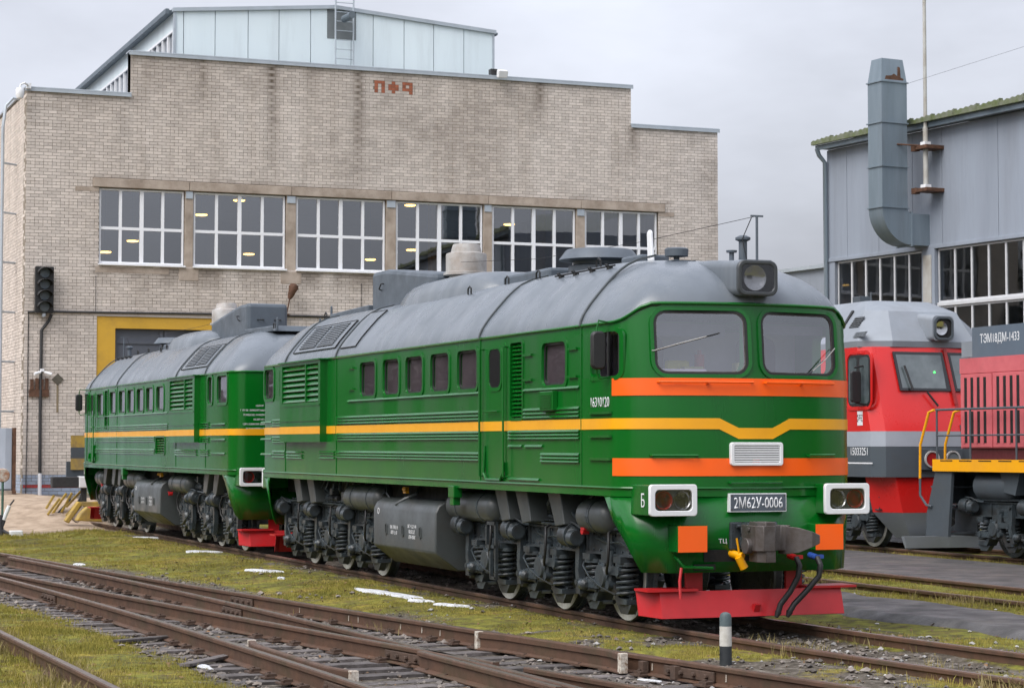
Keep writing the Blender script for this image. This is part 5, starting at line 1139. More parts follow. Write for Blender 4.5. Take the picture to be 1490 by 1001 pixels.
    # gutter moulding between roof and body
    P = [(p[0]+0, p[1], p[2]) for p in contour(AF(3.5)+.01, AR+.006, BW+.008, CR, .31, 3.362, 3.562, 3.362)]
    f = MB(); f.tube(P+[P[0]], .018, 6, cap=False); f.build('rain_gutter', GREEN, root, 60)
    # --- paint bands
    band(2.552+.19, 2.552, .008, 7.28).build('orange_band', ORANGE, root, 50)
    band(1.868, 1.675, .008, 7.29).build('orange_band', ORANGE, root, 50)
    band(2.305, 2.185, .008, notch=True).build('yellow_stripe', YELLOW, root, 50)
    # --- door, cab side, ribs
    y = vis*BW
    dx0, dx1 = spec['door']
    f = MB(); a, b = sorted((y-vis*.02, y+vis*.006)); f.prism(rrect((dx0+dx1)/2, 2.43, dx1-dx0, 1.72, .08), a, b, 'y'); dr = f.build('door', GREEN, root, 40)
    a, b = sorted((y, y+vis*.0105)); f = MB(); f.box(dx0+.012, dx1-.012, a, b, 2.185, 2.305); f.build('yellow_stripe', YELLOW, dr)
    f = MB(); a, b = sorted((y+vis*.004, y+vis*.016)); cxm = (dx0+dx1)/2
    f.ring(rrect(cxm, 2.97, .50, .58, .14), rrect(cxm, 2.97, .40, .48, .10), a, b, 'y'); f.build('door_window_frame', GREEN, dr, 40)
    f = MB(); a, b = sorted((y+vis*.006, y+vis*.0085)); f.prism(rrect(cxm, 2.97, .42, .50, .11), a, b, 'y'); f.build('pane', DARKG, dr)
    f = MB(); f.tube([(cxm-.25, y+vis*.05, 2.43), (cxm+.2, y+vis*.05, 2.43)], .012, 6); f.cyl((cxm, y, 2.43), (cxm, y+vis*.05, 2.43), .014, None, 6); f.build('handle', GREEN, dr)
    for xx in (dx0-.05, dx1+.05):
        f = MB(); f.tube([(xx, y, 3.22), (xx, y+vis*.06, 3.22), (xx, y+vis*.06, 1.62), (xx, y, 1.62)], .014, 6); f.build('grab_rail', GREEN, root, 40)
    f = MB(); f.tube([(dx0+.03, y+vis*.012, 2.0), (dx0+.03, y+vis*.03, 1.66), (dx0+.12, y+vis*.03, 1.58), (dx1-.12, y+vis*.03, 1.58), (dx1-.03, y+vis*.03, 1.66), (dx1-.03, y+vis*.012, 1.8)], .02, 6); f.build('step_rim', GREEN, root)
    for r_ in spec['ribs']: ribs(root, vis, r_[0], r_[1], r_[2])
    for (x0, x1, z0, z1) in spec['louvres']:
        louvre(root, 'louvre', vis, x0+.01, x1-.01, z0+.01, z1-.01, .05, GREEN)
        f = MB(); a, b = sorted((y-vis*.01, y+vis*.014)); f.ring(rrect((x0+x1)/2, (z0+z1)/2, x1-x0+.07, z1-z0+.07, .07), rrect((x0+x1)/2, (z0+z1)/2, x1-x0, z1-z0, .04), a, b, 'y'); f.build('louvre_frame', GREEN, root, 40)
    # louvre box on the side
    f = MB(); yo = vis*(BW+.115); a, b = sorted((vis*(BW-.01), vis*(BW+.055))); f.box(bx0, bx1, a, b, bz0, bz1)
    lx0, lx1, lz0, lz1 = spec['boxl']; a, b = sorted((vis*(BW+.055), yo))
    for (u0, u1, w0, w1) in ((bx0, lx0, bz0, bz1), (lx1, bx1, bz0, bz1), (lx0, lx1, bz0, lz0), (lx0, lx1, lz1, bz1)): f.box(u0, u1, a, b, w0, w1)
    bo = f.build('intake_box', GREEN, root)
    louvre(bo, 'shutter', vis, lx0, lx1, lz0, lz1, .085, GREEN, BW+.112, divs=(lx0+(lx1-lx0)*spec.get('div', .65),))
    a, b = sorted((yo, yo+vis*.004)); f = MB(); f.box(bx0+.001, bx1-.001, a, b, 2.185, 2.305); f.build('yellow_stripe', YELLOW, bo)
    a, b = sorted((yo-vis*.01, yo+vis*.012))
    for zz in (lz0-.045, 2.40): f = MB(); f.box(bx0+.02, bx1-.02, a, b, zz-.01, zz+.01); f.build('body_rib', GREEN, bo)
    f = MB(); a, b = sorted((vis*(BW-.05), vis*(BW+.15))); f.box(bx0-.03, bx1+.03, a, b, bz1, bz1+.022); f.build('rain_hood', GREEN, bo)
    # frame sill
    P0 = contour(7.875, AR+.015, BW+.015, CR, .30, 1.452, 1.452, 1.452); P1 = contour(7.875, AR+.015, BW+.015, CR, .30, 1.528, 1.528, 1.528)
    f = MB(); f.loft([P0, P1]); sill = f.build('sill', GREEN, root, 40)
    f = MB(); f.tube([(p[0]*1.0008, p[1]*1.006, 1.545) for p in P1+[P1[0]]], .014, 5, cap=False); f.build('sill_moulding', GREEN, root, 60)
    # vertical seams
    for xs in spec['seams']:
        for s in (-1, 1): f = MB(); a, b = sorted((s*(BW-.01), s*(BW+.009))); f.box(xs-.012, xs+.012, a, b, 1.56, 3.35); f.build('seam', GREEN, root)
        for s in (-1, 1): f = MB(); roof_strip(f, xs-.022, xs+.022, 3.36, 4.19, -.004, .024, s, 14); f.build('roof_seam', SEAMG, root)
    # --- front apron (sheet with diagonal cut at the sides)
    def apron(sign):
        top, bot = [], []
        if sign > 0:
            ts = [0, .25, .5, .61, .70, .763, .83, .881, .915, .945, .97, 1.0]
            half = [(FXY(BW*t, 1.5), BW*t) for t in ts]+[(7.10, BW), (6.98, BW)]
            lowp = [(7.80, 0), (7.80, .30), (7.80, .65), (7.80, .82), (7.80, .92), (7.80, 1.0), (7.73, 1.075), (7.65, 1.163), (7.57, 1.25), (7.49, 1.30), (7.41, 1.35), (7.33, 1.40), (7.21, 1.47), (7.0, BW)]
        else:
            half = [(7.66, 0), (7.66, .5), (7.66, .9), (7.66, 1.12), (7.63, 1.24), (7.57, 1.35), (7.50, 1.42), (7.42, 1.46), (7.33, BW), (7.15, BW), (7.0, BW)]
            lowp = [(7.60, 0), (7.60, .5), (7.60, .9), (7.60, 1.05), (7.56, 1.12), (7.50, 1.18), (7.42, 1.25), (7.34, 1.30), (7.24, 1.34), (7.1, 1.40), (6.95, 1.42)]
        xf = half[0][0]; zlow = .63; cut0, cut1 = (7.57, 7.21) if sign > 0 else (7.38, 7.05)
        pts = [(x, -y, u, -w) for (x, y), (u, w) in zip(half[::-1], lowp[::-1])]+[(x, y, u, w) for (x, y), (u, w) in zip(half[1:], lowp[1:])]
        vs = []
        for x, y, u, w in pts:
            zb = zlow if u >= cut0 else min(1.45, zlow+(cut0-u)/(cut0-cut1)*(1.452-zlow)); k = (1.453-zb)/(1.453-zlow)
            vs.append((sign*x, y, 1.453)); vs.append((sign*(x+(u-x)*k), y+(w-y)*k, zb))
        n = len(pts); g = MB(); g.add(vs, [(2*i, 2*i+2, 2*i+3, 2*i+1) for i in range(n-1)]); return g
    for sg in (1, -1):
        ap = apron(sg).build('apron', GREEN, root, 30); so = ap.modifiers.new('thickness', 'SOLIDIFY'); so.thickness = .02; so.offset = 0
    # slots in the apron
    f = MB(); f.box(7.75, 7.818, -.62, -.02, .745, .875); f.build('apron_slot', BLACK, root); f = MB(); f.box(7.75, 7.816, -.74, -.48, .655, .72); f.build('apron_slot', BLACK, root)
    # --- lamps both ends
    for end in (1, -1):
        for sy in (-1, 1):
            xf = 8.0 if end > 0 else 7.93; xs = sorted((end*7.45, end*(xf-.055))); yc = sy*1.068
            if end < 0: yc = sy*1.10
            f = MB(); f.box(*xs, yc-.277, yc+.277, 1.255, 1.585); lb = f.build('lamp_housing', GREEN, root, bevel=.012)
            f = MB(); xs = sorted((end*(xf-.055), end*xf)); f.ring(rrect(yc, 1.42, .56, .34, .035), rrect(yc, 1.42, .44, .225, .05), *xs, 'x'); f.build('lamp_frame', WHITE, lb, 40, bevel=.008)
            xs = sorted((end*(xf-.05), end*(xf-.046))); f = MB(); f.box(*xs, yc-.25, yc+.25, 1.28, 1.56); f.build('lamp_back', LAMPB, lb)
            for kk, dy in enumerate((-.11, .11)):
                red = (kk == 0) == (sy < 0); f = MB(); rr = [(.02,-.03),(.055,-.022),(.085,0),(.098,.02),(.102,.022),(.102,-.03)]
                f.lathe([(r, end*(xf-.046+max(0, h)*1.2)) for r, h in rr], (0, yc+dy, 1.42), 'x', 18); f.build('reflector', REDLENS if red else CHROME, lb, 40)
            xs = sorted((end*(xf-.014), end*(xf-.010))); f = MB(); f.prism(rrect(yc, 1.42, .45, .235, .05), *xs, 'x'); f.build('lens', GL_LAMP, lb)
    # --- number plate, vent grille
    f = MB(); f.box(7.82, 7.905, -.348, .348, 1.285, 1.487); pb = f.build('number_plate', WHITE, root)
    f = MB(); f.box(7.905, 7.909, -.338, .338, 1.296, 1.476); f.build('plate_face', SLATE, pb)
    text('2М62У-0006', .125, WHITE, pb, face_m((7.910, 0, 1.386), (1, 0, 0)), width=.60, bold=.006)
    for yy in (-.325, .325):
        for zz in (1.312, 1.462): f = MB(); f.cyl((7.905, yy, zz), (7.915, yy, zz), .009, None, 8); f.build('bolt', STEEL, pb)
    f = MB(); f.ring(rrect(0, 1.915, .64, .255, .03), rrect(0, 1.915, .56, .185, .015), 7.83, 7.895, 'x'); gr = f.build('vent_grille', WHITE, root, 40, bevel=.006)
    f = MB(); f.box(7.862, 7.866, -.29, .29, 1.815, 2.015); f.build('grille_back', BLACK, gr)
    gm = MB().box(7.87, 7.888, -.285, .285, -.0085, .0085).mesh('slat', WHITE)
    for k in range(7): inst(gm, 'slat', gr, (0, 0, 1.838+k*.0257))
    # orange buffer boxes
    for sy in (-1, 1):
        f = MB(); f.box(7.6, 7.985, *sorted((sy*.665, sy*1.015)), .86, 1.145); bb = f.build('buffer_box', GREEN, root, bevel=.008)
        f = MB(); f.box(7.986, 7.990, *sorted((sy*.667, sy*1.013)), .862, 1.143); f.build('orange_panel', ORANGE, bb)
    if front:
        text('ТЦ', .058, WHITE, root, face_m((7.835, -.40, .965), (1, 0, .06)), width=.10)
        text('16310120', .11, WHITE, root, face_m((spec['num'], vis*(BW+.003), 2.487), (0, vis, 0)), width=.50, bold=.002)
        text('Б', .15, WHITE, root, face_m((7.82, vis*1.351, 1.42), (0, vis, 0)), width=.085)
    # --- coupler
    f = MB(); f.box(7.70, 7.86, -.32, .26, .87, 1.175); f.box(7.8, 8.0, -.19, .19, 1.10, 1.17); f.box(7.8, 8.0, -.15, .15, .90, 1.10); f.build('coupler_pocket', BOGIE, root, bevel=.015)
    f = MB()
    f.prism([(7.80,-.17),(8.0,-.24),(8.28,-.25),(8.36,-.19),(8.36,-.05),(8.20,.0),(8.20,.10),(8.26,.16),(8.16,.24),(7.95,.17),(7.80,.13)], .88, 1.15, 'z')
    f.prism([(8.04,-.20),(8.26,-.215),(8.35,-.16),(8.35,-.04),(8.18,.0),(8.04,0)], .76, 1.19, 'z')
    f.cyl((8.13, -.30, .93), (8.13, -.23, .93), .085, None, 14); f.box(8.10, 8.16, -.262, -.25, 1.09, 1.13)
    f.loft([[(8.10,.12,.84),(8.26,.14,.84),(8.26,.14,1.14),(8.10,.12,1.14)],[(8.16,.26,.86),(8.38,.22,.86),(8.38,.22,1.13),(8.16,.26,1.13)],[(8.26,.40,.92),(8.46,.34,.92),(8.46,.34,1.09),(8.26,.40,1.09)],[(8.36,.47,.96),(8.45,.44,.96),(8.45,.44,1.05),(8.36,.47,1.05)]]); o_ = f.build('coupler', STEEL, root, 30, bevel=.03); o_.location = (.10, -.04, 0)
    f = MB(); f.cyl((7.89, -.26, 1.13), (7.89, .1, 1.13), .022, None, 8); f.tube([(7.91, -.20, 1.12), (7.94, -.20, .98), (8.02, -.16, .93), (8.12, -.26, .90)], .022, 6); f.cyl((7.96, -.24, .97), (7.96, -.14, .97), .05, None, 10); f.build('uncoupling_gear', BOGIE, root, 40)
    # hoses and cocks
    for k, (yy, hm) in enumerate(((.40, RED), (.66, BLUEP))):
        f = MB(); f.cyl((7.87, yy, .80), (8.03, yy, .78), .035, None, 10); f.obox((8.01, yy+.03, .79), (.05, .10, .04)); f.build('hose_cock', hm, root, 40)
        f = MB(); pts = [(8.03, yy, .78), (8.1, yy, .70), (8.1, yy-.02, .58), (8.07, yy-.10-.06*k, .42), (8.03, yy-.2-.09*k, .28), (8.02, yy-.22-.12*k, .20)]
        P2 = []
        for i in range(len(pts)-1):
            for t in (0, .34, .67): P2.append(tuple(np.array(pts[i])*(1-t)+np.array(pts[i+1])*t))
        f.tube(P2+[pts[-1]], .032, 10); f.cyl(pts[-1], (8.02, pts[-1][1]-.03, .14), .04, .02, 10); f.build('brake_hose', RUBBER, root, 60)
    f = MB(); f.cyl((7.77, -.30, .84), (7.95, -.22, .80), .045, None, 10); f.cyl((7.95, -.27, .80), (7.95, -.20, .68), .045, .05, 10); f.tube([(7.93, -.25, .84), (7.93, -.28, 1.0)], .012, 6); f.build('angle_cock', YELLOW, root, 40)
    f = MB(); f.tube([(7.77, -.95, .80), (7.85, -.95, .78), (7.89, -.90, .70), (7.89, -.55, .68)], .018, 6); f.build('coupling_lever', GREEN, root, 40)
    f = MB(); f.tube([(7.89, -.93, .69), (7.91, -.96, .55), (7.93, -.96, .36)], .017, 6); f.build('lever_rod', RED, root, 40)
    # --- plough both ends
    for e in (1, -1):
        ex = 7.74 if e > 0 else 7.66
        f = MB(); prof = [(.02,.43),(.10,.145),(.085,.14),(.005,.42)]; yw = 1.10
        def ply(yk, back, lo=0): return [(e*(ex+x-back), yk, z+lo) for x, z in prof]
        f.loft([ply(-1.27, .30, .02), ply(-yw-.02, .02), ply(-.4, 0), ply(.4, 0), ply(yw+.02, .02), ply(1.27, .30, .02)])
        for sy in (-1, 1): f.box(*sorted((e*(ex-.28), e*(ex+.06))), *sorted((sy*.68, sy*1.29)), .43, .455)
        for yy in (-.62, .62): f.box(*sorted((e*(ex-.2), e*(ex-.16))), yy-.10, yy+.10, .30, .95)
        f.prism([(e*(ex+.06), .28), (e*(ex+.13), .27), (e*(ex+.09), .19)], -.02, .05, 'y')
        f.build('plough', RED, root)
    # --- underframe
    f = MB(); f.box(-7.4, 7.4, -1.05, 1.05, 1.20, 1.45); f.box(-7.0, 7.0, -.5, .5, .75, 1.2); f.build('underframe', BLACK, root)
    f = MB(); f.box(-1.3, 1.3, -1.0, 1.0, .3, 1.2); f.build('tank_core', BLACK, root)
    prof = [(-1.43,.55),(-1.10,.30),(1.10,.30),(1.43,.55),(1.43,1.08),(1.38,1.18),(1.28,1.24),(-1.28,1.24),(-1.38,1.18),(-1.43,1.08)]
    f = MB(); f.prism(prof, -1.36, 1.36, 'x'); tk = f.build('fuel_tank', TANKG, root, 40, bevel=.02)
    for xx in (-.75, .0, .75):
        f = MB(); f.ring(rrect(xx, .80, .085, .17, .04), rrect(xx, .80, .055, .14, .025), *sorted((vis*1.425, vis*1.445)), 'y'); f.build('tank_lug', TANKG, tk)
    for xx, rows in ((-.40, (.34, .28)), (.38, (.34, .26, .28))):
        marks(tk, face_m((xx if vis < 0 else -xx, vis*1.4315, .80), (0, vis, 0)), rows, .05, .075)
    f = MB(); nn = 16; f.ring([(-1.12*(-vis)+.045*math.cos(2*PI*k/nn), 1.05+.045*math.sin(2*PI*k/nn)) for k in range(nn)], [(-1.12*(-vis)+.033*math.cos(2*PI*k/nn), 1.05+.033*math.sin(2*PI*k/nn)) for k in range(nn)], *sorted((vis*1.43, vis*1.434)), 'y'); f.build('tank_mark', WHITE, tk)
    f = MB(); f.tube([(-.45, vis*1.0, 1.45), (-.25, vis*1.15, 1.30), (-.30, vis*1.30, 1.24), (-.42, vis*1.40, 1.16)], .03, 8); f.build('filler_pipe', TANKG, root, 40)
    f = MB(); f.obox((-.5, vis*1.22, 1.36), (.12, .05, .09)); f.cyl((-.5, vis*1.2, 1.36), (-.42, vis*1.28, 1.38), .03, None, 8); f.build('filler_valve', YELLOW, root, 40)
    for (xa, xb) in ((-3.3, -1.6), (1.42, 3.15), (5.85, 6.7)):
        xa, xb = (xa, xb)
        f = MB(); f.lathe([(.04,xa),(.13,xa+.02),(.19,xa+.08),(.2,xa+.12),(.2,xb-.12),(.19,xb-.08),(.13,xb-.02),(.04,xb)], (0, vis*1.14, 1.20), 'x', 18); rv = f.build('air_reservoir', TANKG, root, 40)
        for xx in (xa+.45, xb-.45): f = MB(); nn = 18; f.ring([(vis*1.14+.208*math.cos(2*PI*k/nn), 1.20+.208*math.sin(2*PI*k/nn)) for k in range(nn)], [(vis*1.14+.199*math.cos(2*PI*k/nn), 1.20+.199*math.sin(2*PI*k/nn)) for k in range(nn)], xx-.02, xx+.02, 'x'); f.build('strap', BOGIE, rv)
    for xx in (-5.9, -5.1, 3.5, 5.25, 4.2):
        f = MB(); f.prism([(xx-.2,1.45),(xx+.2,1.45),(xx+.32,1.08),(xx+.05,1.05)], *sorted((vis*1.0, vis*1.32)), 'y'); f.build('sand_box', TANKG, root, bevel=.012)
    for k in range(26):
        xx = random.uniform(-6.8, 6.4)
        if abs(xx) < 1.4: continue
        f = MB(); f.tube([(xx, vis*1.15, 1.45), (xx+random.uniform(-.15, .15), vis*1.2, 1.3), (xx+random.uniform(-.5, .5), vis*random.uniform(1.05, 1.22), 1.16), (xx+random.uniform(-.6, .6), vis*1.02, 1.05)], random.uniform(.012, .03), 6); f.build('pipe', BOGIE, root, 40)
    for k in range(16):
        xx = random.choice((-1, 1))*random.uniform(2.2, 6.6); f = MB(); f.obox((xx, vis*random.uniform(1.0, 1.15), random.uniform(1.12, 1.32)), (random.uniform(.08, .3), .12, random.uniform(.08, .22))); f.cyl((xx-.1, vis*1.1, 1.15), (xx+.15, vis*1.1, 1.15), .05, None, 10); f.build('fitting', BOGIE, root, bevel=.01)
    for xx in (-4.9, -3.2, 3.2, 4.9):
        f = MB(); f.lathe([(.10,1.05),(.2,1.05),(.2,1.10),(.17,1.11),(.17,1.16),(.2,1.17),(.2,1.22),(.1,1.23)], (xx, vis*.95, 0), 'z', 16); f.build('body_support', BOGIE, root, 40)
    f = MB(); f.obox((2.25, vis*1.47, 1.40), (.22, .12, .16)); f.obox((2.25, vis*1.47, 1.28), (.14, .10, .12)); f.build('cable_bracket', GREEN, root, bevel=.01)
    for xx, zz in ((-1.52, .98), (1.60, .95), (6.0, 1.02)):
        f = MB(); f.cyl((xx, vis*1.2, zz), (xx, vis*1.28, zz), .04, None, 10); f.obox((xx+.03, vis*1.27, zz+.03), (.10, .03, .03)); f.build('drain_cock', RED, root)
    for b_, fr in ((4.5, 1), (-4.5, 0)):
        for s in (-1, 1): bogie_side(root, b_, s, 0)
    inst(CACHE['bogie%d0' % vis]['step_frame'], 'step_frame', root, (3.0 if vis < 0 else 3.6, 0, 0))
    # coupling bar and draw gear between the sections at the rear
    f = MB(); f.box(-8.7, -7.5, -.16, .16, .9, 1.16); f.build('rear_coupler', STEEL, root, bevel=.02)
    f = MB()
    for k in range(7):
        xx = -7.66-k*.15; f.box(xx-.10, xx-.03, -.62, .62, 1.5, 3.35); f.box(xx-.14, xx, -.56, .56, 1.55, 3.3)
    f.build('gangway_bellows', RUBBER, root)
    # --- roof fittings
    rf = root
    f = MB(); f.prism([(-4.65,4.15),(-4.65,4.83),(-3.9,4.83),(-1.6,4.60),(-1.6,4.15)], -.42, .42, 'y'); bxo = f.build('silencer_casing', SLATE, rf, bevel=.07)
    for yy in (-.2, .15): f = MB(); f.tube([(-4.655, yy-.06, 4.5), (-4.71, yy-.06, 4.5), (-4.71, yy+.06, 4.5), (-4.655, yy+.06, 4.5)], .012, 6); f.build('handle', RUBBER, bxo)
    f = MB(); f.tube([(-4.1, vis*.425, 4.5), (-4.1, vis*.47, 4.52), (-4.0, vis*.47, 4.6), (-4.0, vis*.425, 4.6)], .012, 6); f.build('handle', RUBBER, bxo)
    f = MB(); f.prism([(-6.9,4.16),(-6.8,4.27),(-4.66,4.30),(-4.66,4.16)], -.48, .48, 'y'); f.box(-6.95, -6.9, -.44, -.40, 4.15, 4.42); f.box(-6.95, -6.9, .40, .44, 4.15, 4.42); f.build('cooler_grille_casing', SLATE, rf, bevel=.02)
    # hump casing along the middle
    rings = []
    for k, (x, s_, zt) in enumerate(((-2.55,.15,4.16),(-2.45,.7,4.25),(-2.1,.92,4.38),(-1.6,1.0,4.45),(-.5,1.0,4.46),(.3,1.0,4.46),(.75,.96,4.45),(1.0,.9,4.42),(1.25,.75,4.30),(1.4,.5,4.2))):
        w = .86*s_; rings.append([(x, y, z) for y, z in ((-w,4.06),(-w*.97,4.06+(zt-4.06)*.35),(-w*.86,4.06+(zt-4.06)*.75),(-w*.66,zt-.02),(-w*.3,zt),(w*.3,zt),(w*.66,zt-.02),(w*.86,4.06+(zt-4.06)*.75),(w*.97,4.06+(zt-4.06)*.35),(w,4.06))])
    f = MB(); f.loft(rings); f.build('roof_casing', ROOFG, rf, 50)
    f = MB(); f.box(1.35, 3.0, -.45, .45, 4.15, 4.33); f.build('roof_duct', SLATE, rf, bevel=.04)
    f = MB(); f.lathe([(.26,4.2),(.26,4.55),(.345,4.56),(.345,4.60),(.31,4.61),(.31,4.86),(.30,4.89),(.235,4.91),(.215,4.99),(.20,5.03),(.18,5.03),(.16,4.9)], (-1.45, .05, 0), 'z', 28); f.build('exhaust_stack', STACKW, rf, 40)
    f = MB(); f.lathe([(.40,4.18),(.40,4.30),(.34,4.32),(.34,4.36),(.53,4.38),(.44,4.50),(.42,4.515),(.1,4.52)], (3.62, .0, 0), 'z', 28); f.build('fan_cowl', SLATE, rf, 40)
    f = MB(); f.box(5.05, 5.6, -.35, .05, 4.18, 4.29); f.build('roof_box', SLATE, rf, bevel=.03)
    f = MB(); f.prism([(5.62,4.2),(5.75,4.2),(5.70,4.55),(5.66,4.58),(5.60,4.55)], -.26, -.22, 'y'); f.build('antenna_fin', WHITE, rf, bevel=.012)
    f = MB(); f.cyl((6.5, -.3, 4.05), (6.5, -.3, 4.20), .035, None, 10); f.lathe([(.12,4.185),(.135,4.19),(.14,4.27),(.12,4.285),(.02,4.29)], (6.5, -.3, 0), 'z', 20); f.box(6.3, 6.7, -.45, -.15, 4.115, 4.13); f.build('mushroom_vent', SLATE, rf, 40)
    f = MB(); f.cyl((6.72, .3, 4.05), (6.72, .3, 4.24), .03, None, 10); f.lathe([(.02,4.235),(.06,4.235),(.065,4.26),(.02,4.265)], (6.72, .3, 0), 'z', 14); f.build('mushroom_vent', SLATE, rf, 40)
    f = MB(); f.cyl((6.74, .62, 4.05), (6.74, .62, 4.68), .016, None, 8); f.obox((6.74, .62, 4.67), (.02, .16, .02)); f.lathe([(.05,4.1),(.07,4.14),(.05,4.16),(.05,4.38),(.09,4.40),(.09,4.425),(.04,4.45)], (6.62, .50, 0), 'z', 14); f.box(6.5, 6.85, .4, .75, 4.1, 4.15); f.build('antenna_mast', SLATE, rf, 40)
    f = MB(); f.tube([(6.74, .62, 4.67), (4, .4, 4.60), (1, .2, 4.62), (-1.0, -.2, 4.72)], .004, 4); f.tube([(6.74, .55, 4.65), (6.7, .45, 4.4), (6.74, .50, 4.1)], .006, 4); f.build('antenna_wire', RUBBER, rf)
    # walkway clips, hooks
    for xx in (4.5, 4.95, 5.45, 5.95):
        f = MB(); yy = vis*.90; zz = roof_z(.9); f.obox((xx, yy, zz+.01), (.07, .05, .05)); f.tube([(xx-.03, yy, zz), (xx-.03, yy*1.05, zz+.05), (xx+.03, yy*1.05, zz+.05), (xx+.03, yy, zz)], .01, 5); f.build('roof_clip', RUBBER, rf)
    f = MB(); f.tube([(4.3, vis*.90, roof_z(.9)+.03), (6.1, vis*.90, roof_z(.9)+.03)], .012, 5); f.build('roof_rail', RUBBER, rf)
    for xx, yy in ((3.3, -.72), (5.0, -.62), (1.2, -.88), (1.9, -.6), (-7.0, -.5)):
        f = MB(); z = roof_z(yy); pts = [(xx-.06, vis*-yy, z), (xx-.06, vis*-yy, z+.08), (xx, vis*-yy, z+.11), (xx+.06, vis*-yy, z+.08), (xx+.06, vis*-yy, z)]; f.tube(pts, .012, 5); f.build('lifting_eye', RUBBER, rf, 40)
    # roof louvre and hatch on the visible side
    rx0, rx1 = spec['roofgr']
    f = MB(); roof_strip(f, rx0, rx1, 3.52, 3.95, .004, .012, vis, 10); rg = f.build('roof_louvre', ROOFG, root)
    for k in range(11):
        z = 3.565+k*.033
        for (xa, xb) in ((rx0+.25, (rx0+rx1)/2-.06), ((rx0+rx1)/2+.06, rx1-.25)):
            f = MB(); roof_strip(f, xa, xb, z, z+.016, .014, .004, vis, 2); f.build('louvre_slot', BLACK, rg)
            f = MB(); roof_strip(f, xa-.01, xb+.01, z+.012, z+.026, .016, .018, vis, 2); f.build('slat', ROOFG, rg)
    for (xa, xb, za, zb) in ((rx0, rx1, 3.515, 3.523), (rx0, rx1, 3.95, 3.958), (rx0-.008, rx0+.004, 3.515, 3.955), (rx1-.004, rx1+.008, 3.515, 3.955)):
        f = MB(); roof_strip(f, xa, xb, za, zb, .004, .020, vis, 8); f.build('panel_joint', RUBBER, rg)
    if spec.get('hatch'):
        hx0, hx1 = spec['hatch']
        f = MB(); roof_strip(f, hx0, hx1, 3.50, 4.05, .003, .010, vis, 12); ht = f.build('roof_hatch', ROOFG, root)
        for (xa, xb, za, zb) in ((hx0, hx1, 3.493, 3.502), (hx1-.002, hx1+.014, 3.493, 4.055), (hx0, hx1, 4.05, 4.057)):
            f = MB(); roof_strip(f, xa, xb, za, zb, .003, .016, vis, 12); f.build('panel_joint', RUBBER, ht)
    # --- head lamp in its fairing
    rings = []
    for x, w, h, zc in ((7.88,.245,.195,3.845),(7.80,.25,.20,3.85),(7.56,.26,.19,3.87),(7.2,.27,.16,3.93),(6.65,.24,.10,4.02)):
        rings.append([(x, yy, zz) for yy, zz in rrect(0, zc, 2*w, 2*h, min(.09, h*.8), 5)])
    f = MB(); f.loft(rings); f.build('lamp_fairing', ROOFG, root, 50)
    f = MB(); f.ring(rrect(0, 3.845, .49, .39, .09, 5), rrect(0, 3.845, .40, .30, .07, 5), 7.86, 7.93, 'x'); hl = f.build('head_lamp', LAMPR, root, 40, bevel=.012)
    f = MB(); f.prism(rrect(0, 3.845, .41, .31, .07, 5), 7.883, 7.886, 'x'); f.build('lamp_back', BLACK, hl)
    f = MB(); f.lathe([(.02,7.888),(.07,7.892),(.11,7.902),(.135,7.918),(.14,7.918),(.14,7.886)], (0, -.035, 3.845), 'x', 24); f.build('reflector', CHROME, hl, 40)
    f = MB(); f.prism(rrect(0, 3.845, .40, .30, .07, 5), 7.922, 7.925, 'x'); f.build('lens', GL_LAMP, hl)
    # --- cab side window with sliding panes, mirror
    x0, x1, z0, z1 = spec['cab']; cxm, czm, w, h = (x0+x1)/2, (z0+z1)/2, x1-x0, z1-z0
    def bend(mb):
        mb.v = [(x, vis*(side_y(x)+(abs(yy)-BW)), z) for x, yy, z in mb.v]; return mb
    f = MB(); a, b = sorted((y-vis*.015, y+vis*.012)); f.ring(rrect(cxm, czm, w+.07, h+.07, .10, 6), rrect(cxm, czm, w-.02, h-.02, .07, 6), a, b, 'y'); cw = bend(f).build('cab_window', GREEN, root, 40)
    xm = x0+w*.66
    a, b = sorted((y-vis*.03, y-vis*.026)); f = MB(); f.prism(rrect((xm+x1)/2, czm, x1-xm, h, .05), a, b, 'y'); bend(f).build('pane', GL_SIDE, cw)
    a, b = sorted((y-vis*.05, y-vis*.046)); f = MB(); f.prism(rrect((x0+xm)/2+.1, czm, xm-x0-.1, h, .05), a, b, 'y'); f.build('pane', GL_SIDE, cw)
    for xx in (xm-.01, x1-.03): f = MB(); a, b = sorted((y-vis*.055, y-vis*.01)); f.box(xx-.014, xx+.014, a, b, z0, z1); bend(f).build('sash_bar', RUBBER, cw)
    xq = spec['mirror']
    f = MB(); f.tube([(xq-.02, y, 3.36), (xq-.02, y+vis*.13, 3.38), (xq-.02, y+vis*.15, 3.30), (xq-.02, y+vis*.15, 2.80), (xq-.02, y+vis*.12, 2.74), (xq-.02, y, 2.76)], .011, 6); mi = f.build('mirror_bracket', GREEN, root, 40)
    f = MB(); f.prism(rrect(y+vis*.15, 3.05, .17, .42, .06), xq-.03, xq+.05, 'x'); f.build('mirror', RUBBER, mi, 40, bevel=.02)
    if spec.get('ventbox'):
        x0, x1, z0, z1 = spec['ventbox']; f = MB(); a, b = sorted((y, y+vis*.07)); f.box(x0, x1, a, b, z0, z1); vb = f.build('vent_box', GREEN, root, bevel=.008)
        for k in range(6): f = MB(); a, b = sorted((y+vis*.07, y+vis*.08)); zz = z0+.03+k*(z1-z0-.05)/6; f.box(x0+.03, x1-.03, a, b, zz, zz+.012); f.build('slat', GREEN, vb)
    for (x0, x1, zz) in spec['steps']:
        f = MB(); f.box(x0, x1, *sorted((y, y+vis*.03)), zz-.022, zz+.006); f.build('foothold', GREEN, root)
    return root
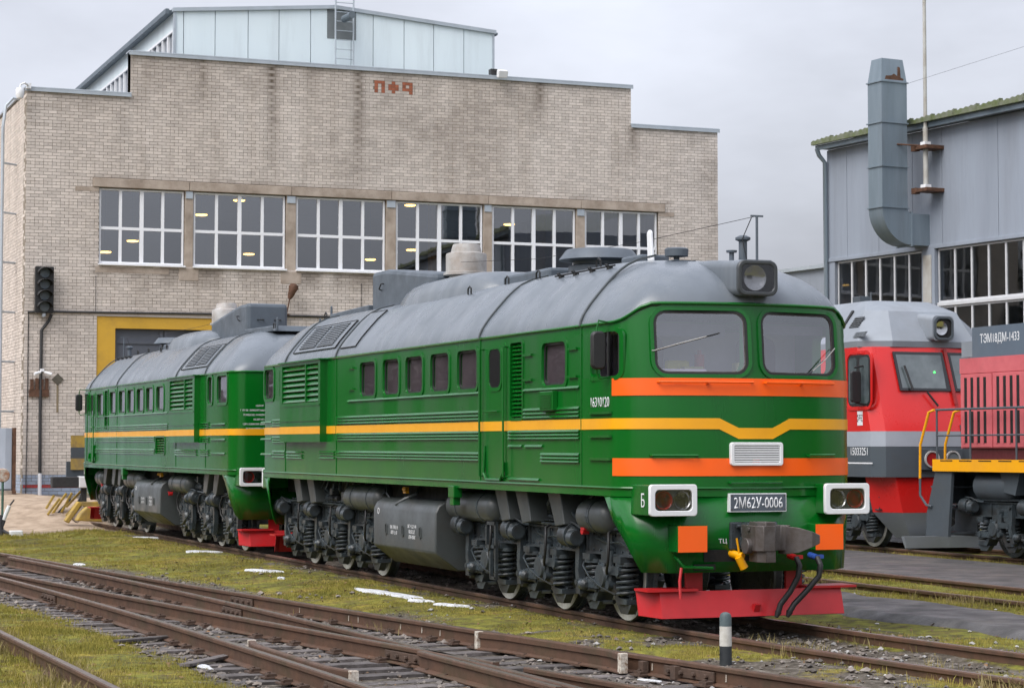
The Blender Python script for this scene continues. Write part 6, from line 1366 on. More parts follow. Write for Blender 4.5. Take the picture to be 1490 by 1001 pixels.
SEAT = mat('seat_fabric', (0.16, 0.10, 0.13), 0.8)
DARKG = mat('dark_glass', (0.02, 0.02, 0.022), 0.08, nscale=2, rvar=0.03)
SEAMG = mat('roof_seam_grey', (0.06, 0.07, 0.075), 0.6)
LAMPR = mat('lamp_rim_dark', (0.045, 0.05, 0.055), 0.4)
LAMPB = mat('lamp_interior', (0.10, 0.11, 0.12), 0.5)

r3 = lambda X: X+8.7
zsR = [2.435, 2.39, 2.345]; zsM = [2.175, 2.135, 2.095]; zsL = [1.905, 1.865, 1.825]
specF = dict(cab=(r3(-1.99), r3(-1.30), 2.76, 3.27), door=(r3(-5.33), r3(-4.60)), num=r3(-1.73), mirror=r3(-1.46),
  windows=[(r3(-16.10), r3(-15.52), 2.80, 3.30, .08), (r3(-15.10), r3(-14.78), 2.80, 3.30, .08), (r3(-3.42), r3(-2.70), 2.715, 3.21)] +
          [(r3(a), r3(b), 2.735, 3.235) for a, b in ((-10.59, -9.86), (-9.48, -8.77), (-8.455, -7.745), (-7.40, -6.68), (-6.34, -5.61))],
  louvres=[(r3(-4.435), r3(-4.05), 2.34, 3.26)], box=(r3(-14.70), r3(-12.33), 2.055, 3.35), boxl=(r3(-14.57), r3(-12.44), 2.69, 3.30), div=.66,
  ribs=[(r3(-11.78), r3(-5.52), zsR+zsM+zsL), (r3(-4.0), r3(-2.3), zsR), (r3(-4.5), r3(-2.3), zsM), (r3(-3.45), r3(-2.3), zsL), (r3(-11.2), r3(-5.52), [2.678]), (r3(-4.0), r3(-2.3), [2.672]),
        (r3(-4.5), r3(-4.05), [2.0]), (r3(-3.95), r3(-3.4), [2.0]), (r3(-15.55), r3(-14.75), [2.43, 2.39, 2.34, 2.14, 2.10, 2.06, 1.90, 1.86, 1.81]), (r3(-16.3), r3(-15.6), [2.40, 2.11, 1.85]), (r3(-14.65), r3(-13.7), [1.89, 1.84, 1.80]), (r3(-12.7), r3(-11.9), [1.90, 1.86, 1.81]),
        (r3(-4.5), r3(-3.5), [1.60])],
  seams=[r3(-2.25), r3(-5.5), r3(-11.82), r3(-14.75)], roofgr=(r3(-14.45), r3(-12.05)), hatch=(r3(-11.74), r3(-10.95)), ventbox=(r3(-3.345), r3(-2.95), 2.415, 2.64),
  steps=[(r3(-3.98), r3(-3.72), 3.10), (r3(-3.98), r3(-3.72), 2.80), (r3(-2.6), r3(-2.35), 3.12), (r3(-2.6), r3(-2.35), 2.80), (r3(-11.15), r3(-10.9), 3.18), (r3(-11.15), r3(-10.9), 2.86),
         (r3(-1.99), r3(-1.42), 2.375), (r3(-1.99), r3(-1.42), 2.115), (r3(-1.99), r3(-1.42), 1.865)])
specR = dict(cab=(6.72, 7.36, 2.76, 3.27), door=(5.83, 6.55), num=7.0, mirror=7.25,
  windows=[(-7.30, -6.55, 2.80, 3.30, .08), (-6.14, -5.78, 2.80, 3.30, .08), (4.83, 5.60, 2.715, 3.22)] +
          [(a, a+.70, 2.735, 3.235) for a in (3.32, 2.21, 1.22, .20, -.79, -1.84)],
  louvres=[(4.23, 4.62, 2.36, 3.28)], box=(-5.13, -2.83, 2.055, 3.35), boxl=(-4.97, -2.92, 2.70, 3.30), div=.35,
  ribs=[(-2.3, 5.75, zsR), (-1.0, 5.75, zsM+zsL), (-2.3, 5.75, [2.678]), (-5.9, -5.2, [2.43, 2.39, 2.34, 2.14, 2.10, 2.06, 1.90, 1.86, 1.81]), (-7.2, -6.1, [2.40, 2.11, 1.85]), (-4.9, -3.0, [1.90, 1.86, 1.81])],
  seams=[6.55, 3.15, -3.02, -5.6], roofgr=(-5.55, -3.25), hatch=None,
  steps=[(-2.6, -2.35, 3.18), (-2.6, -2.35, 2.86)])
specR['louvres'].append((-1.98, -1.10, 1.82, 2.16))
pit = math.atan(GRADE)
make_loco('green diesel locomotive section with orange bands, number plate and cab in front', (-8.7, 0, float(rail_z(-8.7))), (0, pit, 0), -1, specF, True)
rr_ = make_loco('rear green diesel locomotive section coupled behind, its cab facing the brick depot', (-26.1, 0, float(rail_z(-26.1))), (0, -pit, PI), 1, specR, False)
marks(rr_, face_m((-7.655, .95, 2.52), (-1, 0, 0)), (.14, .72, .6, .22, .62, .5), .034, .085)
# ------------------------------------------------------------------ red main-line locomotive on the far track
REDL = mat('signal_red_paint', (0.58, 0.012, 0.010), 0.35, col2=(0.50, 0.012, 0.012), nscale=1.0, namt=0.6, coat=0.3)
LGREY = mat('light_grey_paint', (0.34, 0.37, 0.42), 0.45, nscale=1.2, namt=0.5)
MGREY = mat('mid_grey_paint', (0.23, 0.255, 0.29), 0.5, nscale=1.2, namt=0.5, dirt=(.16, .16, .16), dirt_amt=.4)
DGREY = mat('dark_grey_paint', (0.065, 0.08, 0.095), 0.5, nscale=1.5, namt=0.5, dirt=(.06, .055, .05), dirt_amt=.5)
PINKR = mat('faded_red_paint', (0.56, 0.125, 0.14), 0.6, col2=(0.48, 0.09, 0.105), nscale=1.4, namt=0.8, dirt=(.22, .06, .05), dirt_amt=.5)
MAROON = mat('dark_maroon', (0.10, 0.012, 0.014), 0.6)
DKGL = glass('tinted_glass', (0.35, 0.38, 0.40), 1.7)
rl = thing('diesel_locomotive', 'red and grey main-line diesel locomotive half hidden behind the green one', 'locomotive', (-16.2, 12.45, 0))
HWd = 1.52
def fx(z):   # front face profile
    return 0.0 if z < 2.35 else -(z-2.35)*.30
def rbox(name, mt, z0, z1, x1=-12, off=0.0, ch=.32, par=None, steps=1):
    f = MB(); rings = []
    for k in range(steps+1):
        z = z0+(z1-z0)*k/steps; a = fx(z)+off; w = HWd+off; c = ch
        rings.append([(x1, -w, z), (a-c*1.15, -w, z), (a-c*.3, -w+c*.55, z), (a, -w+c*1.6, z), (a+.04, 0, z), (a, w-c*1.6, z), (a-c*.3, w-c*.55, z), (a-c*1.15, w, z), (x1, w, z)])
    f.loft(rings); return f.build(name, mt, par or rl, 25)
rbox('lower_body', DGREY, 1.42, 2.02); rbox('grey_band', LGREY, 2.021, 2.32, off=.004); rbox('cab_body', REDL, 2.321, 4.0)
f = MB(); f.loft([[(-12, -HWd, 4.001), (fx(4.0)-.30, -HWd, 4.001), (fx(4.0)+.03, -.95, 4.001), (fx(4.0)+.06, .95, 4.001), (fx(4.0)-.30, HWd, 4.001), (-12, HWd, 4.001)],
                  [(-12, -HWd-.02, 4.12), (fx(4.0)-.30, -HWd-.02, 4.12), (fx(4.0)+.05, -.95, 4.12), (fx(4.0)+.08, .95, 4.12), (fx(4.0)-.30, HWd+.02, 4.12), (-12, HWd+.02, 4.12)],
                  [(-12, -1.05, 4.78), (-1.35, -1.05, 4.78), (-.85, -.80, 4.74), (-.85, .80, 4.74), (-1.35, 1.05, 4.78), (-12, 1.05, 4.78)],
                  [(-12, -.75, 5.0), (-1.75, -.75, 5.0), (-1.6, -.6, 5.0), (-1.6, .6, 5.0), (-1.75, .75, 5.0), (-12, .75, 5.0)]]); f.build('roof', MGREY, rl, 20)
f = MB()
for s in (-1,): f.add([(-1.72, s*1.545, 4.10), (-1.80, s*1.545, 4.10), (-1.80, s*1.07, 4.79), (-1.72, s*1.07, 4.79)], [(0, 1, 2, 3)])
o_ = f.build('roof_joint', RUBBER, rl); so = o_.modifiers.new('thickness', 'SOLIDIFY'); so.thickness = .03; so.offset = 0
for (x0, x1, z0, z1, nm) in ((-1.50, -1.12, 4.42, 4.64, 'roof_louvre'), (-1.05, -.62, 4.20, 4.31, 'roof_grille')):
    f = MB(); y_ = lambda z: -HWd-.02+(z-4.12)/(.66)*(.49); f.add([(x0, y_(z0)-.012, z0), (x1, y_(z0)-.012, z0), (x1, y_(z1)-.012, z1), (x0, y_(z1)-.012, z1)], [(0, 1, 2, 3)]); g = f.build(nm, BLACK, rl)
    for k in range(5):
        z = z0+(k+.5)*(z1-z0)/5; f = MB(); f.obox(((x0+x1)/2, y_(z)-.022, z), (x1-x0, .02, .012)); f.build('slat', MGREY, g)
# windscreen, side windows
def ws_panel(y0, y1, nm):
    f = MB(); z0, z1 = 3.12, 3.90; pts = [(fx(z)+.048, y, z) for y, z in ((y0+.03, z0), (y1+.05*(1 if y1 < 0.2 else 0), z0), (y1, z1), (y0, z1))]; f.add(pts, [(0, 1, 2, 3)]); w = f.build('windscreen', DARKG, rl); so = w.modifiers.new('thickness', 'SOLIDIFY'); so.thickness = .03; so.offset = 0
    g = MB(); c = .055; q_ = [(fx(z)+.066, y, z) for y, z in ((y0+.03+c, z0+c), (y1-c, z0+c), (y1-c, z1-c), (y0+c, z1-c))]; g.add(q_, [(0, 1, 2, 3)]); g.build('pane', DKGL2, w)
DKGL2 = mat('windscreen_dark', (0.05, 0.065, 0.07), 0.06, col2=(0.16, 0.19, 0.20), nscale=1.1, namt=.8, rvar=.02, spec=1.0)
ws_panel(-.98, .17, 'w'); ws_panel(.29, 1.12, 'w')
f = MB(); f.add([(fx(2.85)+.055, .24, 2.85), (fx(2.85)+.055, .31, 2.85), (fx(3.97)+.055, .265, 3.97), (fx(3.97)+.055, .195, 3.97)], [(0, 1, 2, 3)]); o_ = f.build('pillar', mat('dark_red', (.28, .02, .02), .5), rl); so = o_.modifiers.new('thickness', 'SOLIDIFY'); so.thickness = .03
f = MB(); f.prism(rrect(-.78, 3.33, .86, 1.02, .14), -HWd-.008, -HWd+.02, 'y'); o_ = f.build('side_window', RUBBER, rl, 40)
for x0, x1 in ((-1.16, -.86), (-.74, -.40)): f = MB(); f.prism(rrect((x0+x1)/2, 3.33, x1-x0, .92, .08), -HWd-.016, -HWd-.010, 'y'); f.build('pane', DKGL2, o_)
f = MB(); f.ring(rrect(-.78, 3.33, 1.02, 1.18, .2), rrect(-.78, 3.33, .90, 1.06, .15), -HWd-.018, -HWd, 'y'); f.build('window_surround', REDL, rl, 40)
f = MB(); f.prism(rrect(-HWd-.20, 3.2, .22, .62, .05), -.62, -.55, 'x'); mo = f.build('mirror', RUBBER, rl, bevel=.015); f = MB(); f.cyl((-.6, -HWd, 3.62), (-.6, -HWd-.22, 3.58), .02, None, 6); f.cyl((-.6, -HWd, 2.85), (-.6, -HWd-.22, 2.9), .02, None, 6); f.build('mirror_arm', RUBBER, mo)
for (p0, p1) in (((-.80, 3.62), (-.70, 3.15)), ((-.38, 3.10), (-.18, 2.82))):
    f = MB(); f.tube([(fx(p0[1])+.12, p0[0], p0[1]), (fx(p1[1])+.12, p1[0], p1[1])], .022, 6); f.build('wiper', RUBBER, rl)
f = MB(); f.cyl((fx(3.5)+.073, -.10, 3.50), (fx(3.5)+.078, -.10, 3.50), .02, None, 8); f.build('indicator', emit('green_led', (.05, 1, .1), 2.5), rl)
# head lamp
f = MB(); f.loft([[(-.28, y, z) for y, z in rrect(.12, 4.38, .50, .50, .1)], [(-.95, y, z) for y, z in rrect(.12, 4.41, .62, .6, .1)]]); f.build('lamp_fairing', MGREY, rl, 40)
f = MB(); f.ring(rrect(.12, 4.38, .44, .46, .12, 5), rrect(.12, 4.38, .36, .38, .1, 5), -.29, -.24, 'x'); h_ = f.build('head_lamp', DGREY, rl, 40); f = MB(); f.prism(rrect(.12, 4.38, .36, .38, .1, 5), -.275, -.27, 'x'); f.build('lamp_back', BLACK, h_)
f = MB(); f.lathe([(.02, -.268), (.09, -.262), (.14, -.25), (.145, -.268)], (0, .06, 4.38), 'x', 20); f.build('reflector', CHROME, h_, 40)
# marker lamps, number, plate, logo
f = MB(); f.box(.03, .10, -.66, .30, 1.56, 1.98); lb = f.build('lamp_housing', DGREY, rl, bevel=.01)
for yy, mt in ((-.42, REDLENS), (.06, mat('grey_lens', (.16, .18, .19), .2))):
    f = MB(); n = 18; f.ring([(yy+.17*math.cos(2*PI*k/n), 1.77+.17*math.sin(2*PI*k/n)) for k in range(n)], [(yy+.14*math.cos(2*PI*k/n), 1.77+.14*math.sin(2*PI*k/n)) for k in range(n)], .10, .135, 'x'); f.build('bezel', STACKW, lb, 40); f = MB(); f.cyl((.10, yy, 1.77), (.115, yy, 1.77), .14, None, 18); f.build('lens', mt, lb)
text('15033251', .15, WHITE, rl, face_m((-.80, -HWd-.004, 1.925), (0, -1, 0)), width=.64)
f = MB(); f.box(-1.3, -.30, -HWd-.006, -HWd, 1.68, 1.705); f.build('pin_stripe', WHITE, rl)
f = MB(); f.box(-.86, -.66, -HWd-.006, -HWd, 2.44, 2.72); sp = f.build('sticker', WHITE, rl); text('EAC', .20, RUBBER, sp, face_m((-.76, -HWd-.0065, 2.58), (0, -1, 0), (1, 0, 0)), width=.14)
lo = text('ТМХ', .20, WHITE, rl, face_m((.05, .60, 2.62), (1, 0, 0)), width=.5, name='logo')
f = MB(); f.box(-.32, .035, .3, 1.4, 2.1, 2.45); f.build('buffer_panel', DGREY, rl)
# lower nose, plough, running gear
f = MB(); f.loft([[(-.75, -1.25, .72), (-.12, -.95, .72), (-.05, 0, .72), (-.12, .95, .72), (-.75, 1.25, .72)], [(-.75, -1.42, 1.418), (-.1, -1.12, 1.418), (0, 0, 1.418), (-.1, 1.12, 1.418), (-.75, 1.42, 1.418)]]); f.build('nose_skirt', REDL, rl, 20)
f = MB(); f.loft([[(-.75, -.72, .20), (-.30, -.66, .20), (-.26, 0, .20), (-.30, .66, .20), (-.75, .72, .20)], [(-.75, -1.25, .718), (-.12, -.95, .718), (-.05, 0, .718), (-.12, .95, .718), (-.75, 1.25, .718)]]); f.build('lower_skirt', MGREY, rl, 20)
f = MB(); f.prism([(-.25, .95), (.35, .95), (.28, .55), (.05, .40), (-.20, .45)], -.08, -.03, 'x'); f.build('coupler_opening', BLACK, rl)
f = MB(); f.obox((.1, .05, 1.02), (.7, .3, .3)); f.obox((.38, .22, 1.02), (.3, .16, .4)); f.build('coupler', STEEL, rl, bevel=.03); f = MB(); f.tube([(.05, -.2, 1.05), (.12, -.1, .7), (.1, .2, .5), (.05, .5, .4)], .02, 6); f.build('brake_hose', RUBBER, rl)
f = MB(); f.loft([[(.0, -.95, .03), (.06, 0, .03), (0, .95, .03), (-.06, .95, .03), (-.06, -.95, .03)], [(.03, -1.02, .26), (.10, 0, .26), (.03, 1.02, .26), (-.08, 1.02, .26), (-.08, -1.02, .26)]]); f.build('plough', MGREY, rl)
f = MB(); f.box(-11.5, -.6, -.9, .9, .5, 1.42); f.build('underframe', BLACK, rl)
CB = CACHE['bogie-10']
for bx in (-3.2,):
    inst(CB['side_frame'], 'side_frame', rl, (bx, -.1, 0))
    for x0 in (-1.85, 0, 1.85):
        w = inst(CB['wheel'], 'wheel', rl, (bx+x0, 0, .525)); inst(CB['wheel_rim'], 'wheel_rim', w); inst(CB['axle_box'], 'axle_box', rl, (bx+x0, -.1, 0)); inst(CB['brake_cylinder'], 'brake_cylinder', rl, (bx+x0-.88, -.1, 0))
        for dx in (-.43, .43): inst(CB['coil_spring'], 'coil_spring', rl, (bx+x0+dx, -.1, 0))
f = MB(); f.obox((-2.3, -.55, 5.06), (.3, .25, .14)); f.cyl((-2.0, -.5, 4.98), (-2.0, -.5, 5.2), .02, None, 8); f.build('roof_fitting', DGREY, rl, bevel=.02)

# ------------------------------------------------------------------ shunting locomotive with long hood
tm = thing('shunting_locomotive', 'faded red hood shunting locomotive with yellow footplate edge at right edge', 'locomotive', (-14.25, 12.45, 0))
Yf = -1.55
f = MB(); f.box(-.1, 9, -1.5, 1.5, 1.55, 1.72); f.build('footplate', DGREY, tm)
f = MB(); f.box(-.02, 9, Yf-.03, Yf, 1.56, 1.78); f.build('yellow_edge', YELLOW, tm)
slot = MB().box(-.2, .2, Yf-.034, Yf-.029, 1.745, 1.765).mesh('edge_slot', BLACK)
for k in range(8): inst(slot, 'edge_slot', tm, (.45+k*.62, 0, 0))
HY = -1.28
f = MB(); f.box(.50, 9, HY, -HY, 1.98, 3.62); f.build('hood', PINKR, tm); f = MB(); f.box(.70, 9, HY+.04, -HY-.04, 1.72, 1.98); f.build('hood_base', MAROON, tm)
f = MB(); f.box(.75, 9, HY+.02, -HY-.02, 3.62, 3.66); f.prism([(HY+.02, 3.66), (-HY-.02, 3.66), (-HY-.02, 4.20), (HY+.02, 4.20)], .85, 9, 'x'); f.build('hood_fascia', mat('hood_grey', (.10, .13, .17), .5, nscale=1.2, dirt=(.14, .14, .14), dirt_amt=.4), tm)
f = MB(); f.box(.50, .85, HY+.02, -HY-.02, 3.663, 3.95); f.build('hood_end_cap', MGREY, tm)
f = MB(); f.box(.48, 9, HY-.012, HY, 3.36, 3.64); f.build('hood_header', PINKR, tm)
def door_panel(x0, x1):
    f = MB(); f.box(x0, x1, HY-.03, HY-.001, 2.0, 3.34); d = f.build('hood_door', PINKR, tm, bevel=.006); w = (x1-x0-.14)/4
    sm_ = MB().box(0, w*.44, HY-.034, HY-.028, 0, .58).mesh('louvre_slot', BLACK); fm = MB().box(-.015, .012, HY-.042, HY-.03, 0, .60).mesh('louvre_lip', PINKR)
    for k in range(4):
        for z in (2.08, 2.70):
            inst(sm_, 'louvre_slot', d, (x0+.12+k*w, 0, z)); inst(fm, 'louvre_lip', d, (x0+.12+k*w, 0, z-.01))
for k in range(8): door_panel(.53+k*1.03, .53+k*1.03+.96)
for k in range(8): f = MB(); f.box(.53+k*1.03+.965, .53+k*1.03+1.02, HY-.045, HY-.005, 2.0, 3.34); f.build('hinge_post', PINKR, tm)
text('ТЭМ18ДМ-1433', .20, WHITE, tm, face_m((1.72, HY+.018, 3.97), (0, -1, 0)), width=1.22)
for (h, r) in ((2.70, .022), (2.22, .016)):
    f = MB(); f.tube([(.0, Yf+.05, h), (9, Yf+.05, h)], r, 8); f.build('hand_rail', DGREY, tm, 40)
for x in (.02, 1.12, 2.55, 4.0, 5.4): f = MB(); f.cyl((x, Yf+.05, 1.72), (x, Yf+.05, 2.70), .02, None, 8); f.build('rail_post', DGREY, tm)
for k, dy in ((0, 0), (1, .55)):
    f = MB(); f.tube([(-.02, Yf+.02+dy, 2.70), (-.14, Yf-.02+dy, 2.66), (-.38, Yf-.06+dy, 2.05), (-.40, Yf-.06+dy, 1.42)], .026, 8); f.build('yellow_grab_rail', YELLOW, tm, 40)
    f = MB(); f.tube([(-.40, Yf-.06+dy, 1.42), (-.40, Yf-.06+dy, 1.1), (-.25, Yf-.02+dy, .92), (-.1, Yf+dy, .9)], .024, 8); f.build('grab_rail_foot', DGREY, tm, 40)
f = MB(); f.prism([(.0, 1.55), (.55, 1.55), (.40, .35), (-.35, .35), (-.30, .8)], Yf+.02, Yf+.08, 'y'); f.prism([(.0, 1.55), (.55, 1.55), (.40, .35), (-.35, .35), (-.30, .8)], -.90, -.84, 'y'); 
for z in (.40, .85, 1.25): f.box(-.35+.12*(z-.4), .35, Yf+.08, -.9, z, z+.03)
f.build('step_well', DGREY, tm)
f = MB(); f.box(-.12, .0, -1.45, 1.45, .95, 1.7); f.build('buffer_beam', DGREY, tm); f = MB(); f.obox((-.4, 0, 1.05), (.8, .3, .3)); f.obox((-.75, -.1, 1.05), (.3, .4, .4)); f.build('coupler', STEEL, tm, bevel=.03)
f = MB(); f.box(.6, 9, -.8, .8, .6, 1.55); f.build('underframe', BLACK, tm)
f = MB(); f.lathe([(.05, .95), (.2, .98), (.27, 1.06), (.27, 2.0), (.2, 2.1)], (0, -1.15, 1.30), 'x', 18); f.build('air_reservoir', DGREY, tm, 40)
f = MB(); f.prism([(1.9, 1.55), (2.5, 1.55), (2.35, 1.15), (2.0, 1.2)], -1.4, -1.1, 'y'); f.build('sand_box', DGREY, tm)
inst(CB['side_frame'], 'side_frame', tm, (3.35, -.1, -.02))
for x0 in (1.50, 3.35, 5.2):
    w = inst(CB['wheel'], 'wheel', tm, (x0, 0, .525)); inst(CB['axle_box'], 'axle_box', tm, (x0, -.1, 0)); inst(CB['brake_cylinder'], 'brake_cylinder', tm, (x0-.78, -.12, -.02)); inst(CB['brake_lever'], 'brake_lever', tm, (x0+.55, -.1, 0)); inst(CB['damper'], 'damper', tm, (x0+.16, -.1, 0))
    for dx in (-.43, .43): inst(CB['coil_spring'], 'coil_spring', tm, (x0+dx, -.1, 0))

# ------------------------------------------------------------------ buffer stop behind the rear section
bs = thing('buffer_stop', 'buffer stop with black and white beam and striped board behind the locomotive', 'buffer stop', (-36.6, 0, .15))
c0 = lambda px, X=-36.6: at(px, 'X', X)
WOODB = mat('blackened_timber', (.03, .03, .032), .8, nscale=6); STRY = mat('stop_yellow', (.42, .28, .04), .8, col2=(.24, .17, .07), nscale=5, namt=.9, dirt=(.16, .13, .09), dirt_amt=.8)
f = MB(); f.box(-.15, .15, -1.75, -1.05, .82, 1.10); f.build('beam', WOODB, bs, bevel=.02); f = MB(); f.box(-.16, .16, -1.05, -.65, .81, 1.11); we = f.build('beam_end', WHITE, bs, bevel=.02); f = MB(); f.cyl((.16, -.78, .93), (.20, -.78, .93), .055, None, 10); f.build('bolt', STEEL, we)
f = MB(); f.box(-.16, .16, -.65, 1.75, .82, 1.10); f.build('beam', WOODB, bs, bevel=.02)
for yy in (-.9, .9): f = MB(); f.box(-.06, .06, yy-.07, yy+.07, -.6, .82); f.tube([(-.05, yy, .7), (-1.2, yy, -.3)], .06, 6); f.build('post', WOODB, bs)
f = MB(); f.box(-.30, -.20, -1.32, .6, 1.10, 1.50); f.build('back_board', DGREY, bs)
bp = c0((104, 680)); 
for z0, z1, mt in ((1.28, 1.58, STRY), (1.58, 1.87, DGREY), (1.87, 2.18, STRY)):
    f = MB(); f.box(-.16, -.12, -1.22, -.5, z0, z1); f.build('striped_board', mt, bs)
# striped timbers leaning on the heap
for k, (px, L, an, mt) in enumerate((((86, 733), .9, .6, STRY), ((92, 738), .8, .6, DGREY), ((97, 731), .8, .62, STRY), ((78, 737), .7, .6, STRY), ((107, 726), .8, .7, STRY), ((112, 733), .7, .6, DGREY), ((104, 741), .7, .6, STRY), ((73, 730), .5, .6, STRY))):
    c = at(px, 'X', -37.2+.06*k); t = thing('striped_timber', '%s painted timber leaning on the earth heap, %s' % ('yellow' if mt is STRY else 'dark grey', ['longest of the left group', 'between two yellow ones on the left', 'upper middle beside a dark one', 'low at the left end', 'steepest near the black post', 'right of the steepest yellow one', 'low in the middle', 'short one at the far left top'][k]), 'timber', tuple(c), (0, 0, 0), 'striped timbers on the heap')
    f = MB(); f.obox((0, 0, 0), (.07, .06, L*(.75+.25*math.sin(k*3.1))), Matrix.Rotation(-an-.12*math.sin(k*2.3), 3, 'X') @ Matrix.Rotation(.25*math.sin(k*1.7), 3, 'Y')); f.build('plank', mt, t, bevel=.01)
# yellow blocks by the wheels, stones
t = thing('yellow_block', 'chipped yellow painted concrete block beside the rear locomotive', 'block', tuple(at((128, 750), 'X', -34.6)))
f = MB(); f.prism([(-.32, -.12), (.36, -.16), (.38, .12), (.2, .24), (-.05, .22), (-.2, .08)], -.2, .2, 'x'); f.build('block', STRY, t, bevel=.03)
t = thing('yellow_kerb', 'yellow and grey painted kerb piece leaning at the heap foot', 'kerb', tuple(at((106, 745), 'X', -35.2)))
f = MB(); f.obox((0, 0, 0), (.3, .12, .6), Matrix.Rotation(-.6, 3, 'X')); f.build('kerb', STRY, t, bevel=.02); f = MB(); f.obox((.0, .16, -.06), (.28, .2, .42), Matrix.Rotation(-.7, 3, 'X')); f.build('kerb_side', CONC, t, bevel=.02)
t = thing('yellow_rail_bar', 'yellow horizontal bar lying behind the rear bogie', 'bar', tuple(at((135, 733), 'X', -36)))
f = MB(); f.box(-.08, .08, -.4, .5, -.06, .06); f.build('bar', STRY, t, bevel=.01)
# corrugated shed wall at the left edge
t = thing('corrugated_cabin', 'pale blue-grey corrugated metal cabin on blocks at the left edge', 'cabin', (-45.5, -3.4, .45))
f = MB(); n = 36; pts = []
pr = at((17, 660), 'X', -44.5)
for i in range(n+1): pts.append((-5.0+(pr[1]+3.4+5.0)*i/n, .03*(i % 2)))
vs = [(1+x, y, .35) for y, x in pts]+[(1+x, y, 2.15) for y, x in pts]; f.add(vs, [(i, i+1, n+2+i, n+1+i) for i in range(n)]); f.build('corrugated_wall', mat('cabin_sheet', (.38, .43, .50), .5, nscale=1.5), t)
f = MB(); f.box(.2, .95, -5, pr[1]+3.4, .3, 2.12); f.build('cabin_body', mat('cabin_sheet', (.38, .43, .50), .5), t)
f = MB(); f.box(.85, 1.05, pr[1]+3.42, pr[1]+3.52, .2, 2.16); f.build('corner_post', RUST, t)
for yy in (pr[1]+3.2, pr[1]+2.4): f = MB(); f.box(.3, 1.0, yy-.35, yy+.35, -.4, .3); f.build('block', CONC, t, bevel=.02)
# switch stand with weighted lever at the left edge
pz = at((3, 783), 'Z', -.15); 
sw = thing('switch_stand', 'point lever with white handle and white-ended counterweight at the left edge', 'switch stand', (float(pz[0]), float(pz[1]), -.15))
k_ = float(np.dot(pz-CAM, c_fwd))/FPX     # metres per pixel there
rv = Vector(c_right); 
def sp(dx, dy, dd=0.0): v = rv*(dx*k_); return (v[0], v[1]+dd, dy*k_)
IRON = mat('black_iron', (.03, .03, .035), .5, nscale=8)
f = MB(); f.tube([sp(0, 0), sp(-2, 22), sp(-1, 34)], .055, 8); f.tube([sp(-1, 12), sp(6, 8), sp(14, 4)], .045, 8); f.box(-.3, .3, -.25, .25, -.05, .04); f.build('stand', IRON, sw, 40)
f = MB(); f.tube([sp(0, 18), sp(3, 26)], .04, 8); f.tube([sp(11, 48), sp(17, 56)], [.022, .022], 6); f.build('lever_shaft', IRON, sw, 40); f = MB(); f.tube([sp(2, 27), sp(10, 47)], .05, 8); f.build('lever_handle', WHITE, sw, 40)
f = MB(); f.obox(sp(20, 4), (.24, .30, .24)); f.build('counterweight', WHITE, sw, bevel=.02)
f = MB(); f.cyl((0, 0, .3), (0, 0, 1.35), .03, None, 8); f.build('pole', mat('pole_green', (.05, .11, .08), .6), sw); f = MB(); f.lathe([(.02, -.04), (.15, -.04), (.17, 0), (.15, .04), (.02, .04)], (0, 0, 1.5), 'x', 16); o_ = f.build('target_disc', mat('disc_paint', (.55, .5, .45), .7, col2=(.3, .1, .03), nscale=9, namt=1.0), sw, 40)
# black and white clearance post
pz = at((1056, 968), 'Z', -.13); H = .52
po = thing('clearance_post', 'short black and white striped marker post beside the foreground rail', 'post', (float(pz[0]), float(pz[1]), -.16))
POSTB = mat('post_black', (.018, .022, .026), .6, nscale=9, col2=(.035, .04, .04)); POSTW = mat('post_white', (.58, .57, .53), .7, col2=(.35, .33, .28), nscale=9, namt=.8)
f = MB(); f.cyl((0, 0, -.1), (0, 0, .22), .060, .060, 16); f.build('lower_band', POSTB, po, 40); f = MB(); f.cyl((0, 0, .22), (0, 0, .41), .060, .058, 16); f.build('white_band', POSTW, po, 40); f = MB(); f.lathe([(.058, .41), (.058, .50), (.048, .53), (.02, .545)], (0, 0, 0), 'z', 16); f.build('cap_band', mat('post_cap', (.05, .075, .08), .5, col2=(.14, .18, .19), nscale=8), po, 40)
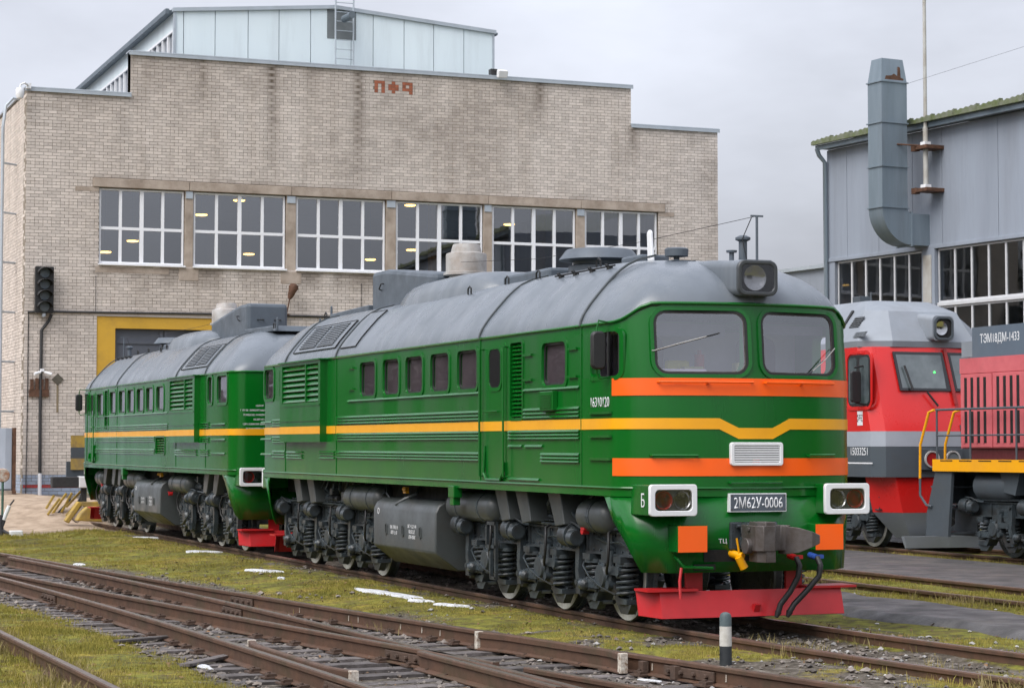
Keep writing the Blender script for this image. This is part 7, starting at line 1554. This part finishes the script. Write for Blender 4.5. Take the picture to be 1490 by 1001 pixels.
# ------------------------------------------------------------------ leftover snow
SNOW = mat('old_snow', (.64, .66, .70), .8, col2=(.44, .45, .46), nscale=16, namt=1.0, bump=.5, bscale=60, dirt=(.22, .19, .14), dirt_amt=.75, alpha_dirt_scale=7)
snow = [((198, 781), .55, .16, 'behind the tank of the rear section, left of two'), ((222, 788), .55, .12, 'behind the tank of the rear section, right of two'), ((297, 809), .42, .22, 'on the grass before the red plough of the rear section'), ((386, 837), .45, .10, 'thin streak in front of the middle bogie'), ((409, 846), .12, .05, 'tiny spot below the thin streak'), ((560, 869), 1.2, .16, 'largest patch, on the grass below the fuel tank'), ((614, 880), .22, .08, 'right tip of the largest patch'), ((645, 886), .13, .06, 'small left piece right of the largest patch'), ((663, 887), .22, .04, 'small flat piece right of the largest patch'), ((115, 820), .14, .06, 'lying against the far rail at left'), ((80, 751), .3, .1, 'by the sand at the far left'), ((297, 961), .3, .05, 'icy strip on a sleeper at lower left'), ((830, 977), .16, .04, 'on a sleeper near the frog'), ((946, 981), .12, .03, 'on a sleeper right of the check rail'), ((1195, 984), .10, .04, 'lump in the weeds at lower right')]
for i, (px, L, Wd, lab) in enumerate(snow):
    c = at(px, 'Z', -.12); f = MB(); n = 56; rings = []; ph = np.array([2*PI*j/n for j in range(n)])
    rad = .35+1.25*fbm(np.cos(ph)*1.6+i*3.1, np.sin(ph)*1.6+i, 1.0, 200+i)*(.55+.9*fbm(np.cos(ph)*5+i, np.sin(ph)*5, 1.0, 230+i))
    for k, (s, h) in enumerate(((1.0, -.03), (.96, .0), (.8, .006), (.5, .012), (.08, .013))):
        rings.append([(math.cos(t)*L*s*r, math.sin(t)*Wd*s*r, h+.012*float(fbm(np.array([math.cos(t)*L*s*9]), np.array([math.sin(t)*Wd*s*9]), 1.0, 250+i)[0]-.5)*(1-s)) for t, r in zip(ph, rad)])
    f.loft(rings); o = f.build('snow_patch', SNOW, None, 60); zz = float(ground_z(np.array([c[0]]), np.array([c[1]]))[0])
    o.location = (c[0], c[1], zz+.02 if px[1] < 940 else -.168); o.scale = (1, 1, 1 if px[1] < 940 else .4); o.rotation_euler = (0, 0, .35+.3*math.sin(i)); tag(o, 'patch of old white snow, '+lab, 'snow', 'old snow patches')
# timber offcuts and litter on the ballast
for i, (px, L, lab) in enumerate((((220, 932), .5, 'flat grey board on the ballast at lower left'), ((303, 964), .55, 'weathered plank end beside the near turnout rail'))):
    c = at(px, 'Z', -.18); o = MB().box(-.06, .06, -L, L, 0, .03).build('board', SLEEP, None, bevel=.005); o.location = (c[0], c[1], -.165); o.rotation_euler = (0, 0, .5+.4*i); tag(o, lab, 'board')
